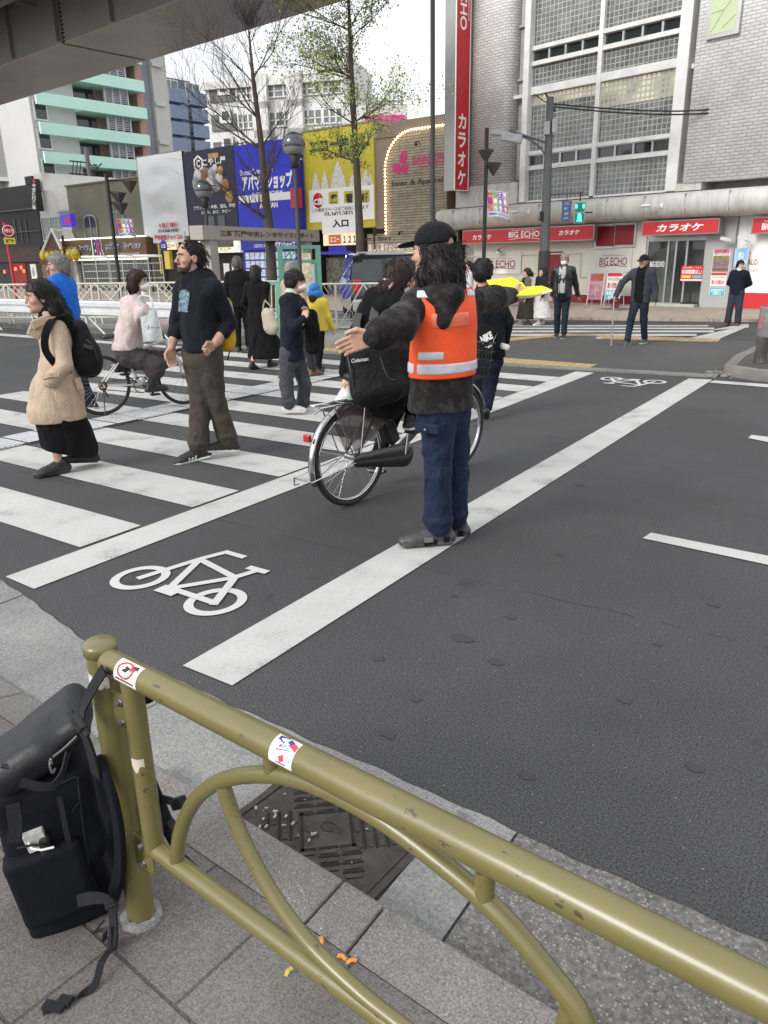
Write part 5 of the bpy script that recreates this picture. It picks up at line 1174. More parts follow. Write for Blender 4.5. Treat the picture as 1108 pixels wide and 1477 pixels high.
q=(xr(98,360),xr(219,355),zr(160,373),zr(160,344));b=MB();b.box(q[0],q[1],-.35,.14,q[2],q[3]);sg=obj('sign_band',b,WOD,ic)
b=MB();b.box(q[0],q[1],-.42,-.30,q[3]+.001,q[3]+.06);b.box(q[0],q[1],-.42,-.30,q[2]-.07,q[2]-.001);obj('light_strip',b,M('cool_strip',(1,.97,.9),.4,emit=(1,.95,.82),es=1.6),sg)
NVL=M('letter_navy',(.015,.02,.10),.5);PNK=M('letter_pink',(.65,.04,.22),.5)
H=q[3]-q[2];Wd=q[1]-q[0]
def fr_(a,c,e,f):return (q[0]+Wd*a,q[0]+Wd*c,q[2]+H*e,q[2]+H*f)
for m,y,bo,nm in ((WHT,-.362,.11,'letter_halo'),(NVL,-.37,.035,'lettering')):
 t=MB();put_text(t,'サーティワン',fr_(.02,.19,.40,.72),y,bold=bo);put_text(t,'baskin',fr_(.22,.375,.40,.72),y,bold=bo);put_text(t,'robbins',fr_(.54,.715,.40,.78),y,bold=bo);put_text(t,'サーティワン',fr_(.75,.95,.42,.76),y,bold=bo);obj(nm,t,m,sg)
t=MB();put_text(t,'BR',fr_(.385,.53,.08,1.06),-.375,bold=.13);obj('letter_halo',t,WHT,sg);t=MB();put_text(t,'BR',fr_(.40,.515,.14,1.0),-.385,bold=.04);obj('logo',t,NVL,sg)
t=MB();put_text(t,'31',fr_(.44,.475,.16,.98),-.392,bold=.05);obj('logo_pink',t,PNK,sg)
t=MB();put_text(t,'ICE CREAM SHAKES',fr_(.07,.33,.10,.22),-.362,bold=.015);put_text(t,'CAKES SUNDAES',fr_(.68,.92,.14,.26),-.362,bold=.015);obj('small_lettering',t,WPR,sg)
b=MB();b.box(x0+.3,x1-.3,.13,.149,.1,q[2]-.1);obj('shop_window',b,M('shop_window'),ic)
b=MB();qq=rr_((90,310),(107,327),-.6);b.box(qq[0],qq[1],-.75,-.45,qq[2],qq[3]);bs=obj('blade_sign',b,M('lit_sign_indigo',(.03,.02,.35),.4,emit=(.1,.08,.9),es=.25),ic);txt(bs,RW,[('BR',(92,313),(104,324),.04,0)],-.76,PNK)
wh=thing('white_house','white rendered building with an aluminium window above an orange food stall','building',RW)
x0,x1=xr(48,300),xr(98,320);z1=zr(70,262)
WRE=M('white_render',(.62,.62,.59),.7,var=.08,scale=.8,dirt=(.3,.29,.26),dscale=1.2,damt=.4)
b=MB();b.box(x0,x1-.01,.35,7,0,z1-.4);b.box(x0,x0+1.0,.3,7,z1-.4,z1+.6);obj('wall',b,WRE,wh)
b=MB();bx(b,RW,(59,315),(88,345),.28,.349);wn=obj('window',b,M('frosted_window',(.20,.23,.22),.25,var=.15),wh);b=MB()
qa=rr_((59,315),(88,345),.25);b.box((qa[0]+qa[1])/2-.03,(qa[0]+qa[1])/2+.03,.24,.279,qa[2],qa[3]);b.box(qa[0]-.06,qa[1]+.06,.24,.279,qa[3],qa[3]+.06);b.box(qa[0]-.06,qa[1]+.06,.22,.279,qa[2]-.06,qa[2]);b.box(qa[0]-.06,qa[0],.24,.279,qa[2],qa[3]);b.box(qa[1],qa[1]+.06,.24,.279,qa[2],qa[3]);obj('frame',b,ALU,wn)
b=MB()
q1,q2=RW.p(66,292,-.4),RW.p(97,304,-.4)
for i in range(12):z=q2[2]+(q1[2]-q2[2])*i/11;b.cbox(((q1[0]+q2[0])/2,.2+.1*i,z),(q2[0]-q1[0],.16,.03))
obj('metal_roof',b,M('roof_metal',(.35,.36,.36),.4,.3),wh)
b=MB()
for i in range(7):a=RW.p(64+i*7.5,369-i*.3,-.6);b.ell((a[0],-.6,a[2]),(.28,.28,.36),n=10)
obj('lantern',b,M('lantern_yellow',(.50,.38,.04),.5,var=.5,scale=4),wh)
b=MB();a,c,d=RW.p(62,362,-.9),RW.p(75,331,-.9),RW.p(89,360,-.9)
b.tube([a,c,d],.10,6);b.tube([c,c+np.array([.5,.9,-.1]),d+np.array([.3,.9,0])],.07,6);obj('gable_frame',b,WFR,wh);b=MB();b.add([a+np.array([.1,.06,0]),d+np.array([-.1,.06,0]),c+np.array([0,.06,-.1])],[(0,1,2)]);obj('gable_board',b,M('gable_brown',(.10,.05,.035),.7,var=.7,scale=6),wh)
b=MB();bx(b,RW,(88,340),(97,400),-.95,-.8);bx(b,RW,(57,376),(97,381),-.9,-.7);obj('stall_post',b,M('stall_maroon',(.10,.025,.02),.6),wh)
b=MB();bx(b,RW,(60,382),(98,432),-.3,-.2);obj('stall_front',b,M('stall_posters',(.22,.14,.10),.7,var=.9,scale=5),wh)
pb=thing('dark_pub','black fronted pub with a red neon doorway at the far left','building',RW)
x0,x1=xr(-60,300),xr(48.5,300);z1=zr(20,268)
BKW=M('black_cladding',(.022,.022,.024),.6,var=.25,scale=1.5)
b=MB();b.box(x0,x1-.01,.25,7,0,z1);b.box(x1-.9,x1-.01,.2,7,z1+.001,z1+.45);obj('wall',b,BKW,pb)
b=MB();b.box(x0,x1,.12,.249,zr(20,303)-.03,zr(20,303)+.03);b.box(x0,x1,.14,.249,zr(20,335)-.02,zr(20,335)+.02);obj('cornice',b,M('cornice_grey',(.12,.12,.12),.5),pb)
b=MB()
for px in (20,28,36):bx(b,RW,(px,315),(px+5,350),.2,.249)
obj('window',b,M('pub_window',(.05,.055,.06),.15,spec=.8),pb)
b=MB();b.box(x0,x1-.1,.05,.249,zr(20,378),zr(20,357));obj('wood_band',b,M('pub_wood',(.055,.028,.02),.6,var=.3,scale=3),pb)
NEON=M('neon_red',(.8,.05,.03),.4,emit=(1,.09,.04),es=3.);
b=MB();bx(b,RW,(18,380),(44,432),.2,.245);obj('doorway',b,M('doorway_red',(.10,.012,.01),.7,var=.8,scale=3,emit=(1,.08,.03),es=.10),pb)
b=MB()
for px,py,w in ((22,388,6),(30,386,5),(34,391,5),(6,392,4)):a=RW.p(px,py,.15);b.box(a[0]-w*.02,a[0]+w*.02,.15,.2,a[2]-.10,a[2]+.10)
obj('neon_light',b,NEON,pb)
vs_=thing('vertical_sign','narrow black sign with white and red vertical lettering on the corner of the dark pub','sign',RW)
b=MB();bx(b,RW,(44,258),(54,304),-.25,.19);obj('board',b,BLK,vs_)
t=MB()
for i,ch in enumerate('やきとり酒場'):put_text(t,ch,RW.r((46,265+6.3*i),(52,270.5+6.3*i),-.255),-.255,bold=.03)
obj('lettering',t,WHT,vs_);t=MB();a=RW.p(49,261,-.255);put_text(t,'●',(a[0]-.14,a[0]+.14,a[2]-.14,a[2]+.14),-.256,bold=.02);obj('red_dot',t,RED,vs_)
for i,(px,py) in enumerate(((138,401),(160,399))):pass
pn_=thing('picture_board','black and white portrait board leaning before the dark pub','sign board',RW);b=MB();bx(b,RW,(43,381),(54,402),-1.3,-1.25);obj('panel',b,PPR,pn_);b=MB();a=RW.p(48,392,-1.31);b.ell((a[0],-1.3,a[2]),(.16,.02,.3),n=10);obj('print',b,GRY,pn_);b=MB();b.box(a[0]-.2,a[0]-.16,-1.27,-1.2,0,a[2]);b.box(a[0]+.16,a[0]+.2,-1.27,-1.2,0,a[2]);obj('leg',b,BLK,pn_)
# taller buildings behind the row
MINT=M('mint_balcony',(.52,.80,.70),.6,var=.05,scale=.4);LGR=M('pale_grey_tile',(.52,.52,.51),.7,var=.06,scale=.5);PINKW=M('dusty_pink',(.36,.22,.20),.7,var=.06);SLATE=M('slate_grey',(.23,.24,.28),.7,var=.06)
def bdframe(px0,d0,px1,d1):
 a,c=GD(px0,0,d0),GD(px1,0,d1);return Frame(a,math.atan2((c-a)[1],(c-a)[0]))
MF=bdframe(55,60,205,67)
mt=thing('mint_apartments','apartment tower with mint green balcony bands and a pink end wall','building',MF)
x0=MF.p(56,200)[0];x1=MF.p(207,200)[0];xm=MF.p(120,200)[0]
b=MB();b.box(x0,xm,.6,10,0,26);obj('wall',b,LGR,mt);b=MB();b.box(xm+.01,x1,1.6,10,0,26);obj('recess_wall',b,PINKW,mt)
bt=[MF.p(100,y)[2] for y in (141,182,230,275)];H=MF.p(100,141)[2]-MF.p(100,158)[2];fs=(bt[0]-bt[1])
for k in range(-4,4):
 z=bt[0]+fs*k
 if z<1:continue
 b=MB();b.box(x0,x1+.3,-.5,-.3,z-H,z);b.box(x1+.1,x1+.3,-.3,2.5,z-H,z);b.box(xm,x1+.1,-.3,1.59,z-H,z-H+.2);obj('balcony',b,MINT,mt)
 xs_=MF.p(160,200)[0];b=MB()
 for i in range(13):b.box(xs_,xs_+(x1-xs_)*.68,.2,.25,z+.25+i*.13,z+.31+i*.13)
 for i in range(4):xx=xs_+(x1-xs_)*.68*i/3;b.box(xx-.06,xx+.06,.1,.3,z,z+fs-H)
 obj('louvre_screen',b,M('louvre_lilac',(.52,.51,.56),.5),mt)
 b=MB();b.box(xm+.5,xs_-.2,1.5,1.59,z+.3,z+fs-H-.1);b.box(xs_+(x1-xs_)*.74,x1-.3,1.5,1.59,z+.1,z+fs-H-.3);obj('window',b,GLASS,mt)
 b=MB();w=MF.p(62,200)[0];b.box(w,w+.9,.54,.59,z+.35,z+1.5);b2=obj('window',b,GLASS,mt);b=MB()
 for a0,a1,c0,c1 in ((w-.12,w,z+.23,z+1.62),(w+.9,w+1.02,z+.23,z+1.62),(w,w+.9,z+.23,z+.35),(w,w+.9,z+1.5,z+1.62)):b.box(a0,a1,.5,.59,c0,c1)
 obj('frame',b,WFR,b2)
b=MB();e1=MF.p(217,200)[0];b.box(x1+.02,e1,.3,9,0,27);obj('end_wall',b,M('end_wall_pink',(.42,.24,.21),.7,var=.05),mt)
b=MB();e2=MF.p(229,200)[0];b.box(e1+.01,e2,.5,9,0,27);obj('slate_strip',b,SLATE,mt)
gt=thing('grey_tower','plain pale concrete tower right of the mint green apartments','building',MF);b=MB();e3=MF.p(250,200)[0];b.box(e2+.02,e3,.1,9,0,28);obj('wall',b,M('pale_concrete',(.47,.46,.43),.75,var=.1,scale=.4),gt)
b=MB()
for i in range(8):b.box(e2+.05,e2+1.0,-.1,.09,5.3+i*3.0,5.6+i*3.0)
obj('ledge',b,LGR,gt)
lt=thing('ribbed_tower','pale ribbed tower at the far left under the expressway','building',bdframe(-60,64,60,66));F2=bdframe(-60,64,60,66);a,c=F2.p(-70,200)[0],F2.p(64,220)[0]
RIB=brickmat('ribbed_cladding',(.56,.56,.55),(.58,.58,.57),(.46,.46,.455),8,.35,.02,.5,.3,.7,var=.06,noise=.6)
b=MB();b.box(a,c,0,9,0,24);obj('wall',b,RIB,lt);b=MB();q=F2.r((14,250),(32,268),-.01);b.box(q[0],q[1],-.05,-.001,q[2],q[3]);q=F2.r((36,250),(48,264),-.01);b.box(q[0],q[1],-.05,-.001,q[2],q[3]);obj('window',b,GLASS,lt)
b=MB();cc=F2.p(10,200)[0];b.box(a,cc,-.9,-.01,F2.p(5,257)[2],24);obj('bay',b,M('bay_grey',(.33,.33,.32),.7,var=.06),lt)
b=MB();b.box(a,cc,-.95,-.9,F2.p(5,257)[2]-.3,F2.p(5,257)[2]);obj('bay_sill',b,WFR,lt)
BF=bdframe(245,80,303,84);bl_=thing('blue_apartments','pale blue apartment block with small balconies behind the white billboard','building',BF)
BLW=M('pale_blue_render',(.42,.46,.55),.7,var=.06,scale=.4);BLD=M('balcony_blue',(.22,.28,.40),.6,var=.05);WRM=M('window_blue_grey',(.22,.25,.28),.2,var=.3,scale=.5)
x0,x1=BF.p(243,200)[0],BF.p(303,200)[0];zt=BF.p(275,133)[2]
b=MB();b.box(x0,x1,.8,10,0,zt);b.box(x0+.3,x1-.5,.9,8,zt+.001,zt+.35);obj('wall',b,BLW,bl_)
b=MB();b.box(BF.p(249,125)[0],BF.p(297,125)[0],1.5,7,zt+.36,BF.p(270,123)[2]);b.box(BF.p(254,125)[0],BF.p(292,125)[0],2,7,BF.p(270,123)[2],BF.p(270,109)[2]);obj('penthouse',b,M('penthouse_slate',(.16,.20,.26),.5,var=.15),bl_)
fh=BF.p(270,165)[2]-BF.p(270,188)[2]
for k in range(-2,5):
 z=BF.p(270,172)[2]-fh*k
 if z<1 or z>zt-1:continue
 for xa,xc in ((246,270),(276,301)):
  xa,xc=BF.p(xa,180)[0],BF.p(xc,180)[0];b=MB();b.box(xa,xc,-.3,-.15,z-.1,z+1.1);b.box(xa,xc,-.15,.8,z-.1,z);obj('balcony',b,BLD,bl_)
  b=MB();xm=(xa+xc)/2;b.box(xm-.8,xm-.05,.72,.79,z+.3,z+2.);b.box(xm+.05,xm+.8,.72,.79,z+.3,z+2.);w=obj('window',b,WRM,bl_);b=MB();b.box(xm-.05,xm+.05,.7,.79,z+.3,z+2.);b.box(xm-.9,xm-.8,.7,.79,z+.3,z+2.);b.box(xm+.8,xm+.9,.7,.79,z+.3,z+2.);b.box(xm-.9,xm+.9,.7,.79,z+2.,z+2.1);obj('frame',b,WFR,w)
VF=bdframe(300,52,470,50);vo=thing('white_office','long white block with grey panels and wide windows behind the bare tree','building',VF)
WHW=M('white_office_wall',(.66,.655,.63),.65,var=.06,scale=.4,dirt=(.35,.34,.3),dscale=.7,damt=.3)
x0,x1=VF.p(300,200)[0],VF.p(497,200)[0];zt=VF.p(330,118)[2]
b=MB();b.box(x0,x1,.3,10,0,zt);b.box(x0-.1,x1,.0,.299,zt-.35,zt+.1);obj('wall',b,WHW,vo)
GPN=M('grey_green_panel',(.12,.13,.12),.6,var=.12,scale=1)
ys=[(124,146,0),(164,188,0),(204,226,0)]
fz=[(VF.p(320,a)[2],VF.p(320,c)[2]) for a,c,_ in ys]
for z1,z0 in fz:
 b=MB();b.box(VF.p(301,150)[0],VF.p(337,150)[0],.2,.299,z0,z1);pnl=obj('grey_panel',b,GPN,vo)
 b=MB();xx=VF.p(314,150)[0];zz=z1-.45*(z1-z0);b.box(xx,xx+.8,.13,.199,zz-.1,zz+.75);b2=obj('window_frame',b,WFR,pnl);b=MB();b.box(xx+.18,xx+.62,.11,.129,zz+.08,zz+.57);obj('pane',b,GLASS,b2)
 for xa,xc in ((340,362),(382,421),(432,462),(464,492)):
  xa,xc=VF.p(xa,150)[0],VF.p(xc,150)[0];b=MB();b.box(xa,xc,.24,.299,z0+.1,z1-.1);w=obj('window',b,M('office_window',(.16,.18,.17),.2,var=.5,scale=.9),vo);b=MB()
  for i in range(4):x=xa+(xc-xa)*i/3;b.box(x-.05,x+.05,.2,.299,z0+.1,z1-.1)
  b.box(xa,xc,.2,.238,z0+.1+(z1-z0)*.3,z0+.16+(z1-z0)*.3);b.box(xa,xc,.18,.299,z0+.02,z0+.1);obj('frame',b,WFR,w)
 for px in (376,426):b=MB();xx=VF.p(px,150)[0];b.box(xx-.5,xx+.5,-.15,.299,z0-.6,z1+.5);obj('pilaster',b,WHW,vo)
b=MB();b.box(VF.p(434,90)[0],VF.p(487,90)[0],2,8,zt,VF.p(460,68)[2]);obj('roof_hut',b,WHW,vo);b=MB();zz=VF.p(460,68)[2];xx=VF.p(439,60)[0];b.tube([(xx,3,zz),(xx,3,zz+1.6)],.05,5);b.tube([(xx-.4,3,zz+1.3),(xx+.4,3,zz+1.35)],.03,4);obj('aerial',b,STEEL,vo)
b=MB();b.box(VF.p(446,90)[0],VF.p(480,90)[0],1.5,1.9,zt+.11,zt+.6);obj('roof_planting',b,M('roof_green',(.05,.08,.03),.9,var=.5,scale=6),vo)
b=MB();b.box(VF.p(326,90)[0],VF.p(352,90)[0],3,7,zt,zt+1.0);obj('roof_plant_room',b,WHW,vo);b=MB();b.box(VF.p(330,90)[0],VF.p(410,90)[0],14,20,0,VF.p(380,78)[2]);b.box(VF.p(352,90)[0],VF.p(388,90)[0],15,19,VF.p(380,78)[2],VF.p(380,64)[2])
fb=thing('far_tower','pale bluish rooftop block seen through the bare tree branches','building',VF);obj('wall',b,M('far_pale',(.40,.42,.46),.7,var=.1,scale=.3),fb)
KF=bdframe(490,46,660,46);k2=thing('white_annexe','low white building with a magenta banner above the brown shop','building',KF)
b=MB();b.box(KF.p(493,170)[0],KF.p(588,170)[0],.3,8,0,KF.p(560,150)[2]);obj('wall',b,WHW,k2)
b=MB();q=KF.r((526,167),(584,178),.2);b.box(q[0],q[1],.1,.29,q[2]-1,q[3]);obj('magenta_banner',b,M('banner_magenta',(.62,.04,.28),.5),k2)
b=MB();zz=KF.p(560,150)[2];xa,xc=KF.p(556,140)[0],KF.p(582,140)[0]
for z in (.5,1.0):b.tube([(xa,2,zz+z),(xc,2,zz+z)],.05,5);b.tube([(xc,2,zz+z),(xc,5,zz+z)],.05,5)
for i in range(5):b.tube([(xa+(xc-xa)*i/4,2,zz),(xa+(xc-xa)*i/4,2,zz+1.0)],.04,5)
obj('roof_rail',b,STEEL,k2)
bk=thing('gap_building','dark narrow wall in the gap between the brown shop and the karaoke building','building',BE);b=MB();b.box(-11.5,-9.3,1.5,8,0,4.5);obj('wall',b,DARKI,bk);b=MB();b.box(-9.9,-9.42,.6,1.4,0,5.2);obj('gold_pier',b,M('gold_pier',(.22,.17,.07),.4,.4,var=.3,scale=3),bk)
# trees
BARK=M('bark',(.060,.048,.040),.9,var=.4,scale=9,bump=.8,bscale=18,stretch=(1,1,.3))
LEAF=[M('ginkgo_leaf_a',(.26,.33,.07),.6,var=.2),M('ginkgo_leaf_b',(.33,.40,.10),.6,var=.2),M('ginkgo_leaf_c',(.17,.22,.05),.6,var=.2)]
def tree(base,top_px,r0,H,seed,leaves,label,trunk_px,whorl,kind):
 t=thing('bare_tree' if not leaves else 'ginkgo_tree',label,'tree',loc=tuple(base));g=random.Random(seed);tr=MB();cr=MB();lf=MB()
 fr=view_frame_at(base);tp=[np.array(fr.p(*p)) for p in trunk_px];tp=[np.array([math.cos(fr.a)*p[0],math.sin(fr.a)*p[0],p[2]]) for p in tp];tp[0][2]=0
 path=smooth_path(tp,5);L=len(path);rad=[r0*(1-.86*i/(L-1)) for i in range(L)];tr.tube(path,rad,10)
 obj('trunk',tr,BARK,t)
 def at(z):
  for i in range(L-1):
   if path[i][2]<=z<=path[i+1][2]:f=(z-path[i][2])/(path[i+1][2]-path[i][2]+1e-9);return path[i]+(path[i+1]-path[i])*f,rad[i]
  return path[-1],rad[-1]
 def leaf(p):
  for _ in range(g.randint(*leaves)):
   c=p+np.array([g.gauss(0,.09) for _ in range(3)]);s=g.uniform(.026,.05);a=nrm([g.gauss(0,1) for _ in range(3)]);b2=nrm(np.cross(a,[g.gauss(0,1) for _ in range(3)]))
   lf.add([c,c+s*(a+.6*b2),c+s*1.25*a,c+s*(a-.6*b2)],[(0,1,2,3)],g.choice((0,0,1,1,2)))
 def grow(p,d,ln,r,dep):
  n=5;pts=[p];rr=[r];q=p.copy();dd=d.copy()
  for i in range(n):
   dd=nrm(dd+np.array([g.gauss(0,.13),g.gauss(0,.13),g.gauss(.07 if kind=='up' else.03,.08)]));q=q+dd*ln/n;pts.append(q.copy());rr.append(r*(1-.8*(i+1)/n)+.0018)
   if leaves and dep>=1:leaf(q)
   elif leaves and i>0:leaf(q)
  rr=[x*(1,.8,.62,.5)[dep] for x in rr];cr.tube(pts,rr,5 if dep==0 else 4 if dep==1 else 3,cap=False)
  if dep<(3 if not leaves else 2):
   for i in range(1,n+1):
    for _ in range((g.choice((1,2,2)) if dep==0 else g.choice((1,1,2)) if dep==1 else g.choice((0,1))) if not leaves else (2 if dep==0 else 1)):
     a=nrm(np.cross(dd,[g.gauss(0,1) for _ in range(3)]));ang=g.uniform(.5,.95)
     grow(pts[i],nrm(dd*math.cos(ang)+a*math.sin(ang)+np.array([0,0,.18])),ln*g.uniform(.36,.66),rr[i]*.6+.001,dep+1)
 for (zf,nb,ln,up) in whorl:
  for k in range(nb):
   p,r=at(H*zf+g.uniform(-.12,.12));az=g.uniform(0,6.28);el=up+g.uniform(-.15,.2)
   grow(p,np.array([math.cos(az)*math.cos(el),math.sin(az)*math.cos(el),math.sin(el)]),ln*g.uniform(.75,1.15),min(r*.3,.019 if leaves else.03),0)
 obj('branches',cr,BARK,t)
 if leaves:obj('crown',lf,LEAF,t)
 return t
tb=GD(394,.1,19.5);H=7.9
tree(tb,None,.15,H,11,None,'leafless street tree with dark dense twigs in front of the blue billboard',[(394,440),(389,340),(383,280),(376,200),(366,120),(359,45)],[(.30,2,1.5,.55),(.40,3,1.9,.6),(.52,3,2.0,.65),(.60,3,1.7,.75),(.70,3,1.6,.85),(.80,3,.9,.95),(.88,3,.55,1.05),(.95,2,.3,1.2)],'up')
tg=GD(521,.1,20.5)
tree(tg,None,.13,10.6,23,(1,3),'slender ginkgo tree sprouting small green leaves before the yellow billboard',[(521,440),(519,340),(515,250),(510,160),(506,80),(503,0),(500,-70)],[(.36,3,1.3,.25),(.45,4,1.6,.3),(.54,5,1.6,.4),(.63,5,1.5,.45),(.72,5,1.3,.55),(.81,5,1.1,.6),(.9,4,.8,.7),(.97,3,.5,.9)],'flat')
sh=GD(452,6.3,26);b=MB();g=random.Random(2)
# lamps, poles, wires
DKM=M('dark_pole_paint',(.016,.015,.015),.65,0,var=.15,scale=4);GPM=M('grey_pole',(.12,.123,.126),.5,.3,var=.15,scale=3,dirt=(.1,.1,.1),dscale=4,damt=.4);GLOBE=M('smoked_globe',(.05,.055,.06),.08,var=.3,scale=5,spec=.8)
def globe_lamp(px,ytop,ybase_px,dep,label,cone=False):
 p=GD(px,.0,dep);fr=view_frame_at(p);t=thing('globe_lamp',label,'street lamp',fr,'globe street lamps')
 zc=fr.p(px,ytop)[2];r=.225;b=MB();b.tube([(0,0,0),(0,0,1.2),(0,0,1.25),(0,0,zc-r-.15)],[.075,.07,.045,.04],10);obj('pole',b,M('lamp_pole_grey',(.035,.036,.038),.65),t)
 b=MB();b.lathe([(.05,-r-.2),(.09,-r-.18),(.07,-r-.08),(.12,-r+.03),(.0,-r+.04)],(0,0,zc),14);obj('collar',b,DKM,t)
 b=MB();b.ell((0,0,zc),(r,r,r),n=20);o=obj('globe',b,GLOBE,t);b=MB();b.lathe([(r*1.01*math.cos(a),r*1.01*math.sin(a)) for a in np.linspace(-.9,-.25,6)],(0,0,zc),20);obj('lower_bowl',b,M('globe_clear',(.20,.21,.22),.1,var=.1),t)
globe_lamp(438,208,0,15.9,'large smoked globe street lamp beside the green notice board');globe_lamp(311,273,0,19.5,'smaller smoked globe street lamp before the navy billboard')
def tri_lamp(px,pyb,dep,ytop,label,cones,flag,right):
 p=GD(px,.0,dep);fr=view_frame_at(p);t=thing('triangle_lamp',label,'street lamp',fr,'dark posts with inverted triangle lamps')
 zt=fr.p(px,ytop)[2];b=MB();b.tube([(0,0,0),(0,0,zt)],.055,10);obj('pole',b,DKM,t)
 for (cx,cy) in cones:
  a=fr.p(cx,cy);w=.21;h=.30;x=a[0]
  b=MB();b.lathe([(.02,-h),(w,0),(w,.02),(.0,.025)],(x,0,a[2]),4,smooth=False);hd=obj('lamp_head',b,M('lamp_head_brown',(.06,.055,.05),.4,.2),t);b=MB();b.tube([(0,0,a[2]+.03),(x,0,a[2]+.03)],.02,6);obj('arm',b,DKM,t)
 if flag:
  x0_,y0_,x1_,y1_=flag;a,c=fr.p(x0_,y0_),fr.p(x1_,y1_);ox=0.;bn=[]
  fx0,fx1=a[0]-ox,c[0]-ox;n=10
  def fp_(u,v):zz=a[2]+(c[2]-a[2])*v;return (fx0+(fx1-fx0)*(u*(1-.0*v)+.12*v),-.02+.05*math.sin(5*u+2*v),zz-.10*(u)*(1 if right else.2)+.05*math.sin(3*u)*v)
  b=MB();vs=[fp_(i/n,j/n) for j in range(n+1) for i in range(n+1)];b.add(vs,[(j*(n+1)+i,j*(n+1)+i+1,(j+1)*(n+1)+i+1,(j+1)*(n+1)+i) for j in range(n) for i in range(n)],0,True)
  fl=tag(obj('street_banner',b,M('banner_pale',(.55,.56,.68),.6,var=.06)),'small pale pictorial street banner hanging on the '+('right' if right else 'left')+' triangle lamp post','banner');fl.location=fr.o;fl.rotation_euler=(0,0,fr.a)
  cols=[M('ban_red',(.6,.12,.10),.6),M('ban_blue',(.05,.12,.42),.6),M('ban_yellow',(.6,.42,.06),.6),M('ban_magenta',(.5,.03,.2),.6),M('ban_purple',(.18,.06,.35),.6),M('ban_green',(.2,.36,.12),.6)]
  words=['三','軒','茶','屋','栄','通','会','員','店','組','合','会']
  gs={}
  for i,ch in enumerate(words):
   u0,v0=(i%4)*.24+.03,(i//4)*.26+.03
   gs.setdefault(cols[(i*5+i//4)%6].name,(cols[(i*5+i//4)%6],MB()))[1].add([tuple(np.array(fp_(u,v))+[0,-.006,0]) for u,v in ((u0,v0),(u0+.22,v0),(u0+.22,v0+.24),(u0,v0+.24))],[(0,1,2,3)])
   put_text(gs.setdefault('w',(WHT,MB()))[1],ch,(u0+.03,u0+.19,-v0-.21,-v0-.03),0,bold=.03,fn=lambda p:tuple(np.array(fp_(p[0],-p[2]))+[0,-.013,0]))
  put_text(gs.setdefault('k',(NVL,MB()))[1],'商店街へようこそ',(.05,.95,-.95,-.85),0,bold=.02,fn=lambda p:tuple(np.array(fp_(p[0],-p[2]))+[0,-.012,0]))
  for k,(m,mb) in gs.items():obj('print',mb,m,fl)
tri_lamp(696,452,21.5,185,'dark lamp post with inverted triangle lamps before the karaoke shopfront',[(701,217),(712,236)],(702,273,731,312),True)
tri_lamp(179,440,22.5,252,'dark lamp post with inverted triangle lamps before the ice cream shop',[(187,262),(171,279),(174,294)],(167,315,194,342),False)
b=MB();p=GD(624,0,16);fr=view_frame_at(p);bp_=thing('banner_pole','tall thin dark pole rising behind the head of the guide in the orange vest','pole',fr)
b.tube([(0,0,0),(0,0,.8),(0,0,.85),(fr.p(622,-60)[0]-fr.p(623,330)[0],0,8.5)],[.085,.08,.05,.045],10);obj('pole',b,DKM,bp_)
up=GD(782,.07,23.6);UF=view_frame_at(up);u=thing('utility_pole','grey steel pole carrying a road light arm and cable boxes before the karaoke shop','utility pole',UF)
a=UF.p(794,140);x_at=lambda y:UF.p(782+(795-782)*(445-y)/305,y)[0]
b=MB();b.tube([(0,0,0),(x_at(362),0,UF.p(783,362)[2])],[.19,.18],14);obj('base_sleeve',b,M('sleeve_brown',(.05,.042,.038),.6,var=.2),u)
b=MB();b.tube([(x_at(362),0,UF.p(783,362)[2]),(a[0],0,a[2])],[.15,.10],14);obj('pole',b,GPM,u)
l0,l1=UF.p(791,207),UF.p(735,188);l2=UF.p(789,228)
b=MB();b.tube([l0,l1],.03,8);b.tube(smooth_path([l2,UF.p(780,214),UF.p(765,202),UF.p(740,193)],5),.026,8);obj('lamp_arm',b,GPM,u)
b=MB();c=(UF.p(712,195)+UF.p(750,200))/2;b.cbox(UF.p(738,199),(.62,.26,.24),roty(.18));b.cbox(UF.p(718,192),(.42,.24,.14),roty(.12));obj('road_light',b,M('lamp_body_grey',(.40,.41,.42),.35,.2),u,bevel=.03)
for px,py,s in ((789,186,.17),(800,183,.15)):
 b=MB();w=UF.p(px,py);b.cbox((w[0],-.12,w[2]),(s,.16,.34));obj('junction_box',b,M('box_grey',(.42,.43,.44),.5),u,bevel=.01)
b=MB();w=UF.p(781,312);b.cbox((w[0],-.1,w[2]),(.10,.12,.26));obj('small_box',b,DKM,u)
sa,sb=UF.p(790,281),UF.p(842,277)
b=MB();b.tube([sa,sb],.03,6);obj('signal_arm',b,GPM,u)
b=MB();w=UF.p(793,150);b.tube([w,w+np.array([-.2,0,.1]),w+np.array([-.45,0,.28])],.014,5);b.tube([(w[0]-.14,0,w[2]+.3),(w[0]+.16,0,w[2]-.2)],.03,5);obj('cable_fittings',b,DKM,u)
np2=thing('name_plate','small blue street name plate hanging from the signal arm','sign',UF);q=UF.r((811,290),(823,319),-.05);b=MB();b.box(q[0],q[1],-.06,-.03,q[2],q[3]);obj('plate',b,M('plate_blue',(.05,.10,.22),.5,var=.1),np2)
t=MB()
for i,ch in enumerate('三軒茶屋'):h=(q[3]-q[2])/4;put_text(t,ch,(q[0]+.06,q[1]-.06,q[3]-h*(i+1)+.03,q[3]-h*i-.03),-.064,bold=.02)
obj('lettering',t,M('letter_pale_blue',(.35,.42,.5),.5),np2);b=MB();b.tube([((q[0]+q[1])/2,-.04,q[3]),((q[0]+q[1])/2,-.0,sa[2])],.012,5);obj('hanger',b,DKM,np2)
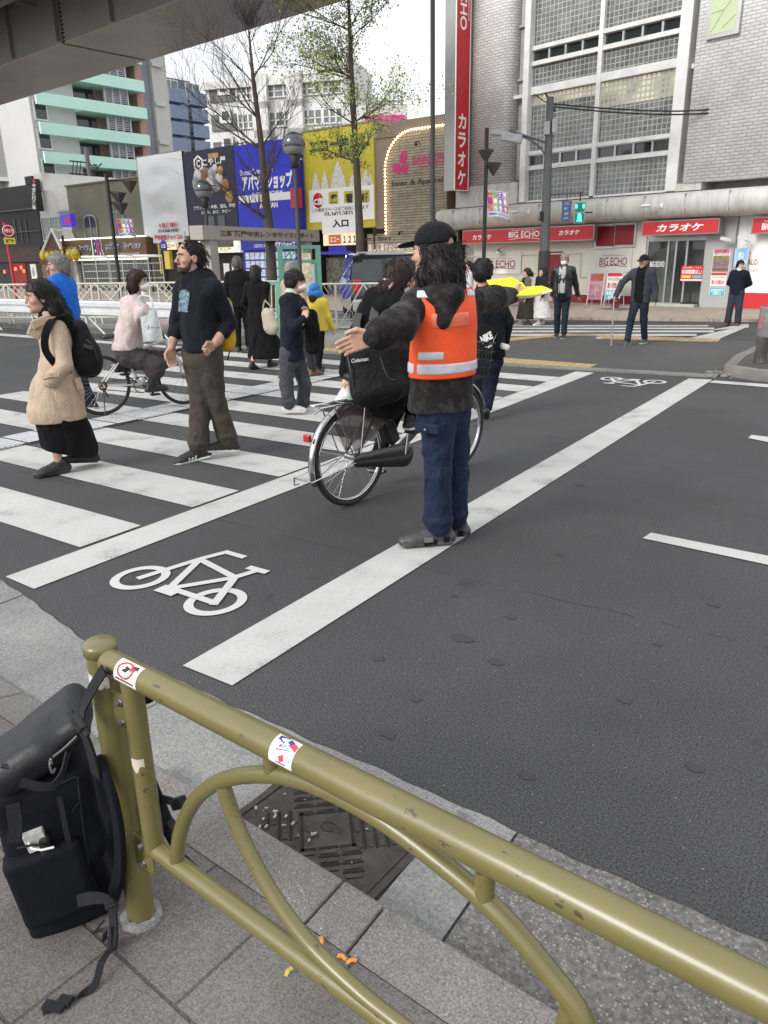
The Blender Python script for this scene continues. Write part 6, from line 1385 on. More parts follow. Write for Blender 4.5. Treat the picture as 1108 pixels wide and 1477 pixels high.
ps=thing('pedestrian_signal','pedestrian signal showing a lit green walking man','traffic signal',UF);q=UF.r((829,291),(843,322),-.1)
b=MB();b.box(q[0],q[1],-.16,.1,q[2],q[3]);obj('housing',b,M('signal_housing',(.30,.33,.32),.5),ps,bevel=.02);b=MB();b.tube([((q[0]+q[1])/2,0,q[3]),((q[0]+q[1])/2,0,sb[2]+.02)],.02,5);b.tube([(q[1],0,(q[2]+q[3])/2),(q[1]+.22,0,(q[2]+q[3])/2)],.02,5);obj('bracket',b,DKM,ps)
GRNL=M('signal_green_lit',(.0,.8,.5),.3,emit=(.03,1,.55),es=5.0);GDIM=M('signal_lens_dark',(.01,.06,.045),.2,emit=(0,.3,.2),es=.25)
zm=(q[2]+q[3])/2;xm=(q[0]+q[1])/2;w=(q[1]-q[0])
b=MB();b.box(q[0]+.03,q[1]-.03,-.172,-.161,zm+.02,q[3]-.03);b.box(q[0]+.03,q[1]-.03,-.172,-.161,q[2]+.03,zm-.02);obj('lens',b,GDIM,ps)
b=MB();y=-.178;zz=q[2]+.05;hh=zm-q[2]-.10
b.ell((xm+.0,y,zz+hh*.88),(.045,.01,.045),n=10)
for pth in ([(0,.74),(.0,.42)],[(0,.7),(-.16,.5)],[(0,.7),(.15,.46)],[(0,.44),(-.17,.02)],[(0,.44),(.15,.22),(.17,.0)]):b.tube([(xm+p[0]*w*.9,y,zz+hh*p[1]) for p in pth],.026,5)
obj('walking_man',b,GRNL,ps);b=MB()
for s in (-1,1):b.box(xm+s*w*.32-.02,xm+s*w*.32+.02,-.18,-.173,zm+.12,q[3]-.08)
obj('countdown_bar',b,GRNL,ps)
wr=thing('overhead_cables','pair of black overhead cables running right from the grey utility pole','cable',UF)
for (y0,y1,y2,y3) in ((150,158,160,145),(154,163,165,152)):
 pts=smooth_path([UF.p(797,y0),UF.p(900,y1),UF.p(1000,y2-.5),UF.p(1108,y3),UF.p(1300,y3-40)],8);b=MB();b.tube(pts,.022,5);obj('cable',b,BLK,wr)
pp=GD(112,0,56);PF=view_frame_at(pp);pw=thing('power_pole','distant wooden-armed power pole with transformers before the mint apartments','utility pole',PF)
b=MB();t_=PF.p(124,213);b.tube([(t_[0],0,0),(t_[0],0,t_[2])],.15,8);obj('pole',b,GPM,pw)
b=MB();
for py in (232,250):a,c=PF.p(100,py),PF.p(130,py+3);b.tube([a,c],.05,5)
for px in (106,112,117):a,c=PF.p(px,232),PF.p(px-3,262);b.tube([a,c],.03,4)
obj('cross_arm',b,DKM,pw);b=MB();g=random.Random(6)
for i in range(26):w=PF.p(126+g.uniform(0,14),236+g.uniform(0,26));b.tube([w,w+np.array([g.uniform(-.4,.4),0,g.uniform(-.4,.4)])],.045,4)
obj('wiring',b,BLK,pw)
rp_=GD(9,.1,30);RFm=view_frame_at(rp_);rs=thing('round_sign','round red sign over a yellow plate on a red post at the far left','sign',RFm);w=RFm.p(12,333);rr0=RFm.p(21,333)[0]-w[0];b=MB();b.tube([(w[0]-.1,0,0),(w[0]-.1,0,w[2]+.3)],.05,8);obj('post',b,RED,rs)
b=MB();b.lathe([(0,-.12),(rr0,-.12),(rr0,-.05),(0,-.05)],(w[0],0,w[2]),24,axis='Y');dc=obj('disc',b,RED,rs);b=MB();b.tube([(w[0]+rr0*.88*math.cos(a),-.125,w[2]+rr0*.88*math.sin(a)) for a in np.linspace(0,6.283,24,endpoint=False)],rr0*.06,4,closed=True);put_text(b,'やきとり',(w[0]-rr0*.7,w[0]+rr0*.7,w[2]-rr0*.3,w[2]+rr0*.3),-.13,bold=.04);obj('lettering',b,WHT,dc)
q=RFm.r((5,343),(23,352),-.06);b=MB();b.box(q[0],q[1],-.1,-.03,q[2],q[3]);yp_=obj('plate',b,M('plate_yellow',(.62,.55,.05),.5),rs);b=MB();put_text(b,'営業中',(q[0]+.06,q[1]-.06,q[2]+.05,q[3]-.05),-.105,bold=.03);obj('lettering',b,BLK,yp_)
a3,c3=GD(291,0,16.6),GD(462,0,21.0);CF3=Frame(a3,math.atan2((c3-a3)[1],(c3-a3)[0]));cs=thing('cycle_port_sign','long greyish beam sign with brown Japanese lettering for the rental cycle port','sign',CF3)
xa,xc=CF3.p(292,330)[0],CF3.p(461,345)[0];z1=(CF3.p(292,320)[2]+CF3.p(461,336)[2])/2;z0=(CF3.p(292,341)[2]+CF3.p(461,352)[2])/2
BEI=M('beam_beige',(.34,.30,.26),.55,var=.08,scale=2);b=MB();b.box(xa,xc,0,.35,z0,z1);obj('beam',b,BEI,cs)
t=MB();put_text(t,'三軒茶屋中央レンタサイクルポート',(xa+(xc-xa)*.12,xc-(xc-xa)*.06,z0+.07,z1-.08),-.008,bold=.03);obj('lettering',t,M('letter_brown',(.07,.04,.03),.5),cs)
for x in (xa+.4,xc-.5):b=MB();b.box(x-.14,x+.14,.04,.30,0,z0-.002);obj('column',b,BEI,cs)
NG=M('notice_green',(.10,.27,.19),.5,var=.1)
np_=GD(436,0,16.4);NF=Frame(np_,view_frame_at(np_).a+.12);nbd=thing('notice_board','green framed notice board standing among the pedestrians','notice board',NF)
xa,xc,xt=NF.p(407,420)[0],NF.p(461,420)[0],None;zt=NF.p(430,354)[2];zm=NF.p(430,375)[2]
b=MB()
for x in (xa,xc):b.box(x-.05,x+.05,-.05,.05,0,zt)
obj('post',b,NG,nbd);b=MB();b.box(xa+.05,xc-.05,-.04,.04,zt-.07,zt);b.box(xa+.05,xc-.05,-.04,.04,zm-.06,zm);obj('rail',b,NG,nbd)
b=MB()
for i in range(5):x=xa+.08+(xc-xa-.3)*i/5;b.tube([(x,0,zm),(x+.16,0,zt-.07)],.014,5)
obj('lattice',b,NG,nbd);b=MB();b.box(xa+.1,xc-.1,-.03,.03,.7,zm-.08);bd=obj('board',b,M('board_grey',(.46,.46,.48),.5,var=.06),nbd);b=MB()
for x0_,x1_,zz0,zz1 in ((xa+.06,xa+.1,.66,zm-.06),(xc-.1,xc-.06,.66,zm-.06),(xa+.1,xc-.1,.64,.7)):b.box(x0_,x1_,-.04,.03,zz0,zz1)
obj('board_frame',b,NG,bd);b=MB();b.box(xc-.35,xc-.16,-.036,-.031,1.2,1.75);obj('map',b,M('map_print',(.5,.45,.3),.5,var=.6,scale=12),bd)
gp_=GD(388,0,16.2);GF_=Frame(gp_,view_frame_at(gp_).a-.5);gpn=thing('green_fence','low green and ivory slatted fence between the woman in black and the student','fence',GF_);b=MB();b.box(.25,.36,-.03,.03,0,1.2);b.box(-.5,.25,-.03,.03,1.14,1.2);obj('frame',b,NG,gpn);b=MB()
for i in range(9):b.tube([(-.5+i*.1,0,.15),(-.62+i*.1+.16,0,1.14)],.014,5)
obj('slats',b,FENW,gpn)
CARB=M('car_black_paint',(.012,.013,.015),.22,.2,coat=1.,var=.05);CARS=M('car_silver_trim',(.40,.40,.38),.35,.5);TYRE=M('tyre_rubber',(.018,.018,.018),.75,var=.2,scale=30)
cp=GD(560,0,19.0);CFr=Frame(cp,view_frame_at(cp).a+.12);car=thing('parked_car','black people carrier parked behind the ivory fence, seen from the rear','car',CFr)
w=.92;b=MB()
prof=[(-2.2,.35),(-2.25,.75),(-2.2,1.02),(-1.95,1.62),(-1.75,1.74),(.6,1.76),(1.35,1.15),(2.15,.98),(2.25,.6),(2.2,.32)]
for sx in (0,):
 vs=[];secs=[(-w,.9),(-w*.97,1.0),(w*.97,1.0),(w,.9)]
 for y,z in prof:
  ins=.12*max(0,(z-1.0)/.75);
  for x in (-w+ins-.0,-w*.86+ins,w*.86-ins,w-ins):vs.append((x,-(-y)+2.2,z-(0.03 if abs(x)>w*.87-ins*.5 and z>1.5 else 0)))
 n=4;b.add(vs,[(i*n+j,i*n+j+1,(i+1)*n+j+1,(i+1)*n+j) for i in range(len(prof)-1) for j in range(3)],0,True);b.add([vs[i*4] for i in range(len(prof))],[tuple(range(len(prof)))],0);b.add([vs[i*4+3] for i in range(len(prof))],[tuple(range(len(prof)))],0)
obj('body',b,CARB,car)
b=MB();b.add([(-.68,-.02,1.08),(.68,-.02,1.08),(.58,.21,1.6),(-.58,.21,1.6)],[(0,1,2,3)]);obj('rear_window',b,GLASS,car)
for s in (-1,1):
 b=MB();b.add([(s*.895,.55,1.1),(s*.895,2.9,1.1),(s*.82,2.55,1.58),(s*.82,.6,1.58)],[(0,1,2,3)]);obj('side_window',b,GLASS,car)
 b=MB();b.cbox((s*.76,-.04,.98),(.2,.08,.3));obj('tail_light',b,M('tail_red',(.42,.01,.015),.2,coat=.6),car,bevel=.02)
b=MB();b.cbox((0,-.05,.52),(1.76,.16,.30));obj('bumper',b,CARS,car,bevel=.05);b=MB();b.cbox((0,-.055,.82),(.4,.03,.18));obj('number_plate',b,PPR,car)
b=MB();b.box(-.72,.72,.35,.42,1.745,1.78);obj('roof_spoiler',b,CARS,car)
for s in (-1,1):
 for y in (.75,3.45):b=MB();b.lathe([(0,-.1),(.24,-.1),(.32,-.08),(.32,.08),(.24,.1),(0,.1)],(s*.8,y,.32),18,axis='X');obj('wheel',b,TYRE,car)
bl0=G(1096,523,.14);BLF=view_frame_at(bl0);bo=thing('bollard','stained grey marker block with a torn red sticker on a dark post','bollard',BLF)
ht=BLF.p(1090,487)[2];ht1=BLF.p(1088,442)[2];hl=BLF.p(1080,470)[0]
b=MB();b.lathe([(.085,0),(.08,ht+.02)],(0,0,0),16);obj('post',b,M('post_dark_stain',(.05,.047,.045),.6,var=.4,scale=6,dirt=(.2,.19,.18),dscale=9,damt=.6),bo)
b=MB();b.lathe([(0,ht),(abs(hl)*.97,ht+.0),(abs(hl),ht+.02),(abs(hl),ht1-.02),(abs(hl)*.97,ht1),(0,ht1)],(abs(hl)*.55,.12,0),28);hd=obj('head',b,M('block_grey_stained',(.20,.195,.19),.5,var=.3,scale=3,dirt=(.03,.03,.03),dscale=3.2,damt=.85),bo)
b=MB();r=abs(hl)+.003;zz=(ht+ht1)/2
for i in range(5):
 a0,a1=math.pi*1.13+.075*i,math.pi*1.13+.075*(i+1);b.add([(abs(hl)*.55+r*math.cos(t),.12+r*math.sin(t),z) for t,z in ((a0,zz-.09),(a1,zz-.10),(a1,zz+.08),(a0,zz+.10))],[(0,1,2,3)])
obj('torn_sticker',b,M('sticker_faded_red',(.40,.12,.15),.6,var=.6,scale=30),hd)
b=MB();b.lathe([(0,ht1+.002),(abs(hl)*.9,ht1+.001),(abs(hl)*.4,ht1+.03),(0,ht1+.035)],(abs(hl)*.55,.12,0),24);obj('red_cap',b,RED,hd)
b=MB();g=random.Random(12)
for i in range(34):
 x=g.uniform(-1.5,.6);y=yk(x)+g.uniform(.02,.30);s=g.uniform(.002,.006);b.ell((x,y,.011),(s,s*.8,s*.5),n=5)
for i in range(15):
 x=g.uniform(-1.45,-1.2);y=yk(x)+g.uniform(.01,.12);s=g.uniform(.003,.008);b.cbox((x,y,.016),(s*2,s,.003),rotz(g.uniform(0,3)))
tag(obj('pebbles',b,M('pale_grit',(.33,.31,.27),.8,var=.4,scale=60)),kind='stuff')
for i,(px,py,lab) in enumerate(((462,1351,'small orange petal scrap on the kerb nearest the drain cover'),(487,1378,'short orange petal strip on the kerb between two scraps'),(500,1389,'longest orange petal strip on the kerb'),(412,1408,'yellow leaf scrap on the pavers under the lower pipe'))):
 p=G(px,py,SW+.01);b=MB();b.ribbon([(0,0,0),(.012,.004,.004),(.024,.002,.002)],.009,.0015,(0,1,.2));o=tag(obj('petal',b,M('petal_orange',(.62,.22,.03),.6) if i<3 else M('petal_yellow',(.5,.38,.05),.6)),lab,'petal');o.location=p;o.rotation_euler=(0,0,.8*i-.9)
# people
def skinmat(name,c,lip=False):return M(name,c,.5,var=.08,scale=30,spec=.4,bump=.05,bscale=300)
SKIN=skinmat('skin_light',(.50,.30,.21));SKIN2=skinmat('skin_warm',(.42,.24,.165));SKIN3=skinmat('skin_tan',(.36,.19,.125));LIP=M('lips',(.36,.13,.11),.45,var=.05);EYEW=M('eye_white',(.6,.58,.55),.25,var=.02);EYED=M('eye_dark',(.015,.01,.008),.15,var=.02)
def hairmat(name,c,rough=.55):return M(name,c,rough,var=.4,scale=40,bump=.5,bscale=90,stretch=(1,1,.12),spec=.28)
HBLK=hairmat('hair_black',(.012,.010,.010));HBRN=hairmat('hair_dark_brown',(.032,.018,.014));HGRY=hairmat('hair_grey',(.20,.195,.19));HSALT=hairmat('hair_salt',(.09,.088,.086));HBUR=hairmat('hair_burgundy',(.028,.009,.009))
def cloth(name,c=(.5,.5,.5),rough=.85,bump=.35,bscale=38,var=.14,sheen=.03,**k):
 m=M(name,c,rough,var=var,scale=7,bump=bump,bscale=bscale,spec=.12,sheen=sheen,**k)
 if m.get('wr'):return m
 m['wr']=1;t=m.node_tree;l=t.links.new;bp=[n for n in t.nodes if n.type=='BUMP'][0];v=[n for n in t.nodes if n.type=='TEX_COORD'][0].outputs['Object']
 mp=node(t,'ShaderNodeMapping');mp.inputs['Scale'].default_value=(1,1,.55);l(v,mp.inputs[0]);n=node(t,'ShaderNodeTexNoise',Scale=13,Detail=3,Distortion=1.6);l(mp.outputs[0],n.inputs['Vector'])
 ab=node(t,'ShaderNodeMath',operation='SUBTRACT');l(n.outputs['Fac'],ab.inputs[0]);ab.inputs[1].default_value=.5;a2=node(t,'ShaderNodeMath',operation='ABSOLUTE');l(ab.outputs[0],a2.inputs[0])
 b2=node(t,'ShaderNodeBump',Strength=.5,Distance=.035);l(a2.outputs[0],b2.inputs['Height']);l(bp.outputs[0],b2.inputs['Normal']);l(b2.outputs[0],t.nodes['Principled BSDF'].inputs['Normal']);return m
BLACKC=cloth('black_cloth',(.0075,.0075,.0085));CHAR=cloth('charcoal_cloth',(.032,.033,.036));NAVYC=cloth('navy_cloth',(.010,.013,.024));DENIM=cloth('dark_denim',(.016,.022,.036),var=.35);GREYT=cloth('grey_trousers',(.060,.062,.068));WHITEC=cloth('white_cloth',(.58,.57,.54));MASKM=M('mask_white',(.66,.66,.65),.7,var=.04)
SHOEB=M('shoe_black',(.014,.014,.015),.55,var=.2,scale=30,bump=.1);SOLEW=M('sole_white',(.55,.54,.50),.7,var=.1);SOLEB=M('sole_black',(.02,.02,.021),.7);SHOEW=M('shoe_white',(.50,.50,.48),.6,var=.1,scale=20);LEATH=M('shoe_brown',(.11,.045,.02),.4,var=.2)
Z3=np.array([0,0,1.])
class Fig:
 def __init__(s,label,fr,H,phi,group=None,skin=SKIN,near=False,head_phi=None,lean=0.):
  s.fr=fr;s.t=thing('person',label,'person',fr,group);s.H=H;s.k=H/1.70;s.phi=R_(phi);s.f=np.array([math.cos(s.phi),math.sin(s.phi),0]);s.r=np.array([s.f[1],-s.f[0],0]);s.skin=skin;s.near=near;s.body=[];s.core=Sdf();s.hp=R_(phi if head_phi is None else head_phi);s.seed=random.randint(0,9999)
  k=s.k;s.j=dict(head=Z3*.932*H,neck=Z3*.855*H,chest=Z3*.74*H,waist=Z3*.61*H,pelvis=Z3*.54*H,ls=-.175*k*s.r+Z3*.815*H,rs=.175*k*s.r+Z3*.815*H,lh=-.085*k*s.r+Z3*.51*H,rh=.085*k*s.r+Z3*.51*H)
 def J(s,px,py,dy=0.):return s.fr.p(px,py,dy)
 def set(s,**kw):
  for n,v in kw.items():s.j[n]=np.array(s.J(*v) if (len(v)==2 or (len(v)==3 and abs(v[0])>20)) else v,float)
  return s
 def legs(s,fl,fr_,spread=.09,z=0.):
  k,H=s.k,s.H
  for sd,off,n in ((-1,fl,'l'),(1,fr_,'r')):
   lift=.10*max(0,-off-.12)
   a=sd*spread*k*s.r+s.f*off+Z3*(.085*k+lift);h=s.j[n+'h'];s.j[n+'a']=a;s.j[n+'k']=(h+a)/2+s.f*(.035+.10*max(0,-off))*k+Z3*.02*k
  return s
 def arms(s,fl=0.,fr_=0.,out=.11,bend=.06):
  k=s.k
  for sd,off,n in ((-1,fl,'l'),(1,fr_,'r')):
   sh=s.j[n+'s'];e=sh+sd*out*.6*k*s.r+s.f*(off*.35-.02)*k-Z3*.29*k;w=e+s.f*(off*.7+bend)*k-Z3*.245*k+sd*.02*s.r;s.j[n+'e']=e;s.j[n+'w']=w
  return s
 def hbasis(s,tilt=0.,roll=0.):
  f=np.array([math.cos(s.hp)*math.cos(tilt),math.sin(s.hp)*math.cos(tilt),math.sin(tilt)]);r=nrm(np.cross(f,Z3));u=np.cross(r,f);c,sn=math.cos(roll),math.sin(roll);r2=c*r+sn*u;u2=-sn*r+c*u
  return np.stack([r2,f,u2],1)
 def head(s,tilt=0.,roll=0.,hs=1.0,h=None,female=False):
  R=s.R=s.hbasis(tilt,roll);k=s.hk=s.k*hs if s.H>1.4 else.93*hs;c=s.j['head'];s.hc=c
  P=lambda x,y,z:c+R@(np.array([x,y,z])*k)
  E=lambda S,cc,rr,kk=.02,op='u':S.ell(P(*cc),np.array(rr)*k,R,kk*k,op)
  S=Sdf();E(S,(0,-.012,.033),(.072,.091,.084));E(S,(0,.018,-.03),(.06 if not female else.057,.068,.088),.03);E(S,(0,.036,-.083),(.046 if not female else.040,.050,.034),.03);E(S,(0,.078,-.099),(.019,.016,.015),.02)
  for q in (-1,1):E(S,(q*.036,.058,-.028),(.024,.024,.022),.02)
  E(S,(0,.078,.022),(.046,.014,.010),.014)
  for q in (-1,1):E(S,(q*.031,.097,.001),(.018,.014,.011),.010,'s')
  S.cone(P(0,.088,.004),P(0,.110,-.034),.0075*k,.0115*k,.010*k)
  for q in (-1,1):E(S,(q*.010,.099,-.037),(.008,.009,.007),.006)
  E(S,(0,.089,-.060),(.020,.009,.006),.005);E(S,(0,.088,-.069),(.018,.009,.006),.003)
  for q in (-1,1):E(S,(q*.073,-.010,-.012),(.010,.022,.033),.010);E(S,(q*.082,-.004,-.010),(.006,.012,.02),.005,'s')
  nb=s.j['neck'];S.cone(P(0,-.02,-.06),nb-Z3*.02,.053*k*(.9 if female else 1),.062*k*(.9 if female else 1),.025*k);S.cone(nb-Z3*.02,nb-Z3*.10,.062*k,.07*k,.02)
  h=h or (.0055 if s.near else.0085);v,q=S.mesh(h);s.body.append((v,q,0));s.HP=P
  s.lipc=P(0,.092,-.064)
  b,d,br=MB(),MB(),MB()
  for sd in (-1,1):
   b.ell(P(sd*.031,.0755,.001),np.array((.012,.0115,.0062))*k,R,12);d.ell(P(sd*.031,.0850,.001),np.array((.0058,.004,.0060))*k,R,10)
   br.tube([P(sd*x,y,z) for x,y,z in ((.013,.094,.019),(.030,.094,.0245),(.050,.080,.018))],[.0035*k,.0045*k,.002*k],6)
  s.eyes=(b,d,br)
  s.core.cone(c,nb,.05*k,.06*k)
  return s
 def face(s,hair=HBLK):
  b,d,br=s.eyes;e=obj('eyes',b,EYEW,s.t);obj('iris',d,EYED,e);obj('eyebrows',br,hair,s.t);return s
 def hand(s,w,d,side,curl=.4,nrm_=None,k=None,thumb=1,spread=.0):
  """w wrist, d along the palm, side towards the thumb"""
  k=k or s.k;d=nrm(d);sd=np.array(side,float);sd=nrm(sd-d*(sd@d));n=np.cross(sd,d)*thumb
  S=Sdf();w=np.array(w,float)
  S.cone(w-d*.05*k,w+d*.01*k,.027*k,.026*k,.01,(n,.75));S.box(w+d*.05*k,np.array([.040,.045,.014])*k,np.stack([sd,d,n],1),.012*k,.012)
  for off,L,c2 in ((.030,.074,.8),(.010,.082,1.),(-.010,.077,1.1),(-.029,.060,1.25)):
   p=w+d*.088*k+sd*off*k;a=0;dd=d+sd*off*4*spread;pts=[p];rs=[.0098*k]
   for i,f in enumerate((.45,.31,.24)):
    a+=curl*c2*(.75,1.0,.8)[i];p=p+(nrm(dd)*math.cos(a)+n*math.sin(a))*L*f*k;pts.append(p);rs.append((.009,.0083,.0072)[i]*k)
   S.chain(pts,rs,.004)
  p=w+d*.025*k+sd*.032*k;t1=p+(sd*.55+d*.75+n*.25)*.036*k;t2=t1+(d*.93+sd*.15+n*(.25+.3*curl))*.03*k;S.chain([p,t1,t2,t2+(d*.9+n*(.2+.5*curl))*.022*k],[.014*k,.012*k,.0098*k,.008*k],.006)
  v,q=S.mesh(.0042 if s.near else.006);s.body.append((v,q,0));return s
 def forearm(s,e,w,r0=.042,r1=.028):
  S=Sdf().cone(e,w,r0*s.k,r1*s.k,.02);v,q=S.mesh(.008);s.body.append((v,q,0));return s
 def shin(s,k,a,r0=.05,r1=.036):
  S=Sdf().cone(k,a,r0*s.k,r1*s.k,.02);v,q=S.mesh(.009);s.body.append((v,q,0));return s
 def finish(s):
  j=s.j;C=s.core;k=s.k;C.cone(j['neck'],j['pelvis'],.06*k,.075*k)
  for n in 'lr':
   C.cone(j['neck']-Z3*.06,j[n+'s'],.045*k,.035*k)
   if n+'e' in j:C.chain([j[n+'s'],j[n+'e'],j[n+'w']],[.035*k,.030*k,.022*k])
   C.cone(j['pelvis'],j[n+'h'],.06*k,.055*k)
   if n+'a' in j:C.chain([j[n+'h'],j[n+'k'],j[n+'a']],[.055*k,.042*k,.030*k])
  v,q=C.mesh(.018);s.body.append((v,q,0));lc=s.lipc;R=s.R;kk=s.hk
  def paint(c,mi):
   d=(c-lc)@R/kk;m=(np.abs(d[:,0])<.021)&(np.abs(d[:,2])<.0085*(1-.5*(d[:,0]/.021)**2))&(np.abs(d[:,1])<.02);mi=mi.copy();mi[m]=1;return mi
  s.bo=sobj('body',s.body,[s.skin,LIP],s.t,paint);return s
 def garment(s,name,S,mat,h=None,amp=.006,freq=42,aniso=(1,1,.6),seed=0,smooth=1,paint=None):
  h=h or (.0105 if s.near else.016)
  disp=waves(seed+s.seed,freq*1.2,amp*.85,aniso) if amp else None
  v,q=S.mesh(h,disp,smooth,True);return sobj(name,[(v,q,0)],mat if isinstance(mat,list) else [mat],s.t,paint)
 def trousers(s,mat,wide=1.,cuff=1.,amp=.007,top=None,name='trousers',cut=True,pel=1.):
  j=s.j;k=s.k;S=Sdf();up=j['pelvis']+Z3*.06*k
  S.cone(up,j['pelvis']-Z3*.04*k,.150*k*pel,.158*k*pel,.03,(s.f,.74))
  for n in 'lr':
   h,kn,a=j[n+'h'],j[n+'k'],j[n+'a'];S.cone(h+Z3*.02*k,kn,.098*k*wide,.072*k*wide,.03);d=nrm(a-kn);S.cone(kn,a-d*.03*k,.072*k*wide,.062*k*wide*cuff,.02)
   S.ell(a-d*.06*k+s.f*.006,np.array((.066,.07,.022))*k*wide*cuff,None,.02)
  return s.garment(name,S,mat,amp=amp,freq=46,aniso=(1,1,.8),seed=1)
 def torso(s,S,bulk=1.,hem=None,hemw=1.,chestw=1.):
  j=s.j;k=s.k;fl=(s.f,.70);fs=(s.f,.74)
  S.cone(j['ls']*.55+j['rs']*.45-Z3*.02*k,j['rs']*.55+j['ls']*.45-Z3*.02*k,.085*k*bulk,.085*k*bulk,.04,(s.f,.85))
  for n in 'lr':S.cone(j['neck']-Z3*.035*k,j[n+'s']-Z3*.015*k,.055*k*bulk,.062*k*bulk,.04)
  S.cone(j['chest']+Z3*.02*k,j['waist'],.178*k*bulk*chestw,.158*k*bulk,.05,fl)
  S.cone(j['waist'],(j['pelvis']-Z3*.07*k if hem is None else hem),.158*k*bulk,.168*k*bulk*hemw,.05,fs);return S
 def sleeves(s,S,bulk=1.,cuff=1.,upto=1.,which='lr'):
  j=s.j;k=s.k
  for n in which:
   a,e,w=j[n+'s'],j[n+'e'],j[n+'w'];S.cone(a,e,.066*k*bulk,.055*k*bulk,.035);w2=e+(w-e)*upto;S.cone(e,w2,.055*k*bulk,.042*k*bulk*cuff,.02)
  return S
 def top(s,mat,name='jacket',bulk=1.06,hem=None,hemw=1.05,cuff=1.1,upto=.98,amp=.007,which='lr',collar=True,h=None,extra=None,chestw=1.):
  S=Sdf();s.torso(S,bulk,hem,hemw,chestw)
  s.sleeves(S,bulk,cuff,upto,which)
  if collar:S.cone(s.j['neck']-Z3*.03*s.k,s.j['neck']+Z3*.025*s.k,.076*s.k,.068*s.k,.02)
  if extra:extra(S)
  hz=(s.j['pelvis']-Z3*.07*s.k if hem is None else hem)[2]-.025*s.k;S.cut((0,0,hz),(0,0,-1),.01)
  s.tops=S;return s.garment(name,S,mat,amp=amp,freq=40,seed=5,h=h)
 def shoes(s,mat,sole,dl=None,dr=None,L=.27,pitch=(0,0),name='shoe',heelw=1.):
  k=s.k
  for n,d,pt in (('l',dl,pitch[0]),('r',dr,pitch[1])):
   d=nrm(s.f if d is None else d);a=s.j[n+'a'];rt=np.array([d[1],-d[0],0]);R0=np.stack([rt,d,Z3],1);R1=R0@rotx(-pt);o=a-Z3*.085*k+0*d
   o=a-R1@np.array([0,0,.085*k]);P=lambda x,y,z:o+R1@(np.array([x,y,z])*k)
   S=Sdf();q=L/.27
   S.cone(P(0,-.055*q,.034),P(0,.145*q,.030),.038*k,.044*k,.02,(R1[:,2],.86));S.cone(P(0,.145*q,.030),P(0,.185*q,.027),.044*k,.036*k,.02,(R1[:,2],.85));S.cone(P(0,-.055*q,.035),P(0,-.03*q,.095),.034*k,.038*k,.02);S.cone(P(0,-.02,.09),P(0,.11*q,.046),.038*k,.034*k,.03);S.box(P(0,.065*q,.010),np.array([.043,.135*q,.012])*k,R1,.011*k,.004);S.cut(P(0,0,.0),-R1[:,2],.003)
   v,qd=S.mesh(.006 if s.near else.009)
   def paint(c,mi,o=o,R1=R1):z=((c-o)@R1)[:,2]/k;m=mi.copy();m[z<.0225]=1;return m
   sobj(name,[(v,qd,0)],[mat,sole],s.t,paint)
  return s
 def hair(s,mat,t=.014,back=0.,long=None,strand=.003,fringe=.0,noise=0.,h=None,name='hair',low=-.09,side=.0,under=None,wisps=None):
  """cap of hair following the skull; long: list of chains in head space ((points), (radii))"""
  k=s.hk;P=s.HP;R=s.R;c=s.hc;S=Sdf()
  S.ell(P(0,-.014,.036),np.array((.073+t+side,.093+t+back,.086+t))*k,R,.02)
  S.ell(P(0,-.045,-.02),np.array((.066+t+side,.062+t+back,.075))*k,R,.03)
  def face(Pt):
   q=(Pt-c)@R/k;lim=np.maximum(.032+.62*q[...,2],-.012)+fringe*np.exp(-(q[...,0]/.05)**2)*0;lim=np.where(q[...,2]>.045-fringe,.13,lim);return (q[...,1]-lim)*k*.8
  S.fn(face,'i',.008*k)
  S.fn(lambda Pt:-(((Pt-c)@R)[...,2]/k-low)*k,'i',.01)
  for pts,rs in (long or []):S.chain([P(*p) for p in pts],[r*k for r in rs],.03*k,(R[:,1],.93))
  if under is not None:S.cut(P(0,0,under),R[:,2],.004)
  g=waves(s.seed+3,170,strand,(1,1,.12),8);g2=waves(s.seed+4,60,noise,(1,1,1),8) if noise else None
  v,q=S.mesh(h or (.006 if s.near else.0085),(lambda p:g((p-c)@R)+(g2(p) if g2 else 0)));s.hr=sobj(name,[(v,q,0)],[mat],s.t);s.wisp(v,q,mat,(420 if s.near else 90) if wisps is None else wisps,.07 if long else.04);return s
 def wisp(s,v,q,mat,n,ln):
  g=np.random.default_rng(s.seed+11);a,b2,c=v[q[:,0]],v[q[:,1]],v[q[:,3]];N=np.cross(b2-a,c-a);N/=np.linalg.norm(N,axis=1)[:,None]+1e-12;mb=MB();hc=s.hc
  for i in g.integers(0,len(q),n):
   p=a[i].copy();nn=N[i];
   if (p-s.hc)@nn<0:nn=nn*1
   d=nrm(np.array([0,0,-1.])+.35*(-s.f)+g.normal(size=3)*.25+(p-hc)*1.5*np.array([1,1,0]));pts=[];L=ln*g.uniform(.5,1.2)*s.hk
   for t in range(6):pts.append(p+nn*(.0015+.0035*math.sin(math.pi*t/5)+(.004 if t>3 else 0)));d2=nrm(d-nn*(d@nn));r0=p-hc;p=p+d2*L/5;nn=nrm(nn+(p-hc-r0)*4)
   mb.tube(pts,[.0013*s.hk,.0018*s.hk,.002*s.hk,.0019*s.hk,.0013*s.hk,.0005],4,cap=False)
  obj('locks',mb,mat,s.hr)
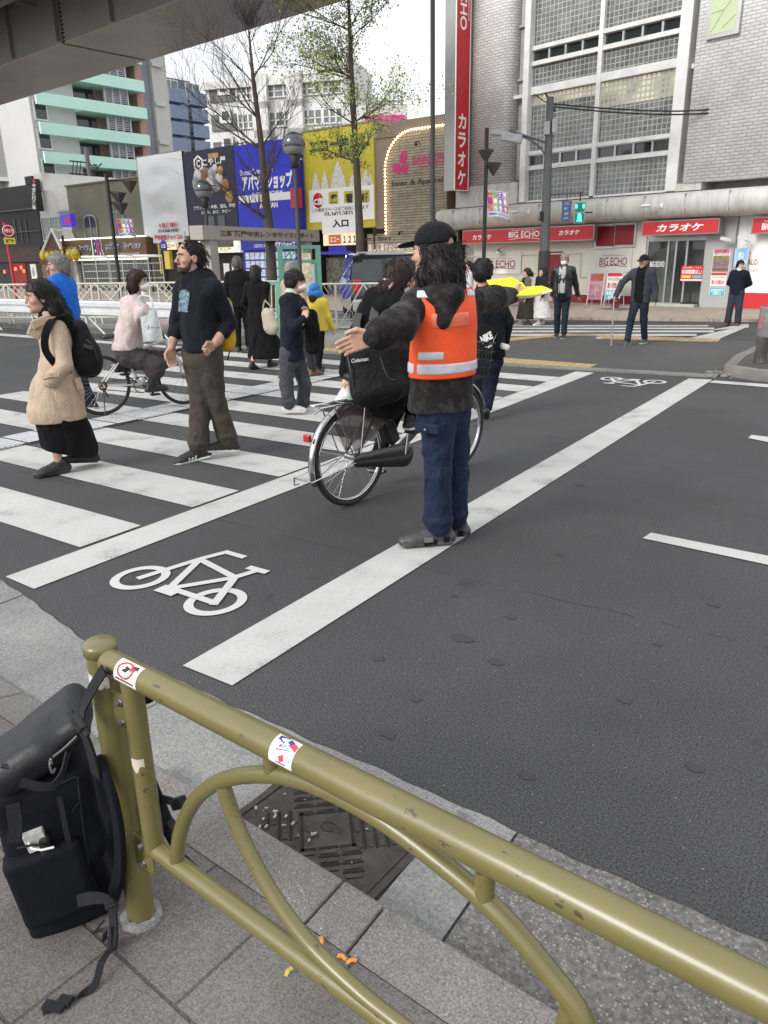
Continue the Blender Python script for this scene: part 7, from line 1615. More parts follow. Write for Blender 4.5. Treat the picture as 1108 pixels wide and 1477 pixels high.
 def mask(s):
  k=s.hk;P=s.HP;R=s.R;S=Sdf();S.ell(P(0,.05,-.055),np.array((.062,.068,.048))*k,R,.01);S.cone(P(0,.105,-.035),P(0,.108,-.06),.014*k,.016*k,.03*k);S.cut(P(0,.035,-.05),-R[:,1],.004);S.cut(P(0,0,-.018),R[:,2]+.25*R[:,1]*0,.004)
  v,q=S.mesh(.006 if s.near else.008);m=sobj('face_mask',[(v,q,0)],[MASKM],s.t)
  b=MB()
  for sd in (-1,1):b.tube([P(sd*.052,.075,-.03),P(sd*.076,.0,-.005)],.0016,4);b.tube([P(sd*.050,.07,-.075),P(sd*.076,-.005,-.03)],.0016,4)
  obj('ear_loop',b,MASKM,m);return s
 def cap(s,mat,brim=True,bucket=False):
  k=s.hk;P=s.HP;R=s.R;S=Sdf();S.ell(P(0,-.012,.045),np.array((.088,.108,.090))*k,R,.02);S.cut(P(0,0,.030 if not bucket else.02),-R[:,2]-.06*R[:,1],.006)
  if not bucket:S.fn(lambda Pt:.02-np.sqrt(((((Pt-P(0,-.115,.042))@R)/np.array([.036,.06,.020])/k)**2).sum(-1))*.03+.01,'i',.004)
  v,q=S.mesh(.007);cp=sobj('cap' if not bucket else 'hat',[(v,q,0)],[mat],s.t)
  S=Sdf()
  if bucket:S.cone(P(0,-.01,.022),P(0,-.01,-.018),.095*k,.132*k,.02)
  else:S.ell(P(0,.125,.034),np.array((.072,.072,.010))*k,R@rotx(-.22),.01);S.cut(P(0,.085,.03),-R[:,1],.004)
  v,q=S.mesh(.007);sobj('brim',[(v,q,0)],[mat],cp);
  if not bucket:b=MB();b.tube(smooth_path([P(-.034,-.112,.026),P(0,-.119,.024),P(.034,-.112,.026)],5),.006*k,6);b.ell(P(0,-.012,.136),np.array((.008,.008,.006))*k);obj('strap',b,mat,cp)
  return s
def fig(label,px,py,top,phi,skin=SKIN,near=False,head_phi=None,H=None,group=None,z=0.,at=None):
 fr=view_frame(px,py,z) if at is None else view_frame_at(at)
 if H is None:H=fr.p(px,top)[2]-.005
 return Fig(label,fr,H,phi,group,skin,near,head_phi)
def pack(label,cat,name,fr,build,group=None):
 t=thing(name,label,cat,fr,group);build(t);return t
# ---- people on the far side
f=fig('grey-haired man in a white mask and dark jacket over a pale striped shirt',808,487,366,262,SKIN2);f.legs(.10,-.12).arms(-.25,-.25,.12,-.1);f.head(-.08);f.hair(HGRY,.014,noise=.004);f.face(HSALT);f.mask();f.trousers(DENIM);f.shoes(SHOEB,SOLEW)
f.top(M('dark_nylon',(.010,.011,.013),.4,var=.2,bump=.4,bscale=30),bulk=1.12,amp=.009)
S=Sdf();f.torso(S,1.15);
k=f.k;ax=f.j['chest'];S.fn(lambda P:np.abs((P-ax)@f.r-.01)-.075*k-.0,'i',.005);S.fn(lambda P:-((P-ax)@f.f)+.02,'i',.005);S.cut((0,0,f.j['pelvis'][2]-.13*k),(0,0,-1));S.cut((0,0,f.j['neck'][2]+.01),(0,0,1));f.garment('shirt',S,brickmat('check_shirt',(.48,.47,.46),(.44,.43,.43),(.20,.20,.21),.03,.03,.004,0,0,.8,axis='XZ'),amp=.004)
for n in 'lr':f.hand(f.j[n+'w'],f.j[n+'w']-f.j[n+'e'],f.f,.9)
f.finish()
def bagb(t):
 b=MB();o=f.fr;c=f.J(811,428,-.17);b.cbox(c,(.19,.07,.14));obj('pouch',b,BLACKC,t,bevel=.015);b=MB();b.tube([c+np.array([-.09,0,.06]),c+np.array([-.12,.0,.35]),f.j['neck']+np.array([.06,-.06,-.02])],.012,5);obj('strap',b,BLACKC,t)
pack('small black shoulder pouch on the front of the man in the white mask','bag','pouch',f.fr,bagb)
f=fig('man in a black cap and open grey jacket walking towards the road with a cane',918,497,368,250,SKIN2,head_phi=240);f.legs(-.18,.26).arms(-.1,.3,.14,.10);f.set(rw=(888,428,-.22),re=(897,408,-.03));f.head(-.06);f.hair(HSALT,.006,under=.03);f.face(HSALT);f.cap(cloth('cap_navy',(.012,.013,.018)));f.trousers(DENIM);f.shoes(M('shoe_blue_grey',(.05,.06,.09),.6),SOLEW,pitch=(0,.35))
f.top(BLACKC,'sweater',1.02,which='');S=Sdf();f.torso(S,1.13);f.sleeves(S,1.16,1.15,.95);S.cone(f.j['neck']-Z3*.03,f.j['neck']+Z3*.03,.085,.078,.02);ax=f.j['chest'];hw=.085*f.k
fw_,rt_=f.f,f.r;hw2=hw;S.fn(lambda P:-np.maximum(np.abs((P-ax)@rt_)-hw2,-((P-ax)@fw_-.02)),'i',.006);S.cut((0,0,f.j['pelvis'][2]-.10),(0,0,-1));f.garment('jacket',S,cloth('grey_jacket',(.040,.044,.055)),amp=.006)
f.hand(f.j['rw'],f.j['rw']-f.j['re'],f.f,1.0);f.hand(f.j['lw'],f.j['lw']-f.j['le'],f.f,.8);f.finish()
def cane(t):
 h=f.j['rw']+nrm(f.j['rw']-f.j['re'])*.07;b=MB();b.tube([(h[0],h[1],h[2]-.0),f.fr.g(901,488)+np.array([0,0,.0])*0 if False else (h[0]+.01,h[1]-.03,0.005)],.016,8);obj('shaft',b,M('cane_alloy',(.42,.42,.41),.35,.7),t);b=MB();b.tube([(h[0]-.06,h[1]-.02,h[2]+.012),(h[0]+.05,h[1]+.01,h[2]+.02)],.018,8);obj('grip',b,M('cane_grip',(.12,.03,.03),.5),t);b=MB();b.cbox((h[0]+.03,h[1]+.05,h[2]-.06),(.13,.05,.17));obj('red_bag',b,M('bag_darkred',(.14,.015,.02),.6),t,bevel=.01)
pack('light metal walking cane in the right hand of the man in the black cap','cane','walking_cane',f.fr,cane)
f=fig('young man in a dark navy sweatshirt and baggy jeans standing at the far kerb',1057,470,376,255,SKIN,head_phi=300);f.legs(.02,.06,.13).arms(0,0,.1,0);k=f.k
for sd,n in ((-1,'l'),(1,'r')):f.j[n+'e']=f.j[n+'s']+sd*.10*k*f.r-f.f*.10*k-Z3*.27*k;f.j[n+'w']=f.j[n+'e']-sd*.19*k*f.r-f.f*.10*k-Z3*.12*k
f.head(.02);f.hair(HBLK,.022,side=.004,noise=.004);f.face();f.trousers(cloth('slate_jeans',(.030,.036,.048)),1.22,1.15);f.shoes(LEATH,SOLEB);f.top(NAVYC,'sweatshirt',1.12)
S=Sdf();nb=f.j['neck'];S.cone(nb-Z3*.0,nb+Z3*.03,.078,.070,.01);f.garment('shirt_collar',S,WHITEC,amp=0)
for n in 'lr':f.hand(f.j[n+'w'],f.j[n+'w']-f.j[n+'e'],f.f,.8)
f.finish()
def skirt(f,mat,top,pts,rs,amp=.012,freq=55,flat=.75,name='skirt',cutz=None,h=None):
 S=Sdf();S.chain([np.array(top)]+[np.array(p) for p in pts],rs,.03,(f.f,flat));lo=min(p[2] for p in pts);
 if cutz is not None:S.cut((0,0,cutz),(0,0,-1),.008)
 return f.garment(name,S,mat,amp=amp,freq=freq,aniso=(1,1,.12),seed=9,h=h)
f=fig('woman in a grey-brown cardigan and dark skirt left of the woman in white',757,469,388,205,SKIN,head_phi=190);f.legs(.16,-.12).arms(.1,.0);f.head(female=True);f.hair(HBRN,.016,long=[(((0,-.09,.0),(.0,-.13,-.03),(0,-.14,-.07)),(.05,.045,.03))],noise=.005);f.face();skirt(f,cloth('skirt_brown',(.040,.033,.030)),f.j['waist'],[f.j['pelvis']-Z3*.05,Z3*.16],[.14,.185,.27],cutz=.17*f.H/1.5);f.shoes(M('shoe_grey',(.2,.2,.2),.6),SOLEW);f.top(BLACKC,'blouse',.98,which='')
S=Sdf();f.torso(S,1.1,f.j['pelvis']-Z3*.10);f.sleeves(S,1.12,1.2,.95);ax=f.j['chest'];fw2,rt2,hw3=f.f,f.r,.06;S.fn(lambda P:-np.maximum(np.abs((P-ax)@rt2)-hw3,-((P-ax)@fw2-.02)),'i',.006);S.cut((0,0,f.j['pelvis'][2]-.16),(0,0,-1));f.garment('cardigan',S,cloth('cardigan_taupe',(.12,.11,.095)),amp=.006)
for n in 'lr':f.hand(f.j[n+'w'],f.j[n+'w']-f.j[n+'e'],f.f,.5)
f.finish()
f=fig('woman with long black hair in a dark top and flowing white skirt',779,469,386,225,SKIN,head_phi=215);f.legs(.14,-.14).arms(.2,.05);f.head(female=True);f.hair(HBLK,.012,long=[(((.075,-.01,.0),(.085,-.0,-.08),(.075,.0,-.17)),(.028,.03,.02)),(((-.075,-.01,.0),(-.085,-.0,-.08),(-.075,.0,-.17)),(.028,.03,.02)),(((0,-.08,.0),(.0,-.09,-.1),(0,-.08,-.2)),(.07,.065,.045))]);f.face();skirt(f,cloth('skirt_white',(.56,.55,.53)),f.j['waist'],[f.j['pelvis']-Z3*.05,Z3*.20],[.14,.19,.29],cutz=.19*f.H/1.5);f.shin(f.j['lk'],f.j['la']);f.shin(f.j['rk'],f.j['ra']);f.shoes(SHOEW,SOLEW);f.top(cloth('top_dark',(.022,.022,.024)),'blouse',1.04,amp=.006)
for n in 'lr':f.hand(f.j[n+'w'],f.j[n+'w']-f.j[n+'e'],f.f,.5)
f.finish()
def tote(t):
 b=MB();c=f.J(790,424,-.12);b.cbox((c[0],c[1],c[2]-.05),(.24,.09,.26),rotz(.3));obj('pouch',b,M('tote_mauve',(.42,.36,.36),.7,bump=.3,bscale=25),t,bevel=.03);b=MB();b.tube(smooth_path([c+np.array([-.08,0,.06]),c+np.array([-.02,.03,.34]),c+np.array([.06,.02,.06])],6),.012,5);obj('handle',b,M('tote_mauve'),t)
pack('pale mauve handbag on the arm of the woman in the white skirt','bag','handbag',f.fr,tote)
f=fig('long-haired woman in a pale top half hidden behind the guide in orange',674,476,377,195,SKIN,head_phi=200);f.legs(.1,-.1).arms(.1,0);f.head(female=True);f.hair(HBLK,.012,long=[(((0,-.07,.0),(.0,-.10,-.08),(0,-.10,-.18)),(.08,.07,.05))]);f.face();f.trousers(CHAR);f.shoes(SHOEB,SOLEB);f.top(cloth('top_pale',(.5,.5,.48)),'blouse',1.04)
for n in 'lr':f.hand(f.j[n+'w'],f.j[n+'w']-f.j[n+'e'],f.f,.5)
f.finish()
b=MB();p=GD(742,.07,24.5);Fb=view_frame_at(p);cbx=thing('road_barrier','low green and red plastic road barrier behind the strolling women','barrier',Fb);b.box(-.45,.45,-.05,.05,.25,.62);obj('green_panel',b,M('barrier_green',(.04,.22,.06),.5,var=.3,scale=6),cbx);b=MB();b.box(-.5,.5,-.06,.06,.63,.78);obj('red_rail',b,RED,cbx);b=MB();b.box(-.5,-.42,-.2,.2,0,.62);b.box(.42,.5,-.2,.2,0,.62);b.box(-.42,.42,-.04,.04,.1,.16);obj('leg',b,M('barrier_yellow',(.45,.42,.08),.5),cbx)
# bicycles (local x forward, z up, origin under the rear hub)
TYRE=M('tyre_rubber');CHROME=M('chrome',(.55,.55,.55),.18,1.,var=.05);WHF=M('frame_white',(.62,.61,.59),.3,coat=.4,var=.05);BLP=M('black_plastic',(.016,.016,.017),.4,var=.1);RUST=M('rusty_steel',(.10,.06,.04),.6,.5,var=.4,scale=30)
def bike_base(label,loc,rot,wb,r,frame_m,rim_m,tw=.016):
 t=thing('bicycle',label,'bicycle',loc=tuple(loc),rot=rot)
 for x in (0,wb):
  b=MB();b.tube([(x+(r-tw)*math.cos(a),0,r+(r-tw)*math.sin(a)) for a in np.linspace(0,2*math.pi,48,endpoint=False)],tw,8,closed=True);w=obj('wheel',b,TYRE,t)
  b=MB();b.tube([(x+(r-2.2*tw)*math.cos(a),0,r+(r-2.2*tw)*math.sin(a)) for a in np.linspace(0,2*math.pi,48,endpoint=False)],tw*.62,6,closed=True,squash=(1.3,1));obj('rim',b,rim_m,w)
  b=MB()
  for i in range(28):
   a=2*math.pi*i/28;s=1 if i%2 else -1;a2=a+(.5 if (i//2)%2 else -.5)
   b.tube([(x+.022*math.cos(a2),s*.03,r+.022*math.sin(a2)),(x+(r-2.6*tw)*math.cos(a),0,r+(r-2.6*tw)*math.sin(a))],.0012,4,cap=False)
  obj('spokes',b,CHROME,w);b=MB();b.tube([(x,-.05,r),(x,.05,r)],.018,10);obj('hub',b,CHROME if rim_m is CHROME else RUST,w)
 return t
def bike_white():
 rc,fc=G(152,599.5),G(268,584);d=fc-rc;L_=math.hypot(d[0],d[1]);rot=math.atan2(d[1],d[0]);print('WBIKE',L_)
 r=.335;wb=min(max(L_,.98),1.08);t=bike_base('white town bicycle with black saddle ridden by the woman in the pink hoodie',(rc[0],rc[1],.006),rot,wb,r,WHF,BLP,.015)
 bb=np.array([.44,0,.30]);st=np.array([.30,0,.66]);ht=np.array([wb-.19,0,.78]);hb=np.array([wb-.145,0,.66])
 b=MB();b.tube([st,bb],.017,10);b.tube([st-[0,0,.03],ht],.017,10);b.tube([bb,hb],.022,10);b.tube([ht,hb],.02,10)
 for s in (-1,1):b.tube([(0,s*.05,r),bb+[0,s*.03,0]],.010,8);b.tube([(0,s*.05,r),st+[0,s*.02,0]],.009,8)
 obj('frame',b,WHF,t);b=MB()
 for s in (-1,1):b.tube([hb+[.005,s*.03,-.01],(wb-.02,s*.05,.5),(wb,s*.05,r)],.012,8)
 b.tube([hb+[0,-.035,0],hb+[0,.035,0]],.016,8);obj('fork',b,WHF,t)
 b=MB();b.tube([ht,ht+[-.03,0,.14]],.014,8);b.tube([ht+[.02,-.27,.17],ht+[.06,-.1,.16],ht+[-.03,0,.15],ht+[.06,.1,.16],ht+[.02,.27,.17]],.012,8);obj('handlebar',b,BLP,t);b=MB()
 for s in (-1,1):b.tube([ht+[.02,s*.17,.17],ht+[.01,s*.29,.165]],.017,8);b.tube([ht+[.07,s*.15,.16],ht+[.05,s*.26,.14]],.006,5)
 obj('grip',b,BLP,t);b=MB();b.tube([st,st+[-.05,0,.17]],.014,8);obj('seat_post',b,BLP,t);S=Sdf().cone(st+[-.17,0,.2],st+[-.05,0,.2],.075,.05,.03,((0,0,1),.4)).cone(st+[-.05,0,.2],st+[.10,0,.195],.04,.022,.03,((0,0,1),.6));v,q=S.mesh(.008);sobj('saddle',[(v,q,0)],[BLP],t)
 b=MB();b.lathe([(.085,-.004),(.095,0),(.085,.004)],bb-[0,.05,0],24,axis='Y');b.tube([bb+[0,-.08,0],bb+[.12,-.08,-.11]],.010,6);b.tube([bb+[0,.08,0],bb+[-.12,.08,.11]],.010,6);obj('crank',b,BLP,t);b=MB();b.cbox(bb+[.12,-.12,-.115],(.10,.08,.02));b.cbox(bb+[-.12,.12,.115],(.10,.08,.02));obj('pedal',b,BLP,t)
 b=MB();b.tube([(0,-.055,r+.04),bb+[0,-.055,.09]],.005,4);b.tube([(0,-.055,r-.04),bb+[0,-.055,-.09]],.005,4);b.lathe([(.03,-.012),(.05,0),(.03,.012)],(0,-.06,r),16,axis='Y');b.tube([(.0,-.06,r-.03),(.04,-.06,r-.13)],.012,5);obj('chain',b,RUST,t)
 b=MB();b.tube([(0,0,0)]*1+[(0,-.05,r),(-.06,-.16,.02)],.007,5) if False else b.tube([(0,-.05,r),(-.05,-.17,.03)],.007,5);obj('kickstand',b,BLP,t);b=MB();b.ell(st+[-.11,.0,.08],(.02,.02,.03));obj('rear_reflector',b,RED,t)
 return t,Frame((rc[0],rc[1],.006),rot),dict(bb=bb,st=st,ht=ht,wb=wb)
wbt,WBF,WB=bike_white()
def bike_city():
 rc=G(508,727.5);fc=rc+np.array([math.sin(R_(9)),math.cos(R_(9)),0]);d=fc-rc;rot=math.atan2(d[1],d[0]);print('CBIKE',math.hypot(d[0],d[1]));r=.345;wb=1.2
 t=bike_base('black electric city bicycle with chrome mudguards and rear rack beside the guide',(rc[0],rc[1],.0),rot,wb,r,BLP,CHROME,.02)
 bb=np.array([.46,0,.29]);st=np.array([.27,0,.70]);ht=np.array([wb-.24,0,.86]);hb=np.array([wb-.17,0,.66])
 b=MB();b.tube([st,bb],.018,10);b.tube(smooth_path([hb,(.72,0,.43),bb],6),.028,10);b.tube([ht,hb],.021,10)
 for s in (-1,1):b.tube([(0,s*.06,r),bb+[0,s*.04,0]],.011,8);b.tube([(0,s*.06,r),st+[0,s*.03,-.02]],.009,8)
 obj('frame',b,BLP,t);b=MB()
 for s in (-1,1):b.tube([hb+[.005,s*.035,-.02],(wb-.03,s*.055,.5),(wb,s*.055,r)],.012,8)
 obj('fork',b,BLP,t)
 for cx,a0,a1 in ((0,.35,3.5),(wb,.25,2.35)):
  b=MB();n=22;rr=r+.028;vs=[]
  for i in range(n+1):
   a=a0+(a1-a0)*i/n
   for y,dr in ((-.028,-.012),(-.018,.004),(0,.009),(.018,.004),(.028,-.012)):vs.append((cx+(rr+dr)*math.cos(a),y,r+(rr+dr)*math.sin(a)))
  b.add(vs,[(i*5+j,i*5+j+1,(i+1)*5+j+1,(i+1)*5+j) for i in range(n) for j in range(4)],0,True);o=obj('mudguard',b,CHROME,t);sm=o.modifiers.new('s','SOLIDIFY');sm.thickness=.002
 b=MB();rz=.735
 b.tube([(-.30,-.06,rz),(-.30,.06,rz),(.20,.045,rz),(.20,-.045,rz)],.006,6,closed=True)
 for y in (-.025,.0,.025):b.tube([(-.30,y,rz),(.2,y,rz)],.004,5)
 for x in (-.2,-.08,.05):b.tube([(x,-.06,rz),(x,.06,rz)],.004,5)
 b.tube([(-.36,-.05,rz-.03),(-.30,-.06,rz)],.005,5)
 for s in (-1,1):b.tube([(-.2,s*.065,rz),(-.03,s*.075,r)],.005,6);b.tube([(.1,s*.06,rz),(.02,s*.075,r)],.005,6)
 obj('rear_rack',b,CHROME,t)
 b=MB()
 for s in (-1,1):b.tube([(0,s*.075,r),(-.33,s*.05,r+.11)],.004,5);b.tube([(0,s*.075,r),(wb*0-.30,s*.05,r-.12)],.004,5)
 b.tube([(-.04,.09,r-.02),(-.44,.09,r-.07),(-.44,-.09,r-.07),(-.04,-.09,r-.02)],.005,5);b.tube([(-.44,.09,r-.07),(-.44,.09,r-.12),(-.40,.09,r-.12)],.005,5);b.tube([(-.1,.085,r-.1),(-.16,.10,r-.22),(-.02,.10,r-.28)],.006,5);obj('stays_and_stand',b,CHROME,t)
 b=MB();b.cbox((-.385,0,r+.20),(.03,.055,.05));obj('rear_lamp',b,M('reflector_red',(.4,.02,.02),.2,coat=.5),t,bevel=.006)
 S=Sdf().cone((.0,-.075,r-.015),bb+[0.02,-.075,-.01],.05,.095,.04,((0,1,0),.30));v,q=S.mesh(.009);sobj('chain_case',[(v,q,0)],[M('chain_case_black',(.014,.013,.013),.25,coat=.3)],t)
 b=MB()
 for s in (-1,1):
  n=12;pts=[(0.0,s*.05,r+.03)]+[((r+.02)*math.cos(a),s*.045,r+(r+.02)*math.sin(a)) for a in np.linspace(.55,2.0,n)];b.add(pts,[tuple(range(len(pts)))])
 obj('skirt_guard',b,M('skirt_guard_smoke',(.10,.075,.07),.35,var=.1,alpha=.72),t)
 b=MB();b.cbox(bb+[-.10,0,.24],(.09,.10,.34),roty(-.42));obj('battery',b,BLP,t,bevel=.012);b=MB();b.cbox(bb+[-.10,-.052,.29],(.03,.004,.05),roty(-.42));obj('battery_label',b,YL,t)
 b=MB();b.tube([bb+[0,-.10,0],bb+[.03,-.10,.165]],.010,6);b.tube([bb+[0,.10,0],bb+[-.03,.10,-.165]],.010,6);obj('crank',b,CHROME,t);b=MB();b.cbox(bb+[.03,-.15,.17],(.09,.09,.02));b.cbox(bb+[-.03,.15,-.17],(.09,.09,.02));obj('pedal',b,BLP,t)
 b=MB();b.tube([st,st+[-.05,0,.14]],.014,8);obj('seat_post',b,CHROME,t);S=Sdf().cone(st+[-.18,0,.19],st+[-.05,0,.19],.10,.06,.03,((0,0,1),.45)).cone(st+[-.05,0,.19],st+[.10,0,.185],.05,.025,.03,((0,0,1),.6));v,q=S.mesh(.009);sobj('saddle',[(v,q,0)],[BLP],t)
 b=MB();b.tube([ht,ht+[-.05,0,.16]],.015,8);b.tube(smooth_path([ht+[-.22,-.27,.2],ht+[-.06,-.22,.2],ht+[.0,-.08,.17],ht+[-.04,0,.16],ht+[.0,.08,.17],ht+[-.06,.22,.2],ht+[-.22,.27,.2]],4),.012,8);obj('handlebar',b,CHROME,t)
 b=MB();bx0,bx1,by,z0,z1=wb-.12,wb+.22,.19,.74,1.0
 for z,g_ in ((z0,.86),(z0+.065,.9),(z0+.13,.94),(z0+.195,.97),(z1,1.)):
  cx,hx,hy=(bx0+bx1)/2,(bx1-bx0)/2*g_,by*g_;b.tube([(cx-hx,-hy,z),(cx+hx,-hy,z),(cx+hx,hy,z),(cx-hx,hy,z)],.006 if z<z1 else.009,5,closed=True)
 for i in range(8):
  x=bx0+(bx1-bx0)*(i+.5)/8;cx=(bx0+bx1)/2
  for s in (-1,1):b.tube([(cx+(x-cx)*.86,s*by*.86,z0),(x,s*by,z1)],.004,4)
 for i in range(9):
  y=-by+2*by*(i+.5)/9;cx,hx=(bx0+bx1)/2,(bx1-bx0)/2
  for s in (-1,1):b.tube([(cx+s*hx*.86,y*.86,z0),(cx+s*hx,y,z1)],.004,4)
  b.tube([(cx-hx*.86,y*.86,z0),(cx+hx*.86,y*.86,z0)],.004,4)
 obj('basket',b,BLP,t);b=MB();b.ell((wb+.05,0,.68),(.04,.03,.035));obj('headlamp',b,CHROME,t)
 return t,Frame((rc[0],rc[1],0),rot),dict(bb=bb,st=st,ht=ht,wb=wb)
cbt,CBF,CB=bike_city()
# pedestrians on the crossing
def blob(name,label,cat,fr,parts_fn,mats,h=.009,amp=.004,freq=35,sub=None):
 t=thing(name,label,cat,fr);S=Sdf();parts_fn(S);v,q=S.mesh(h,waves(len(label),freq,amp) if amp else None);sobj('body',[(v,q,0)],mats,t)
 if sub:sub(t)
 return t
f=fig('schoolboy in a navy blazer and white face mask clutching his bag strap',424,596,388,350,SKIN,near=True,head_phi=345);J=f.J
f.set(head=(427,407),neck=(421,424),ls=(428,433,.14),rs=(412,434,-.12),chest=(421,452),waist=(421,485),pelvis=(421,508),lh=(427,512,.08),rh=(416,512,-.08),rk=(413,553,-.09),ra=(417,585,-.09),lk=(440,555,.08),la=(436,586,.10))
f.set(re=(424,472,-.26),rw=(438,460,-.30),le=(436,468,.20),lw=(446,462,.02));f.head(.02,hs=1.03);f.hair(HBLK,.020,fringe=.022,noise=.004,side=.004);f.face();f.mask()
f.trousers(GREYT,1.12,1.2);f.shoes(SHOEW,SOLEW,dl=(1,-.1,0),dr=(.9,-.2,0))
f.top(cloth('blazer_navy',(.011,.013,.022),.8,amp if False else.3),'blazer',1.10,hem=f.j['pelvis']-Z3*.06,hemw=1.1,amp=.006)
S=Sdf();nb=f.j['neck'];S.cone(nb-Z3*.02,nb+Z3*.028,.071,.066,.01);f.garment('shirt_collar',S,WHITEC,amp=0);f.hand(f.j['rw'],(.35,.1,1),(.6,-.3,.4),.7);f.hand(f.j['lw'],(.9,-.2,.3),(0,0,1),.6);f.finish()
blob('shoulder_bag','black school bag hanging on the chest of the masked schoolboy','bag',f.fr,lambda S:(S.cone(J(449,455,-.12),J(452,500,-.10),.07,.085,.03,((0,1,0),.7)),S.cone(J(437,432,-.14),J(447,452,-.2),.02,.025,.01),S.cone(J(455,470,-.14),J(459,500,-.12),.03,.02,.02)),[BLACKC],.008)
f=fig('grey-haired person in a beige jacket walking behind the schoolboy in the mask',430,545,377,40,SKIN2,head_phi=20);f.legs(-.20,.22).arms(.1,0);f.head();f.hair(HGRY,.014,noise=.005);f.face(HGRY);f.trousers(CHAR);f.shoes(LEATH,SOLEB);f.top(cloth('beige_jacket',(.40,.32,.22)),bulk=1.12)
for n in 'lr':f.hand(f.j[n+'w'],f.j[n+'w']-f.j[n+'e'],f.f,.6)
f.finish()
f=fig('child in a blue bucket hat and yellow jacket walking beside the schoolboy',460,536,411,60,SKIN);f.legs(.10,-.10,.07).arms(.1,.1,.14);f.head(hs=.98);f.hair(HBRN,.010,low=-.13,under=.0,long=[(((0,-.055,-.03),(0,-.06,-.07),(0,-.06,-.13)),(.075,.078,.07))]);f.face();f.cap(cloth('hat_blue',(.035,.17,.42)),bucket=True);f.trousers(BLACKC);f.shoes(SHOEB,SOLEB);f.top(cloth('jacket_yellow',(.60,.46,.06)),bulk=1.25,hemw=1.2)
for n in 'lr':f.hand(f.j[n+'w'],f.j[n+'w']-f.j[n+'e'],f.f,.6)
f.finish()
f=fig('grey-haired man in black clothes seen from behind at the far side of the crosswalk',352,509,370,75,SKIN2);f.legs(-.05,.08).arms(0,.1,.12);f.head();f.hair(HSALT,.016,noise=.006);f.face(HGRY);f.trousers(BLACKC);f.shoes(SHOEB,SOLEW);f.top(BLACKC,bulk=1.1)
for n in 'lr':f.hand(f.j[n+'w'],f.j[n+'w']-f.j[n+'e'],f.f,.6)
f.finish()
f=fig('woman with a black bob in a black dress and long flowing skirt walking away',379,531,383,60,SKIN);J=f.J;f.legs(-.16,.12).arms(.2,.15);f.set(le=(347,432,.0),re=(382,432,-.1),rw=(386,450,-.2));f.j['le']=f.j['ls']+np.array([-.08,.05,-.25]);f.j['lw']=f.j['le']+np.array([.10,.2,-.15]);f.head(female=True);f.hair(HBLK,.017,low=-.16,long=[(((0,-.04,.0),(.0,-.045,-.06),(0,-.045,-.11)),(.088,.09,.082))]);f.face()
skirt(f,BLACKC,f.j['waist']+Z3*.04,[f.j['pelvis']-Z3*.05,J(384,518)],[.135,.20,.30],cutz=J(384,516)[2],amp=.02,freq=40);f.shin(f.j['lk'],f.j['la']);f.shin(f.j['rk'],f.j['ra']);f.shoes(SHOEB,SOLEB,pitch=(.3,0));f.top(BLACKC,'blouse',1.04,collar=False)
for n in 'lr':f.hand(f.j[n+'w'],f.j[n+'w']-f.j[n+'e'],f.f,.6)
f.finish()
def cream(t):
 b=MB();b.ribbon(smooth_path([J(383,432,-.22),J(380,440,-.24),J(379,455,-.26)],5),.02,.006,(1,.3,0));b.ribbon(smooth_path([J(383,434,-.22),J(392,444,-.24),J(396,456,-.26)],5),.02,.006,(1,.3,0));obj('strap',b,M('bag_cream'),t)
blob('shoulder_bag','cream shoulder bag at the side of the woman in the black dress','bag',f.fr,lambda S:(S.cone(J(386,454,-.26),J(391,470,-.26),.10,.14,.03,((.5,.8,0),.5)),),[M('bag_cream',(.38,.345,.27),.7)],.009,sub=cream)
f=fig('grey-haired man in a bright blue jacket behind the woman in the trench coat',0,0,0,150,SKIN2,near=True,head_phi=185,H=1.74,at=GD(114,.0,8.9));f.legs(.1,-.1).arms(.0,.1,.12);J=f.J;f.head(-.04);f.hair(HGRY,.014,noise=.005,side=.003);f.face(HGRY);f.trousers(DENIM);f.shoes(SHOEB,SOLEW);f.top(cloth('jacket_blue',(.012,.12,.52),.6,bump=.5,bscale=18),bulk=1.15,amp=.009)
for n in 'lr':f.hand(f.j[n+'w'],f.j[n+'w']-f.j[n+'e'],f.f,.6)
f.finish()
f=fig('person with short black hair walking away carrying a black drawstring bag',697,604,376,82,SKIN,near=True,H=1.68);J=f.J;f.set(head=(697,393),neck=(697,416),ls=(684,428,.05),rs=(718,430,0),chest=(702,455),waist=(703,490),pelvis=(703,515),lh=(694,518,.0),rh=(712,518,0),lk=(692,555,.12),la=(688,578,.30),rk=(706,560,.03),ra=(701,590,-.10))
f.set(le=(678,462,.10),lw=(676,490,.22),re=(733,462,.03),rw=(728,495,.14));f.head(hs=1.02);f.hair(HBLK,.020,low=-.10,side=.003);f.face();f.trousers(NAVYC,1.02);f.shoes(SHOEB,SOLEB,dl=(-.1,1,0),dr=(.05,1,0),pitch=(0,-1.0));f.top(cloth('jacket_black_navy',(.010,.011,.015)),bulk=1.08,hem=f.j['pelvis']+Z3*.03)
for n in 'lr':f.hand(f.j[n+'w'],f.j[n+'w']-f.j[n+'e'],f.f,.6)
b=MB();b.cbox(J(728,500,-.10),(.10,.05,.06),roty(.3));obj('shirt_tail',b,WHITEC,f.t,bevel=.02)
f.finish()
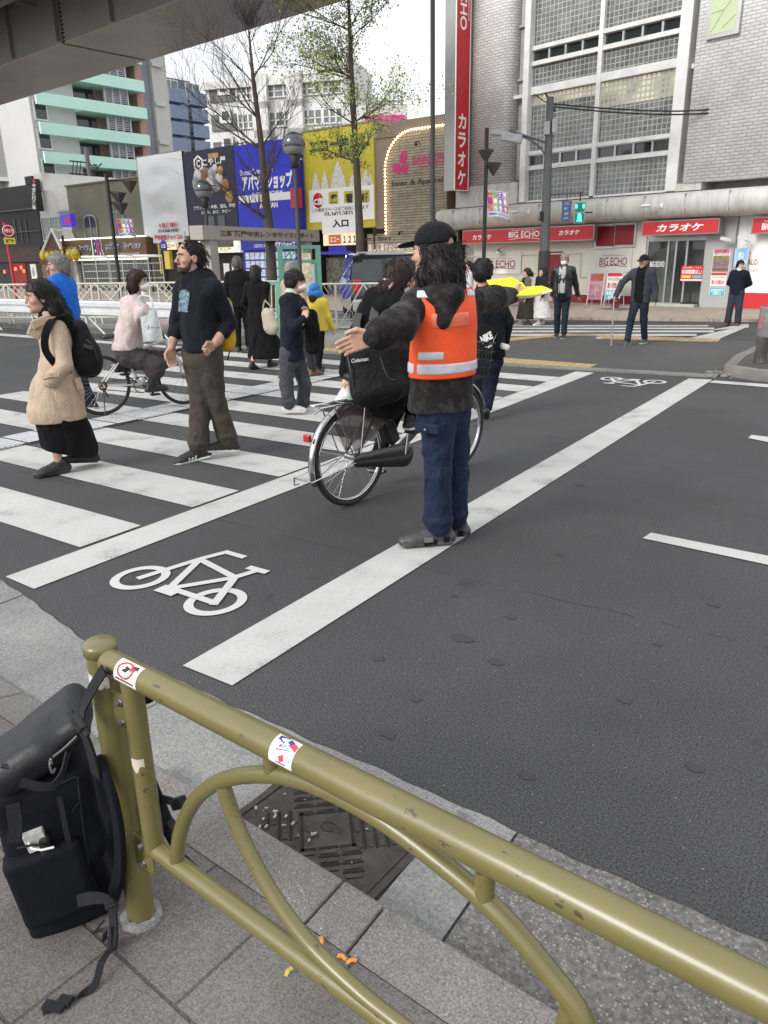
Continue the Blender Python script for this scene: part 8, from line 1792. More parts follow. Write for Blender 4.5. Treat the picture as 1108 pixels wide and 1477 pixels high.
def nike(t):
 c=J(703,490,-.20);u=nrm(np.array([.85,0,.45]));w2=nrm(np.array([-.45,0,.85]));b=MB();put_text(b,'NIKE',(-.06,.07,-.01,.065),0,bold=.06,italic=.2,fn=lambda p:tuple(c+u*p[0]+w2*p[2]+np.array([0,-.048-.9*p[0]*p[0]*0,0])))
 pts=[(-.05,-.035),(-.035,-.062),(.0,-.068),(.12,.03),(.02,-.045),(-.02,-.045)];b.add([tuple(c+u*x+w2*(z-.01)+np.array([0,-.047,0])) for x,z in pts],[tuple(range(len(pts)))]);obj('emblem',b,M('emblem_white',(.62,.62,.60),.6),t)
 b=MB();b.tube(smooth_path([J(697,462,-.18),J(690,440,-.12),J(685,425,-.06)],5),.006,5);b.tube(smooth_path([J(700,462,-.18),J(710,440,-.12),J(716,427,-.06)],5),.006,5);obj('cord',b,BLACKC,t)
blob('drawstring_bag','black drawstring bag with white sports lettering on the back of the short-haired person','bag',f.fr,lambda S:(S.cone(J(698,466,-.17),J(701,488,-.17),.035,.115,.03,((0,1,0),.5)),S.cone(J(701,488,-.17),J(702,502,-.17),.115,.11,.03,((0,1,0),.5))),[BLACKC],.008,.005,50,nike)
def wbp(x,y,z):return WBF.world((x,y,z))
bf=view_frame_at(WBF.world((.35,0,0)));f=Fig('woman in a pale pink hoodie and face mask riding the white bicycle',bf,1.60,345,None,SKIN,True,R_(345)*180/math.pi);f.hp=R_(340);J=f.J;Lw=lambda x,y,z:bf.loc(wbp(x,y,z))
sd=WB['st'];f.set(head=(200,406),neck=(197,431),chest=(193,463),waist=(186,487),pelvis=(184,507),ls=(205,447,.17),rs=(207,449,-.19),lh=(190,514,.09),rh=(187,514,-.09))
bbw=WB['bb'];f.j['ra']=Lw(bbw[0]+.09,-.12,bbw[2]-.115+.11);f.j['la']=Lw(bbw[0]-.16,.12,bbw[2]+.115+.11);f.j['rk']=J(226,528,-.16);f.j['lk']=J(234,520,.12)
hbp=WB['ht'];f.j['rw']=Lw(hbp[0]-.02,-.23,hbp[2]+.19);f.j['lw']=Lw(hbp[0]-.02,.23,hbp[2]+.19);f.j['re']=(f.j['rs']*.45+f.j['rw']*.55)+np.array([.0,-.03,-.09]);f.j['le']=(f.j['ls']*.5+f.j['lw']*.5)+np.array([0,.06,-.04])
f.head(-.02,female=True);f.hair(HBUR,.016,low=-.15,long=[(((0,-.045,.0),(.0,-.05,-.06),(0,-.05,-.11)),(.082,.088,.075))]);f.face();f.mask()
PNKH=cloth('hoodie_pink',(.50,.415,.395),bump=.3)
def hood(S):S.ell(f.j['neck']-f.f*.085-Z3*.02,(.10,.075,.06),None,.03);S.cone(f.j['neck']-f.f*.06-Z3*.03,f.j['neck']-f.f*.14-Z3*.09,.07,.05,.03)
f.top(PNKH,'hoodie',1.30,hem=f.j['pelvis']+Z3*.05,hemw=1.02,extra=hood,amp=.008,cuff=1.25)
S=Sdf();f.torso(Sdf(),1);S.cone(f.j['waist']-Z3*.03,f.j['pelvis'],.155,.175,.04,(f.f,.8))
for n in 'lr':S.cone(f.j[n+'h'],f.j[n+'k']+(f.j[n+'h']-f.j[n+'k'])*.02,.115,.098,.08)
for n in 'lr':S.cone(f.j[n+'k'],f.j[n+'k']*.75+f.j[n+'a']*.25,.098,.105,.05)
f.garment('skirt',S,cloth('skirt_charcoal',(.052,.046,.048)),amp=.010,freq=40)
S=Sdf()
for n in 'lr':S.cone(f.j[n+'k'],f.j[n+'a']*.85+f.j[n+'k']*.15,.058,.042,.02);
f.garment('leggings',S,M('tights_brown_black',(.022,.017,.015),.6),amp=.002)
S=Sdf()
for n in 'lr':S.cone(f.j[n+'k']*.30+f.j[n+'a']*.7,f.j[n+'a'],.056,.050,.01)
f.garment('boots',S,SHOEB,amp=.002);bd_=WBF.e@bf.e;f.shoes(SHOEB,SOLEB,dl=(WBF.e@bf.e,WBF.e@bf.n,0),dr=(WBF.e@bf.e,WBF.e@bf.n,0),L=.25)
for n in 'lr':f.hand(f.j[n+'w']-nrm(f.j[n+'w']-f.j[n+'e'])*.03,f.j[n+'w']-f.j[n+'e'],(0,0,1),1.3)
f.finish()
def totew(t):
 c=J(219,468,-.24);b=MB();b.add([J(203,443,-.22)*0+J(202,447,-.23),J(222,447,-.25),J(235,491,-.27),J(209,493,-.27)],[(0,1,2,3)]);q=[J(201,448,-.24),J(226,447,-.26),J(236,490,-.28),J(207,493,-.28)]
 b=MB();n=8;vs=[];
 for side in (0,1):
  for j in range(n+1):
   for i in range(n+1):
    u,v=i/n,j/n;p=(q[0]*(1-u)+q[1]*u)*(1-v)+(q[3]*(1-u)+q[2]*u)*v;bul=.03*math.sin(math.pi*u)*(.25+.75*math.sin(math.pi*min(1,v*.9+.1)))+.006*math.sin(9*u+4*v);vs.append(p+np.array([0,-bul if side==0 else bul,0]))
 m=(n+1)**2;fs=[]
 for s in (0,1):fs+=[(s*m+j*(n+1)+i,s*m+j*(n+1)+i+1,s*m+(j+1)*(n+1)+i+1,s*m+(j+1)*(n+1)+i) for j in range(n) for i in range(n)]
 b.add(vs,fs,0,True);obj('bag_body',b,cloth('tote_canvas',(.50,.53,.54),.8,bump=.35,bscale=22),t)
 b=MB()
 for dx,dy in ((204,-.25),(222,-.255)):b.ribbon(smooth_path([J(dx,449,dy),J(dx-4+0,430,-.235),J(206,413+12,-.19),J(205,420,-.10)],6),.022,.004,(1,0,0))
 obj('strap',b,M('tote_canvas'),t);b=MB();p0=J(213,473,-.318);put_text(b,'Blue Cycle',(-.0,.085,-.012,.012),0,bold=.02,italic=.2,fn=lambda p:tuple(p0+np.array([p[0]+.035,-.012,p[2]])));b.add([tuple(p0+np.array(x)) for x in ((0,-.012,-.02),(.012,-.012,-.012),(.022,-.012,.03),(.008,-.012,.012))],[(0,1,2,3)]);obj('print',b,M('print_dark',(.03,.03,.03),.6),t)
pack('white canvas tote bag hanging from the shoulder of the woman in the pink hoodie','bag','tote_bag',bf,totew)
bf=view_frame_at(CBF.world((.15,0,0)));f=Fig('woman with brown hair in a pink scrunchie riding the electric city bicycle',bf,1.62,62,None,SKIN,True,40);J=f.J;Lc=lambda x,y,z:bf.loc(CBF.world((x,y,z)))
f.set(head=(579,402),neck=(574,428),chest=(566,475),waist=(560,530),pelvis=(557,566),ls=(534,450,.02),rs=(600,448,.05),lh=(548,572,.05),rh=(568,572,-.02))
f.j['ra']=Lc(CB['bb'][0]+.02,-.15,CB['bb'][2]+.17+.10);f.j['rk']=J(596,572,.12);f.j['la']=Lc(CB['bb'][0]-.05,.15,CB['bb'][2]-.17+.10);f.j['lk']=J(570,592,.20)
f.j['rw']=Lc(CB['ht'][0]-.20,-.26,CB['ht'][2]+.22);f.j['re']=f.j['rs']*.5+f.j['rw']*.5+np.array([.04,0,-.12]);f.set(le=(507,500,-.05),lw=(500,540,.0))
f.head(-.05,female=True,hs=1.03);f.hair(HBRN,.014,low=-.11,long=[(((0,-.09,-.02),(-.01,-.125,-.06),(-.02,-.125,-.12)),(.04,.05,.04))]);f.face()
b=MB();g=random.Random(1)
for i in range(22):a=2*math.pi*i/22;c=f.HP(-.008+.048*math.cos(a),-.128+.012*math.sin(3*a),-.045+.034*math.sin(a));b.ell(c,(.013,.013,.013),n=8)
obj('scrunchie',b,M('scrunchie_pink',(.50,.33,.38),.8,var=.25,scale=60),f.t)
def hood2(S):S.ell(f.j['neck']-f.f*.10-Z3*.05,(.13,.09,.075),None,.04);S.cone(f.j['ls']+Z3*.01,f.j['neck']-f.f*.08-Z3*.02,.075,.09,.04);S.ell(J(545,432,-.02),(.10,.085,.085),None,.03)
f.top(BLACKC,'hoodie',1.22,hem=f.j['pelvis']-Z3*.03,hemw=1.15,extra=hood2,amp=.009,cuff=1.2,upto=.9)
S=Sdf();nb=f.j['neck'];S.cone(nb-Z3*.01+f.r*.02,nb+Z3*.02+f.r*.03,.07,.066,.01);f.garment('white_collar',S,WHITEC,amp=0)
f.trousers(BLACKC,.95,.95);cd=(CBF.e@bf.e,CBF.e@bf.n,0);f.shoes(SHOEB,SOLEW,dl=cd,dr=cd,L=.25);f.shin(f.j['ra']+Z3*.10,f.j['ra']-Z3*.02,.04,.036)
f.hand(f.j['lw'],(-.25,.05,-1),(.3,-1,0),1.1);f.hand(f.j['rw'],f.j['rw']-f.j['re'],(0,0,1),1.2);f.finish()
def bpk(S):
 S.cone(J(521,505,-.22),J(532,560,-.24),.10,.125,.05,((0,1,0),.7));S.cone(J(552,505,-.20),J(556,555,-.22),.10,.12,.05,((0,1,0),.7));S.cone(J(575,510,-.14),J(580,550,-.15),.09,.10,.05,((0,1,0),.7));S.cone(J(528,565,-.24),J(565,560,-.22),.08,.08,.05)
def bps(t):
 b=MB();b.ribbon(smooth_path([J(541,500,-.26),J(538,470,-.20),J(541,448,-.12),J(548,432,-.09)],6),.055,.012,(1,0,0));b.ribbon(smooth_path([J(517,490,-.22),J(514,468,-.13),J(517,452,-.08)],6),.05,.012,(1,0,0));obj('shoulder_strap',b,M('strap_grey',(.05,.052,.056),.7),t)
 b=MB();put_text(b,'Coleman',(-.055,.055,-.013,.013),0,bold=.03,italic=.1,fn=lambda p:tuple(J(519,519,-.322)+np.array([p[0],.0,p[2]+.12*p[0]])));obj('lettering',b,M('letter_grey_white',(.45,.46,.47),.5),t)
 b=MB();b.tube(smooth_path([J(499,500,-.2),J(505,530,-.3),J(512,568,-.3)],5),.006,5);b.tube(smooth_path([J(548,515,-.335),J(560,545,-.345),J(574,548,-.27)],5),.005,5);obj('zip',b,M('zip_grey',(.03,.03,.032),.4),t)
blob('backpack','large black backpack worn by the woman on the city bicycle','backpack',bf,bpk,[cloth('pack_black',(.012,.012,.013),.6,bump=.5)],.010,.006,30,bps)
blob('carrier_bag','thin white plastic carrier bag hanging from the hand of the city bicycle rider','bag',bf,lambda S:(S.cone(J(501,552,-.02),J(499,578,-.0),.02,.065,.03,((.3,1,0),.6)),S.cone(J(499,578,0),J(498,584,.0),.065,.06,.03,((.3,1,0),.6))),[M('plastic_white',(.55,.55,.54),.4,var=.15,scale=12,bump=.5,bscale=30)],.008,.008,50)
def lpan(t):b=MB();c=Lc(-.02,.06,.80);b.cbox(Lc(.09,.03,.71),(.13,.10,.10),rotz(.4));obj('pouch',b,M('pouch_green',(.12,.27,.18),.6,bump=.3,bscale=20),t,bevel=.03)
pack('pale green pouch on the rear of the electric city bicycle under the backpack','bag','pouch',bf,lpan)
# the three leading figures and the backpack on the railing
f=fig('bearded man with dark curly hair in a black printed hoodie and brown trousers striding left',292,664,345,200,SKIN2,near=True,head_phi=205,H=1.80);J=f.J
f.set(head=(273,371),neck=(281,402),chest=(286,440),waist=(288,475),pelvis=(291,505),rs=(263,418,.11),ls=(309,417,-.11),rh=(281,512,.07),lh=(303,512,-.08))
f.set(rk=(288,575,.02),ra=(287,648,.0),lk=(311,576,.0),la=(330,637,.06),re=(256,467,.08),rw=(247,502,.0),le=(331,466,-.06),lw=(309,497,-.20))
f.head(.04,hs=1.0);P=f.HP;k=f.hk
S=Sdf();S.ell(P(0,-.02,.034),np.array((.082,.098,.086))*k,f.R,.02);S.ell(P(0,-.06,-.02),np.array((.078,.065,.075))*k,f.R,.03)
S.fn(lambda Pt:((Pt-f.hc)@f.R)[...,1]/k*k-np.where(((Pt-f.hc)@f.R)[...,2]>.05*k,.13,np.maximum(.02*k+.62*((Pt-f.hc)@f.R)[...,2],-.02))*1.,'i',.006)
v,q=S.mesh(.006,waves(5,120,.006,(1,1,1),9));hr=sobj('hair',[(v,q,0)],[HBLK],f.t)
b=MB();g=random.Random(8)
for i in range(330):
 th=g.uniform(-2.6,2.6);el=g.uniform(-.75,1.35);
 d=np.array([math.sin(th)*math.cos(el),-math.cos(th)*math.cos(el),math.sin(el)]);
 if d[1]>.25 and d[2]<.45:continue
 if d[1]>.05 and d[2]<.1:continue
 p0=np.array([.080,.098,.090])*d+np.array([0,-.02,.032]);ln=g.uniform(.025,.055)*(1.25 if d[2]<.3 else.8);dn=nrm(d+np.array([0,-.35,-.2 if d[2]<.4 else.15])+np.array([g.gauss(0,.3) for _ in range(3)]));u=nrm(np.cross(dn,[g.gauss(0,1) for _ in range(3)]));w=np.cross(dn,u);ph=g.uniform(0,6);rc=g.uniform(.004,.009)
 b.tube([P(*(p0-dn*.006+dn*ln*t+(u*math.cos(ph+9*t)+w*math.sin(ph+9*t))*rc+np.array([0,0,-.03*t*t]))) for t in np.linspace(0,1,9)],[.0035*k*(1-.5*t) for t in np.linspace(0,1,9)],4,cap=False)
obj('curls',b,HBLK,hr)
S=Sdf();S.ell(P(0,.032,-.081),np.array((.0535,.0585,.0455))*k,f.R,.02);S.ell(P(0,.0775,-.098),np.array((.024,.0212,.0215))*k,f.R,.02);S.ell(P(0,.094,-.050),np.array((.028,.010,.008))*k,f.R,.008);S.cut(P(0,.02,0),-f.R[:,1],.01);S.cut(P(0,.06,-.046),f.R[:,2]-.5*f.R[:,1]*0,.012);S.ell(P(0,.10,-.066),np.array((.019,.014,.008))*k,f.R,.004,'s')
for sd in (-1,1):S.cone(P(sd*.066,.012,-.02),P(sd*.055,.035,-.07),.0095*k,.012*k,.02)
v,q=S.mesh(.0042,waves(6,400,.0022));sobj('beard',[(v,q,0)],[M('beard_dark',(.040,.027,.020),.8,var=.4,scale=120,bump=.6,bscale=260)],f.t);f.face()
BRT=cloth('trousers_brown',(.058,.050,.040),.75,bump=.3);f.trousers(BRT,1.08,1.25,amp=.009)
f.shoes(SHOEB,SOLEW,dl=(-1,-.2,0),dr=(-1,-.25,0),L=.285,pitch=(-.10,.12))
b=MB();a=f.j['ra'];d=nrm((-1,-.25,0));rt=np.array([d[1],-d[0],0])
for i in range(3):
 c=a-Z3*.045+d*(.035+.026*i)-rt*0;sgn=-1 if rt[1]>0 else 1
 b.ribbon([c+rt*sgn*.040+Z3*(.010-.006*i),c+rt*sgn*.047+d*.012-Z3*.016,c+rt*sgn*.047+d*.018-Z3*.028],.011,.004,(-d).tolist())
obj('shoe_stripes',b,SOLEW,f.t)
def hd(S):S.cone(f.j['neck']-Z3*.02+f.f*.03,f.j['neck']-f.f*.09-Z3*.0,.082,.085,.03);S.ell(f.j['neck']-f.f*.11-Z3*.05,(.10,.085,.075),None,.04)
f.top(cloth('hoodie_black_navy',(.010,.011,.016),.85,sheen=.05),'hoodie',1.09,hem=f.j['pelvis']+Z3*.02,hemw=1.0,cuff=1.25,upto=.42,extra=hd,amp=.009,h=.009)
S0=f.tops.copy();c0=J(265,447,-.1);S0.it=[i for i in S0.it];
V,ax,lo=f.tops.grid(.009,disp=waves(5+f.seed,48,.00765,(1,1,.6)))
def front_y(px,py):
 p=J(px,py,0.);ix=int(round((p[0]-lo[0])/.009));iz=int(round((p[2]-lo[2])/.009));col=V[ix,:,iz];w=np.nonzero(col<0)[0];return (p[0],lo[1]+.009*w[0]-.010 if len(w) else -.2,p[2])
def chest_patch(name,outline,mat,dy):
 b=MB();n=9;xs=[p[0] for p in outline];ys=[p[1] for p in outline];
 import itertools
 def inside(x,y):
  r=False
  for (x1,y1),(x2,y2) in zip(outline,outline[1:]+outline[:1]):
   if (y1>y)!=(y2>y) and x<(x2-x1)*(y-y1)/(y2-y1)+x1:r= not r
  return r
 st=.8;x=min(xs)
 while x<max(xs):
  y=min(ys)
  while y<max(ys):
   if inside(x+st/2,y+st/2):b.add([np.array(front_y(a,c))+[0,dy,0] for a,c in ((x,y+st),(x+st,y+st),(x+st,y),(x,y))],[(0,1,2,3)],0,True)
   y+=st
  x+=st
 return obj(name,b,mat,f.t)
arcp=[(257,449)]+[(258.5,430)]+[(266-7.5*math.cos(t),425-8*math.sin(t)) for t in np.linspace(.2,2.9,7)]+[(272.5,432),(270,446),(272,449)]
chest_patch('chest_print',arcp,M('print_pale_blue',(.16,.28,.33),.7,var=.7,scale=45,dirt=(.30,.08,.16),dscale=22,damt=.8),-.002)
for n,d,sd in (('r',(-.12,-.15,-1),(-.9,-.5,0)),('l',(-.75,-.35,-.35),(-.2,-.4,.9))):
 f.forearm(f.j[n+'e']*.75+f.j[n+'w']*.25,f.j[n+'w'],.046,.030);f.hand(f.j[n+'w'],d,sd,.55 if n=='r' else 1.35)
f.finish()
def yp(t):
 b=MB();b.tube(smooth_path([J(323,440,.10),J(337,452,.12),J(340,480,.12),J(331,508,.10),J(328,520,.1)],6),.006,5);obj('strap',b,BLACKC,t);b=MB();b.tube(smooth_path([J(330,432,.02),J(336,452,.03),J(337,480,.04),J(332,498,.05)],6),.010,5);obj('grey_piping',b,STEEL,t)
blob('backpack','yellow backpack mostly hidden behind the arm of the curly-haired man','backpack',f.fr,lambda S:(S.cone(J(322,440,.10),J(325,492,.10),.075,.09,.03,((0,1,0),1.1)),),[cloth('pack_yellow',(.52,.32,.02),.7)],.01,.005,30,yp)
f=fig('woman with long dark hair in a beige trench coat and long black skirt walking left',92,681,397,186,SKIN2,near=True,H=1.62);J=f.J
f.set(head=(58,428),neck=(74,455),chest=(82,497),waist=(84,535),pelvis=(86,568),rs=(82,474,.14),ls=(82,472,-.14),rh=(88,575,.08),lh=(86,575,-.08),la=(85,668,-.06),lk=(76,620,-.08),ra=(128,653,.10),rk=(110,612,.07))
f.set(le=(93,527,-.23),lw=(72,550,-.19),re=(84,527,.20),rw=(62,549,.14));f.head(-.05,female=True,hs=1.04);
f.hair(HBLK,.013,low=-.12,long=[(((0,-.08,.02),(-.01,-.10,-.06),(0,-.14,-.16),(0,-.20,-.30),(0,-.25,-.40)),(.062,.068,.062,.048,.02)),(((-.05,-.05,-.04),(-.06,-.06,-.12),(-.05,-.10,-.22)),(.03,.034,.024))]);f.face()
TR=cloth('trench_beige',(.43,.335,.245),.75,bump=.2,bscale=24,sheen=.05,dirt=(.33,.23,.15),dscale=4,damt=.3)
S=Sdf();f.torso(S,1.05,f.j['pelvis']-Z3*.0,1.0);S.chain([f.j['waist'],J(83,570),J(82,592)],[.15,.195,.228],.04,(f.r,.78));f.sleeves(S,1.15,1.25,.98);S.cut(J(84,606),np.array([.03,0,-1]),.004);S.cone(f.j['neck']-Z3*.05-f.f*.01,f.j['neck']+Z3*.0+f.f*.01,.088,.078,.02);f.tops=S
f.garment('trench_coat',S,TR,amp=.007,freq=26,aniso=(1,1,.35),seed=2,h=.009)
b=MB();b.ribbon([J(111,545,-.13),J(116,560,-.13),J(118,568,-.10)],.05,.012,(1,0,-.3));b.ribbon([J(60,545,-.22),J(72,541,-.27),J(85,541,-.27),J(92,543,-.2)],.028,.01,(0,0,1));obj('belt_tab',b,TR,f.t);b=MB()
for (px,py,dy) in ((47,476,-.02),):b.cbox(J(52,475,-.12),(.10,.04,.13),roty(.5));
b.cbox(J(60,464,-.13),(.16,.03,.07),roty(-.35)@rotz(.25));obj('lapel',b,TR,f.t,bevel=.012)
S=Sdf();S.cone(f.j['neck']-Z3*.0+f.f*.02,f.j['neck']+Z3*.03+f.f*.02,.078,.068,.02);S.ell(J(52,468,-.05),(.05,.06,.05),None,.03);f.garment('scarf',S,BLACKC,amp=.005)
S=Sdf();S.chain([f.j['pelvis'],J(84,600),J(95,626),J(106,648)],[.15,.175,.195,.19],.04,(f.r,.62));S.chain([J(84,604),J(84,640),J(90,662)],[.16,.10,.085],.05);S.chain([J(106,618),J(123,646)],[.09,.08],.06);S.cut(J(110,655),np.array([-.30,0,-1]),.01);f.garment('skirt',S,BLACKC,amp=.012,freq=34,aniso=(1,1,.2),h=.009)
for n in 'lr':f.shin(f.j[n+'k'],f.j[n+'a'],.045,.034)
f.shoes(SHOEB,SOLEB,dl=(-1,-.25,0),dr=(-1,-.15,0),L=.275,pitch=(.06,-.12))
f.hand(f.j['rw'],f.j['rw']-f.j['re'],(0,0,1),.6);f.hand(f.j['lw']+np.array([-.01,.14,-.03]),(-.5,.5,-.7),(0,0,1),.6)
f.finish()
def bst(t):
 b=MB();b.ribbon(smooth_path([J(108,478,-.14),J(92,460,-.17),J(76,462,-.21),J(66,482,-.24),J(66,505,-.24),J(80,525,-.22),J(100,540,-.14)],7),.055,.014,[(.9,0,.4)]*43);obj('shoulder_strap',b,BLACKC,t);b=MB();b.tube(smooth_path([J(124,490,-.16),J(134,500,-.15),J(141,520,-.12)],5),.008,5);b.cbox(J(127,500,-.16),(.07,.02,.03),roty(.4));obj('zip',b,M('zip_grey'),t)
blob('backpack','slouchy black backpack on the back of the woman in the trench coat','backpack',f.fr,lambda S:(S.cone(J(112,475,.0),J(126,520,.0),.085,.125,.05,((0,1,0),1.25)),S.cone(J(122,510,0),J(128,528,0),.12,.095,.04,((0,1,0),1.3))),[cloth('pack_black')],.01,.008,26,bst)
f=fig('traffic guide in a black cap and orange reflective vest with arms spread wide',632,782,323,135,SKIN,near=True,head_phi=150,H=1.80);J=f.J
f.set(head=(625,362),neck=(637,413),chest=(641,465),waist=(639,520),pelvis=(637,572),ls=(600,438,-.10),rs=(680,437,.12),lh=(631,592,-.07),rh=(652,592,.07),lk=(632,680,-.06),la=(633,763,-.05),rk=(657,680,.09),ra=(655,754,.12))
f.set(le=(574,471,-.30),lw=(536,486,-.47),re=(712,431,.34),rw=(739,427,.56))
f.head(.0,hs=1.06);hp=f.HP
f.hair(HBLK,.008,low=-.10,strand=.005,under=.028,wisps=900,long=[(((0,-.055,.0),(.0,-.06,-.09),(.0,-.062,-.17),(0,-.06,-.215)),(.088,.096,.092,.07)),(((.06,-.03,-.03),(.068,-.02,-.12),(.066,-.01,-.19)),(.042,.046,.026)),(((-.06,-.02,-.03),(-.07,-.0,-.12),(-.068,.01,-.18)),(.036,.04,.02))]);f.face();f.cap(cloth('cap_black',(.010,.010,.011),.8,sheen=.05))
JN=cloth('work_jeans',(.013,.022,.048),.75,bump=.4,bscale=30,var=.3,sheen=.05);f.trousers(JN,1.05,1.2,amp=.009,pel=.98)
b=MB();b.cbox(J(616,618,-.20),(.15,.022,.05),rotz(-.5)@roty(-.0));obj('pocket_flap',b,JN,f.t,bevel=.006);b=MB();b.ell(J(613,620,-.235),(.007,.007,.007));obj('pocket_button',b,STEEL,f.t)
SHG=M('shoe_charcoal',(.05,.045,.048),.4,var=.25,scale=30,bump=.1);f.shoes(SHG,M('sole_grey',(.055,.055,.057),.7),dl=(-1,-.25,0),dr=(-1,-.1,0),L=.29)
b=MB();a=f.j['la'];d=nrm((-1,-.25,0));rt=np.array([d[1],-d[0],0]);SST=M('shoe_strap',(.10,.10,.103),.5,var=.2)
for nn,dd in (('l',(-1,-.25,0)),('r',(-1,-.1,0))):
 a=f.j[nn+'a'];d=nrm(dd);rt=np.array([d[1],-d[0],0]);c=a-Z3*.030+d*.072;b=MB();b.ribbon([c+rt*.052-Z3*.032,c+rt*.040-Z3*.006,c+rt*.015+Z3*.010,c-rt*.015+Z3*.010,c-rt*.040-Z3*.006,c-rt*.052-Z3*.032],.055,.012,d.tolist());obj('shoe_strap',b,SST,f.t,bevel=.003)
 b=MB();c=a-Z3*.066;
 for sg in (-1,1):b.ribbon([c+rt*sg*.043+d*.02,c+rt*sg*.049+d*.06+Z3*.004,c+rt*sg*.050+d*.10-Z3*.004],.03,.006,(0,0,1));b.ribbon([c+rt*sg*.041-d*.055+Z3*.01,c+rt*sg*.043-d*.02+Z3*.012],.035,.006,(0,0,1))
 obj('shoe_panel',b,BLACKC,f.t)
HOD=cloth('hoodie_charcoal',(.017,.015,.015),.9,bump=.3,sheen=.1,dirt=(.075,.07,.07),dscale=9,damt=.8)
S=Sdf();f.torso(S,1.06,f.j['pelvis']-Z3*.07,1.16);TS=S.copy();j=f.j
f.tops=S
S.cone(j['ls'],j['le'],.074,.083,.03);S.cone(j['le'],j['le']*.3+j['lw']*.7,.083,.076,.08);S.cone(j['le']*.3+j['lw']*.7,j['lw']*1.02-j['le']*.02,.072,.046,.05);S.cone(j['rs'],j['re'],.072,.078,.03);S.cone(j['re'],j['rw'],.078,.045,.03)
S.cone(J(620,412,.02),J(652,414,.0),.075,.075,.03);S.ell(J(640,426,-.10),(.105,.095,.07),None,.025);S.cone(J(627,426,-.12),J(639,464,-.17),.06,.034,.03);S.cone(J(654,426,-.10),J(640,464,-.17),.06,.034,.03);S.cut(J(637,590,0),(0,0,-1),.012)
f.garment('hoodie',S,HOD,amp=.009,freq=34,h=.009)
ORG=M('vest_orange',(.86,.085,.012),.6,var=.06,scale=8,bump=.12,bscale=22,emit=None);REFL=M('vest_reflective',(.55,.55,.60),.3,.0,var=.12,scale=18,bump=.1)
def vest(name,d,mat,z0,z1,extra=None):
 V=TS.copy();V.offset(d);V.cut((0,0,z1),(0,0,1),.003);V.cut((0,0,z0),(0,0,-1),.003)
 if extra:extra(V)
 return f.garment(name,V,mat,amp=.003 if d<.02 else 0,freq=30,seed=f.seed and 77,h=.007)
zv0,zw=J(637,541)[2],J(637,503)[2];zt=J(637,416)[2];lx,rx=J(602,450)[0],J(684,450)[0]
def arm_cut(V):
 def g(P):
  t=np.clip((P[...,2]-zw)/(zt-zw),0,1);up=P[...,2]>zw+.004
  lim_l=lx-.05*(1-t)**1.5*1.0;lim_r=rx+.035*(1-t)
  d=np.maximum(lim_l-P[...,0],P[...,0]-lim_r);return np.where(up,np.where(P[...,1]<.25,d,d),-.05)
 V.fn(g,'i',.004)
vest('vest',.016,ORG,zv0,zt,arm_cut)
def tpx(a,c):return lambda V:(V.cut(J(a,500),(-1,0,0),.002),V.cut(J(c,500),(1,0,0),.002),V.fn(lambda P:P[...,1]-.08,'i',.002))
vest('reflective_band',.0205,REFL,J(637,534)[2],J(637,519)[2],lambda V:V.fn(lambda P:np.abs(P[...,0]-J(601,520)[0])*-1+.006,'i',.001));vest('reflective_patch',.0205,REFL,J(620,514)[2],J(620,502)[2],tpx(604,640))
for a,c in ((601,622),(672,692)):vest('shoulder_patch',.0205,REFL,J(a,428)[2],J(a,417)[2],lambda V:(tpx(a,c)(V),arm_cut(V)))
def pw(V):V.fn(lambda P:P[...,1]-.05,'i',.002);V.cut(J(622,450),(-1,0,0),.002);V.cut(J(676,450),(1,0,0),.002)
vest('clear_pocket',.0195,M('vest_pocket',(.74,.16,.09),.25,var=.2,scale=25),J(640,470)[2],J(640,448)[2],pw)
f.hand(j['lw'],(-.93,-.12,-.30),(-.12,-.1,.95),.35,k=1.14);f.hand(j['rw'],(.75,.6,.05),(0,0,1),.95);f.finish()
def folder(t):
 a=[J(714,407,.62),J(742,405,.62),J(760,416,.62),J(757,423,.60),J(728,425,.58),J(712,416,.60)];YN=M('flag_yellow',(.70,.68,.01),.5,var=.05,bump=.2,bscale=14)
 o1=[J(*p) for p in ((702,404,.72),(738,400,.70),(754,408,.66),(761,418,.62),(742,423,.54),(712,420,.60))];o2=[J(*p) for p in ((752,415,.66),(782,413,.62),(797,419,.58),(775,425,.52),(744,427,.50))]
 b=MB();b.poly(o1,.006);b.poly([p+Z3*.004 for p in o2],.008);obj('flag',b,YN,t);b=MB();b.tube([J(738,430,.54),J(766,428,.53),J(795,420,.56)],.008,6);obj('rod',b,WHT,t)
pack('bright yellow folded flag in the raised right hand of the guide','flag','folded_flag',f.fr,folder)
# black backpack hung on the railing post
Fk=RF;B=lambda px,py,dy:Fk.p(px,py,dy)
KF=Frame(RF.world(B(85,1200,-.085)),RF.a+R_(60));K=lambda px,py,dy:RF.loc(KF.world(KF.p(px,py,dy+.105)));RK=rotz(R_(60));KX=(.5,.87,0)
bk=thing('backpack','large black backpack hanging from the near end of the olive railing post','backpack',RF);PKM=M('pack_navy_black',(.0065,.0072,.011),.75,bump=.35,bscale=22,var=.2,scale=9,spec=.16);VINL=M('pack_coated_lid',(.006,.0068,.009),.5,var=.2,scale=6,bump=.8,bscale=11);WEB=M('webbing',(.006,.0065,.009),.8,bump=.3,bscale=200)
S=Sdf();
S.box(K(72,1160,-.105),(.115,.088,.125),RK@roty(-.10),.035,.04);S.box(K(95,1256,-.105),(.108,.088,.112),RK@roty(-.12),.022,.05);S.chain([K(120,1120,-.04),K(140,1200,-.04),K(148,1290,-.04)],[.05,.055,.045],.03)
v,q=S.mesh(.006,waves(4,26,.006,(1,1,.5)));sobj('pack_body',[(v,q,0)],[PKM],bk)
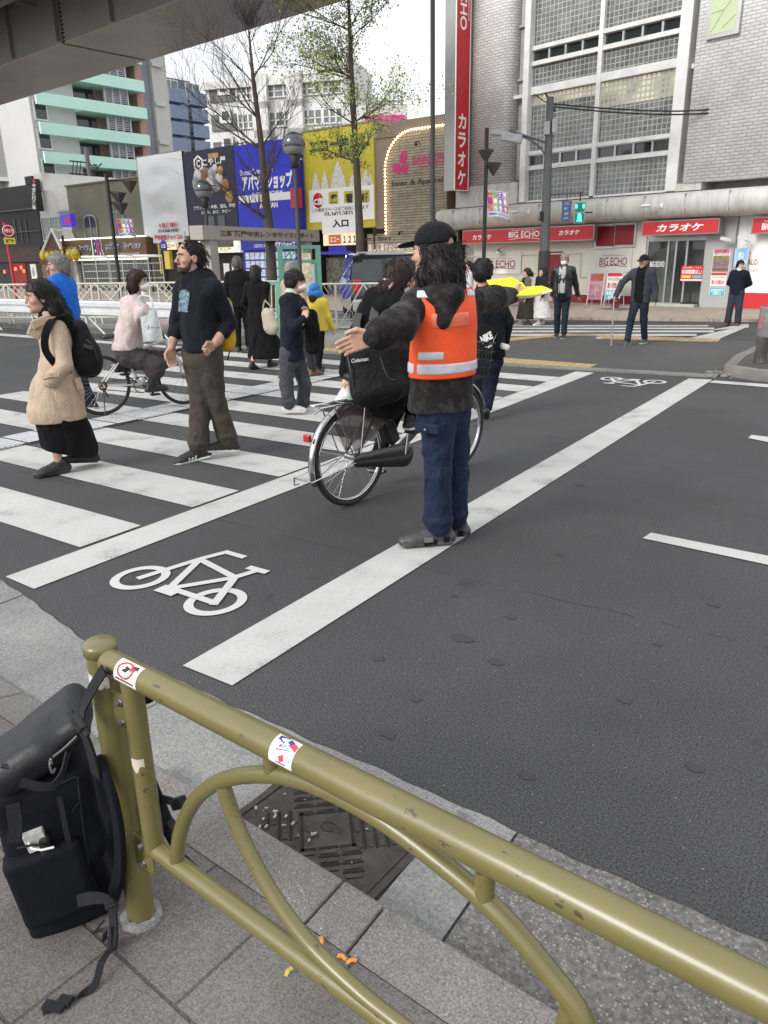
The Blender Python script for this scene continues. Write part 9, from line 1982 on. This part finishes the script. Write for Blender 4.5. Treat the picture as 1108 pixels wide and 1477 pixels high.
S=Sdf();S.box(K(60,1066,-.105),(.122,.085,.036),RK@roty(-.50)@rotx(.10),.028,.03);S.box(K(34,1094,-.15),(.075,.055,.036),RK@roty(-.42),.03,.05);S.box(K(88,1032,-.05),(.07,.07,.03),RK@roty(-.62),.028,.05);v,q=S.mesh(.006,waves(9,24,.004));sobj('lid',[(v,q,0)],[VINL],bk)
b=MB();zp=[K(2,1104,-.195),K(30,1110,-.20),K(60,1102,-.20),K(88,1084,-.20),K(112,1062,-.195)];b.tube(smooth_path(zp,6),.0055,6);obj('lid_zip',b,M('zip_black',(.02,.02,.022),.25),bk);b=MB();b.tube(smooth_path([K(74,1094,-.205),K(72,1104,-.21),K(76,1115,-.21),K(80,1108,-.21)],4),.003,5);b.cbox(K(73,1099,-.208),(.008,.004,.012),RK);obj('zip_pull',b,STEEL,bk)
S=Sdf();S.box(K(76,1268,-.188),(.088,.034,.105),RK@roty(-.13),.018,.02);S.cut(K(58,1222,-.2),np.array([-.2,0,1]),.005);v,q=S.mesh(.005,waves(3,30,.003));sobj('side_pocket',[(v,q,0)],[PKM],bk)
b=MB();b.tube(smooth_path([K(24,1224,-.222),K(52,1219,-.226),K(84,1224,-.222),K(104,1235,-.21)],6),.003,5);b.tube(smooth_path([K(112,1120,-.195),K(120,1190,-.197),K(130,1260,-.198),K(134,1312,-.19)],6),.003,5);b.tube(smooth_path([K(20,1130,-.2),K(60,1140,-.2),K(110,1120,-.195)],6),.003,5);b.tube(smooth_path([K(104,1172,-.2),K(112,1160,-.2),K(128,1152,-.18)],5),.0025,5);obj('seam_piping',b,WEB,bk)
b=MB();b.ribbon(smooth_path([K(18,1160,-.22),K(22,1190,-.225),K(20,1215,-.23)],4),.03,.004,KX);b.ribbon(smooth_path([K(98,1085,-.20),K(88,1120,-.235),K(70,1135,-.245),K(30,1128,-.24)],5),.02,.004,(0,0,1));b.ribbon(smooth_path([K(86,1150,-.21),K(96,1200,-.215),K(106,1245,-.20)],4),.012,.006,KX);obj('compression_strap',b,WEB,bk)
b=MB();b.ribbon(smooth_path([B(150,966,-.045),B(138,985,-.05),B(125,1010,-.055),B(118,1030,-.07),B(112,1050,-.10)],6),.026,.004,(.8,0,.3));b.ribbon(smooth_path([B(112,1040,-.10),B(128,1075,-.08),B(140,1120,-.06)],5),.03,.006,(1,0,.2));b.ribbon(smooth_path([B(150,966,-.045),B(158,972,-.03),B(163,985,.04),B(160,1000,.06)],5),.026,.004,(.8,0,.3));obj('hanging_loop',b,WEB,bk)
b=MB();b.cbox(B(113,1043,-.115),(.036,.014,.030),roty(.7));b.cbox(B(107,1036,-.11),(.04,.012,.008),roty(.7));b.cbox(B(120,1050,-.11),(.04,.012,.008),roty(.7));obj('buckle',b,BLP,bk,bevel=.003)
b=MB();b.ribbon(smooth_path([B(140,1090,-.045),B(160,1140,-.05),B(172,1200,-.05),B(172,1260,-.05),B(160,1300,-.05)],6),.042,.016,(1,-.2,0));obj('shoulder_strap',b,PKM,bk,bevel=.004)
b=MB();b.ribbon(smooth_path([B(108,1300,-.12),B(135,1295,-.12),B(158,1300,-.11),B(164,1330,-.10),B(162,1362,-.10),B(155,1378,-.10)],6),.030,.005,[(.3,0,1)]*15+[(1,0,0)]*16);b.ribbon(smooth_path([B(148,1330,-.10),B(133,1350,-.10),B(130,1370,-.10),B(145,1372,-.10),B(152,1345,-.10)],6),.014,.004,(0,1,.3));obj('strap_loop',b,WEB,bk)
z=.014;g=[RF.g(*p,SW) for p in ((152,1378),(150,1400),(138,1425),(115,1440),(95,1448),(62,1463))];pth=[B(165,1335,-.10),B(164,1362,-.10)]+[np.array([p[0],p[1],zz]) for p,zz in zip(g[1:],(.03,.012,.008,.006,.005))];b=MB();b.ribbon(smooth_path(pth,6),.017,.003,(.3,1,0));p5=g[4];b.cbox((p5[0],p5[1],.009),(.03,.022,.012),rotz(.45));b.cbox(((g[4][0]+g[5][0])/2,(g[4][1]+g[5][1])/2,.008),(.05,.022,.008),rotz(.45));obj('trailing_strap',b,WEB,bk)
b=MB();b.ribbon(smooth_path([B(195,1000,.05),B(210,1008,.06),B(222,1000,.06),B(200,1020,.06),B(203,1080,.06),B(215,1140,.07),B(235,1190,.07),B(255,1225,.08),B(285,1255,.09)],6),.026,.005,(.6,0,.6));b.cbox(B(258,1158,.07),(.05,.02,.025),roty(-.6));b.ribbon(smooth_path([B(225,1150,.07),B(245,1155,.07),B(260,1160,.07)],4),.022,.004,(0,0,1));b.cbox(B(245,1190,.07),(.04,.02,.03),roty(.5));obj('far_strap',b,WEB,bk)
S=Sdf();S.cone(B(212,1120,.06),B(232,1185,.06),.018,.028,.02);v,q=S.mesh(.005);sobj('hip_pad',[(v,q,0)],[PKM],bk)
pk=thing('pocket_clutter','white card box and small black bottle poking out of the backpack side pocket','box',RF);b=MB();b.cbox(K(52,1211,-.205),(.045,.02,.05),RK@roty(-.18));obj('card_box',b,M('card_white',(.55,.54,.50),.6,var=.2,scale=60,dirt=(.08,.08,.08),dscale=40,damt=.7),pk,bevel=.002)
b=MB();c=K(66,1225,-.205);b.lathe([(.014,-.03),(.015,.03),(.012,.042),(.005,.047),(0,.048)],c,16);obj('bottle',b,BLP,pk);b=MB();b.tube([K(40,1214,-.21),K(46,1224,-.23),K(60,1226,-.235),K(78,1222,-.235)],.003,5);obj('earphone_lead',b,WHT,pk)
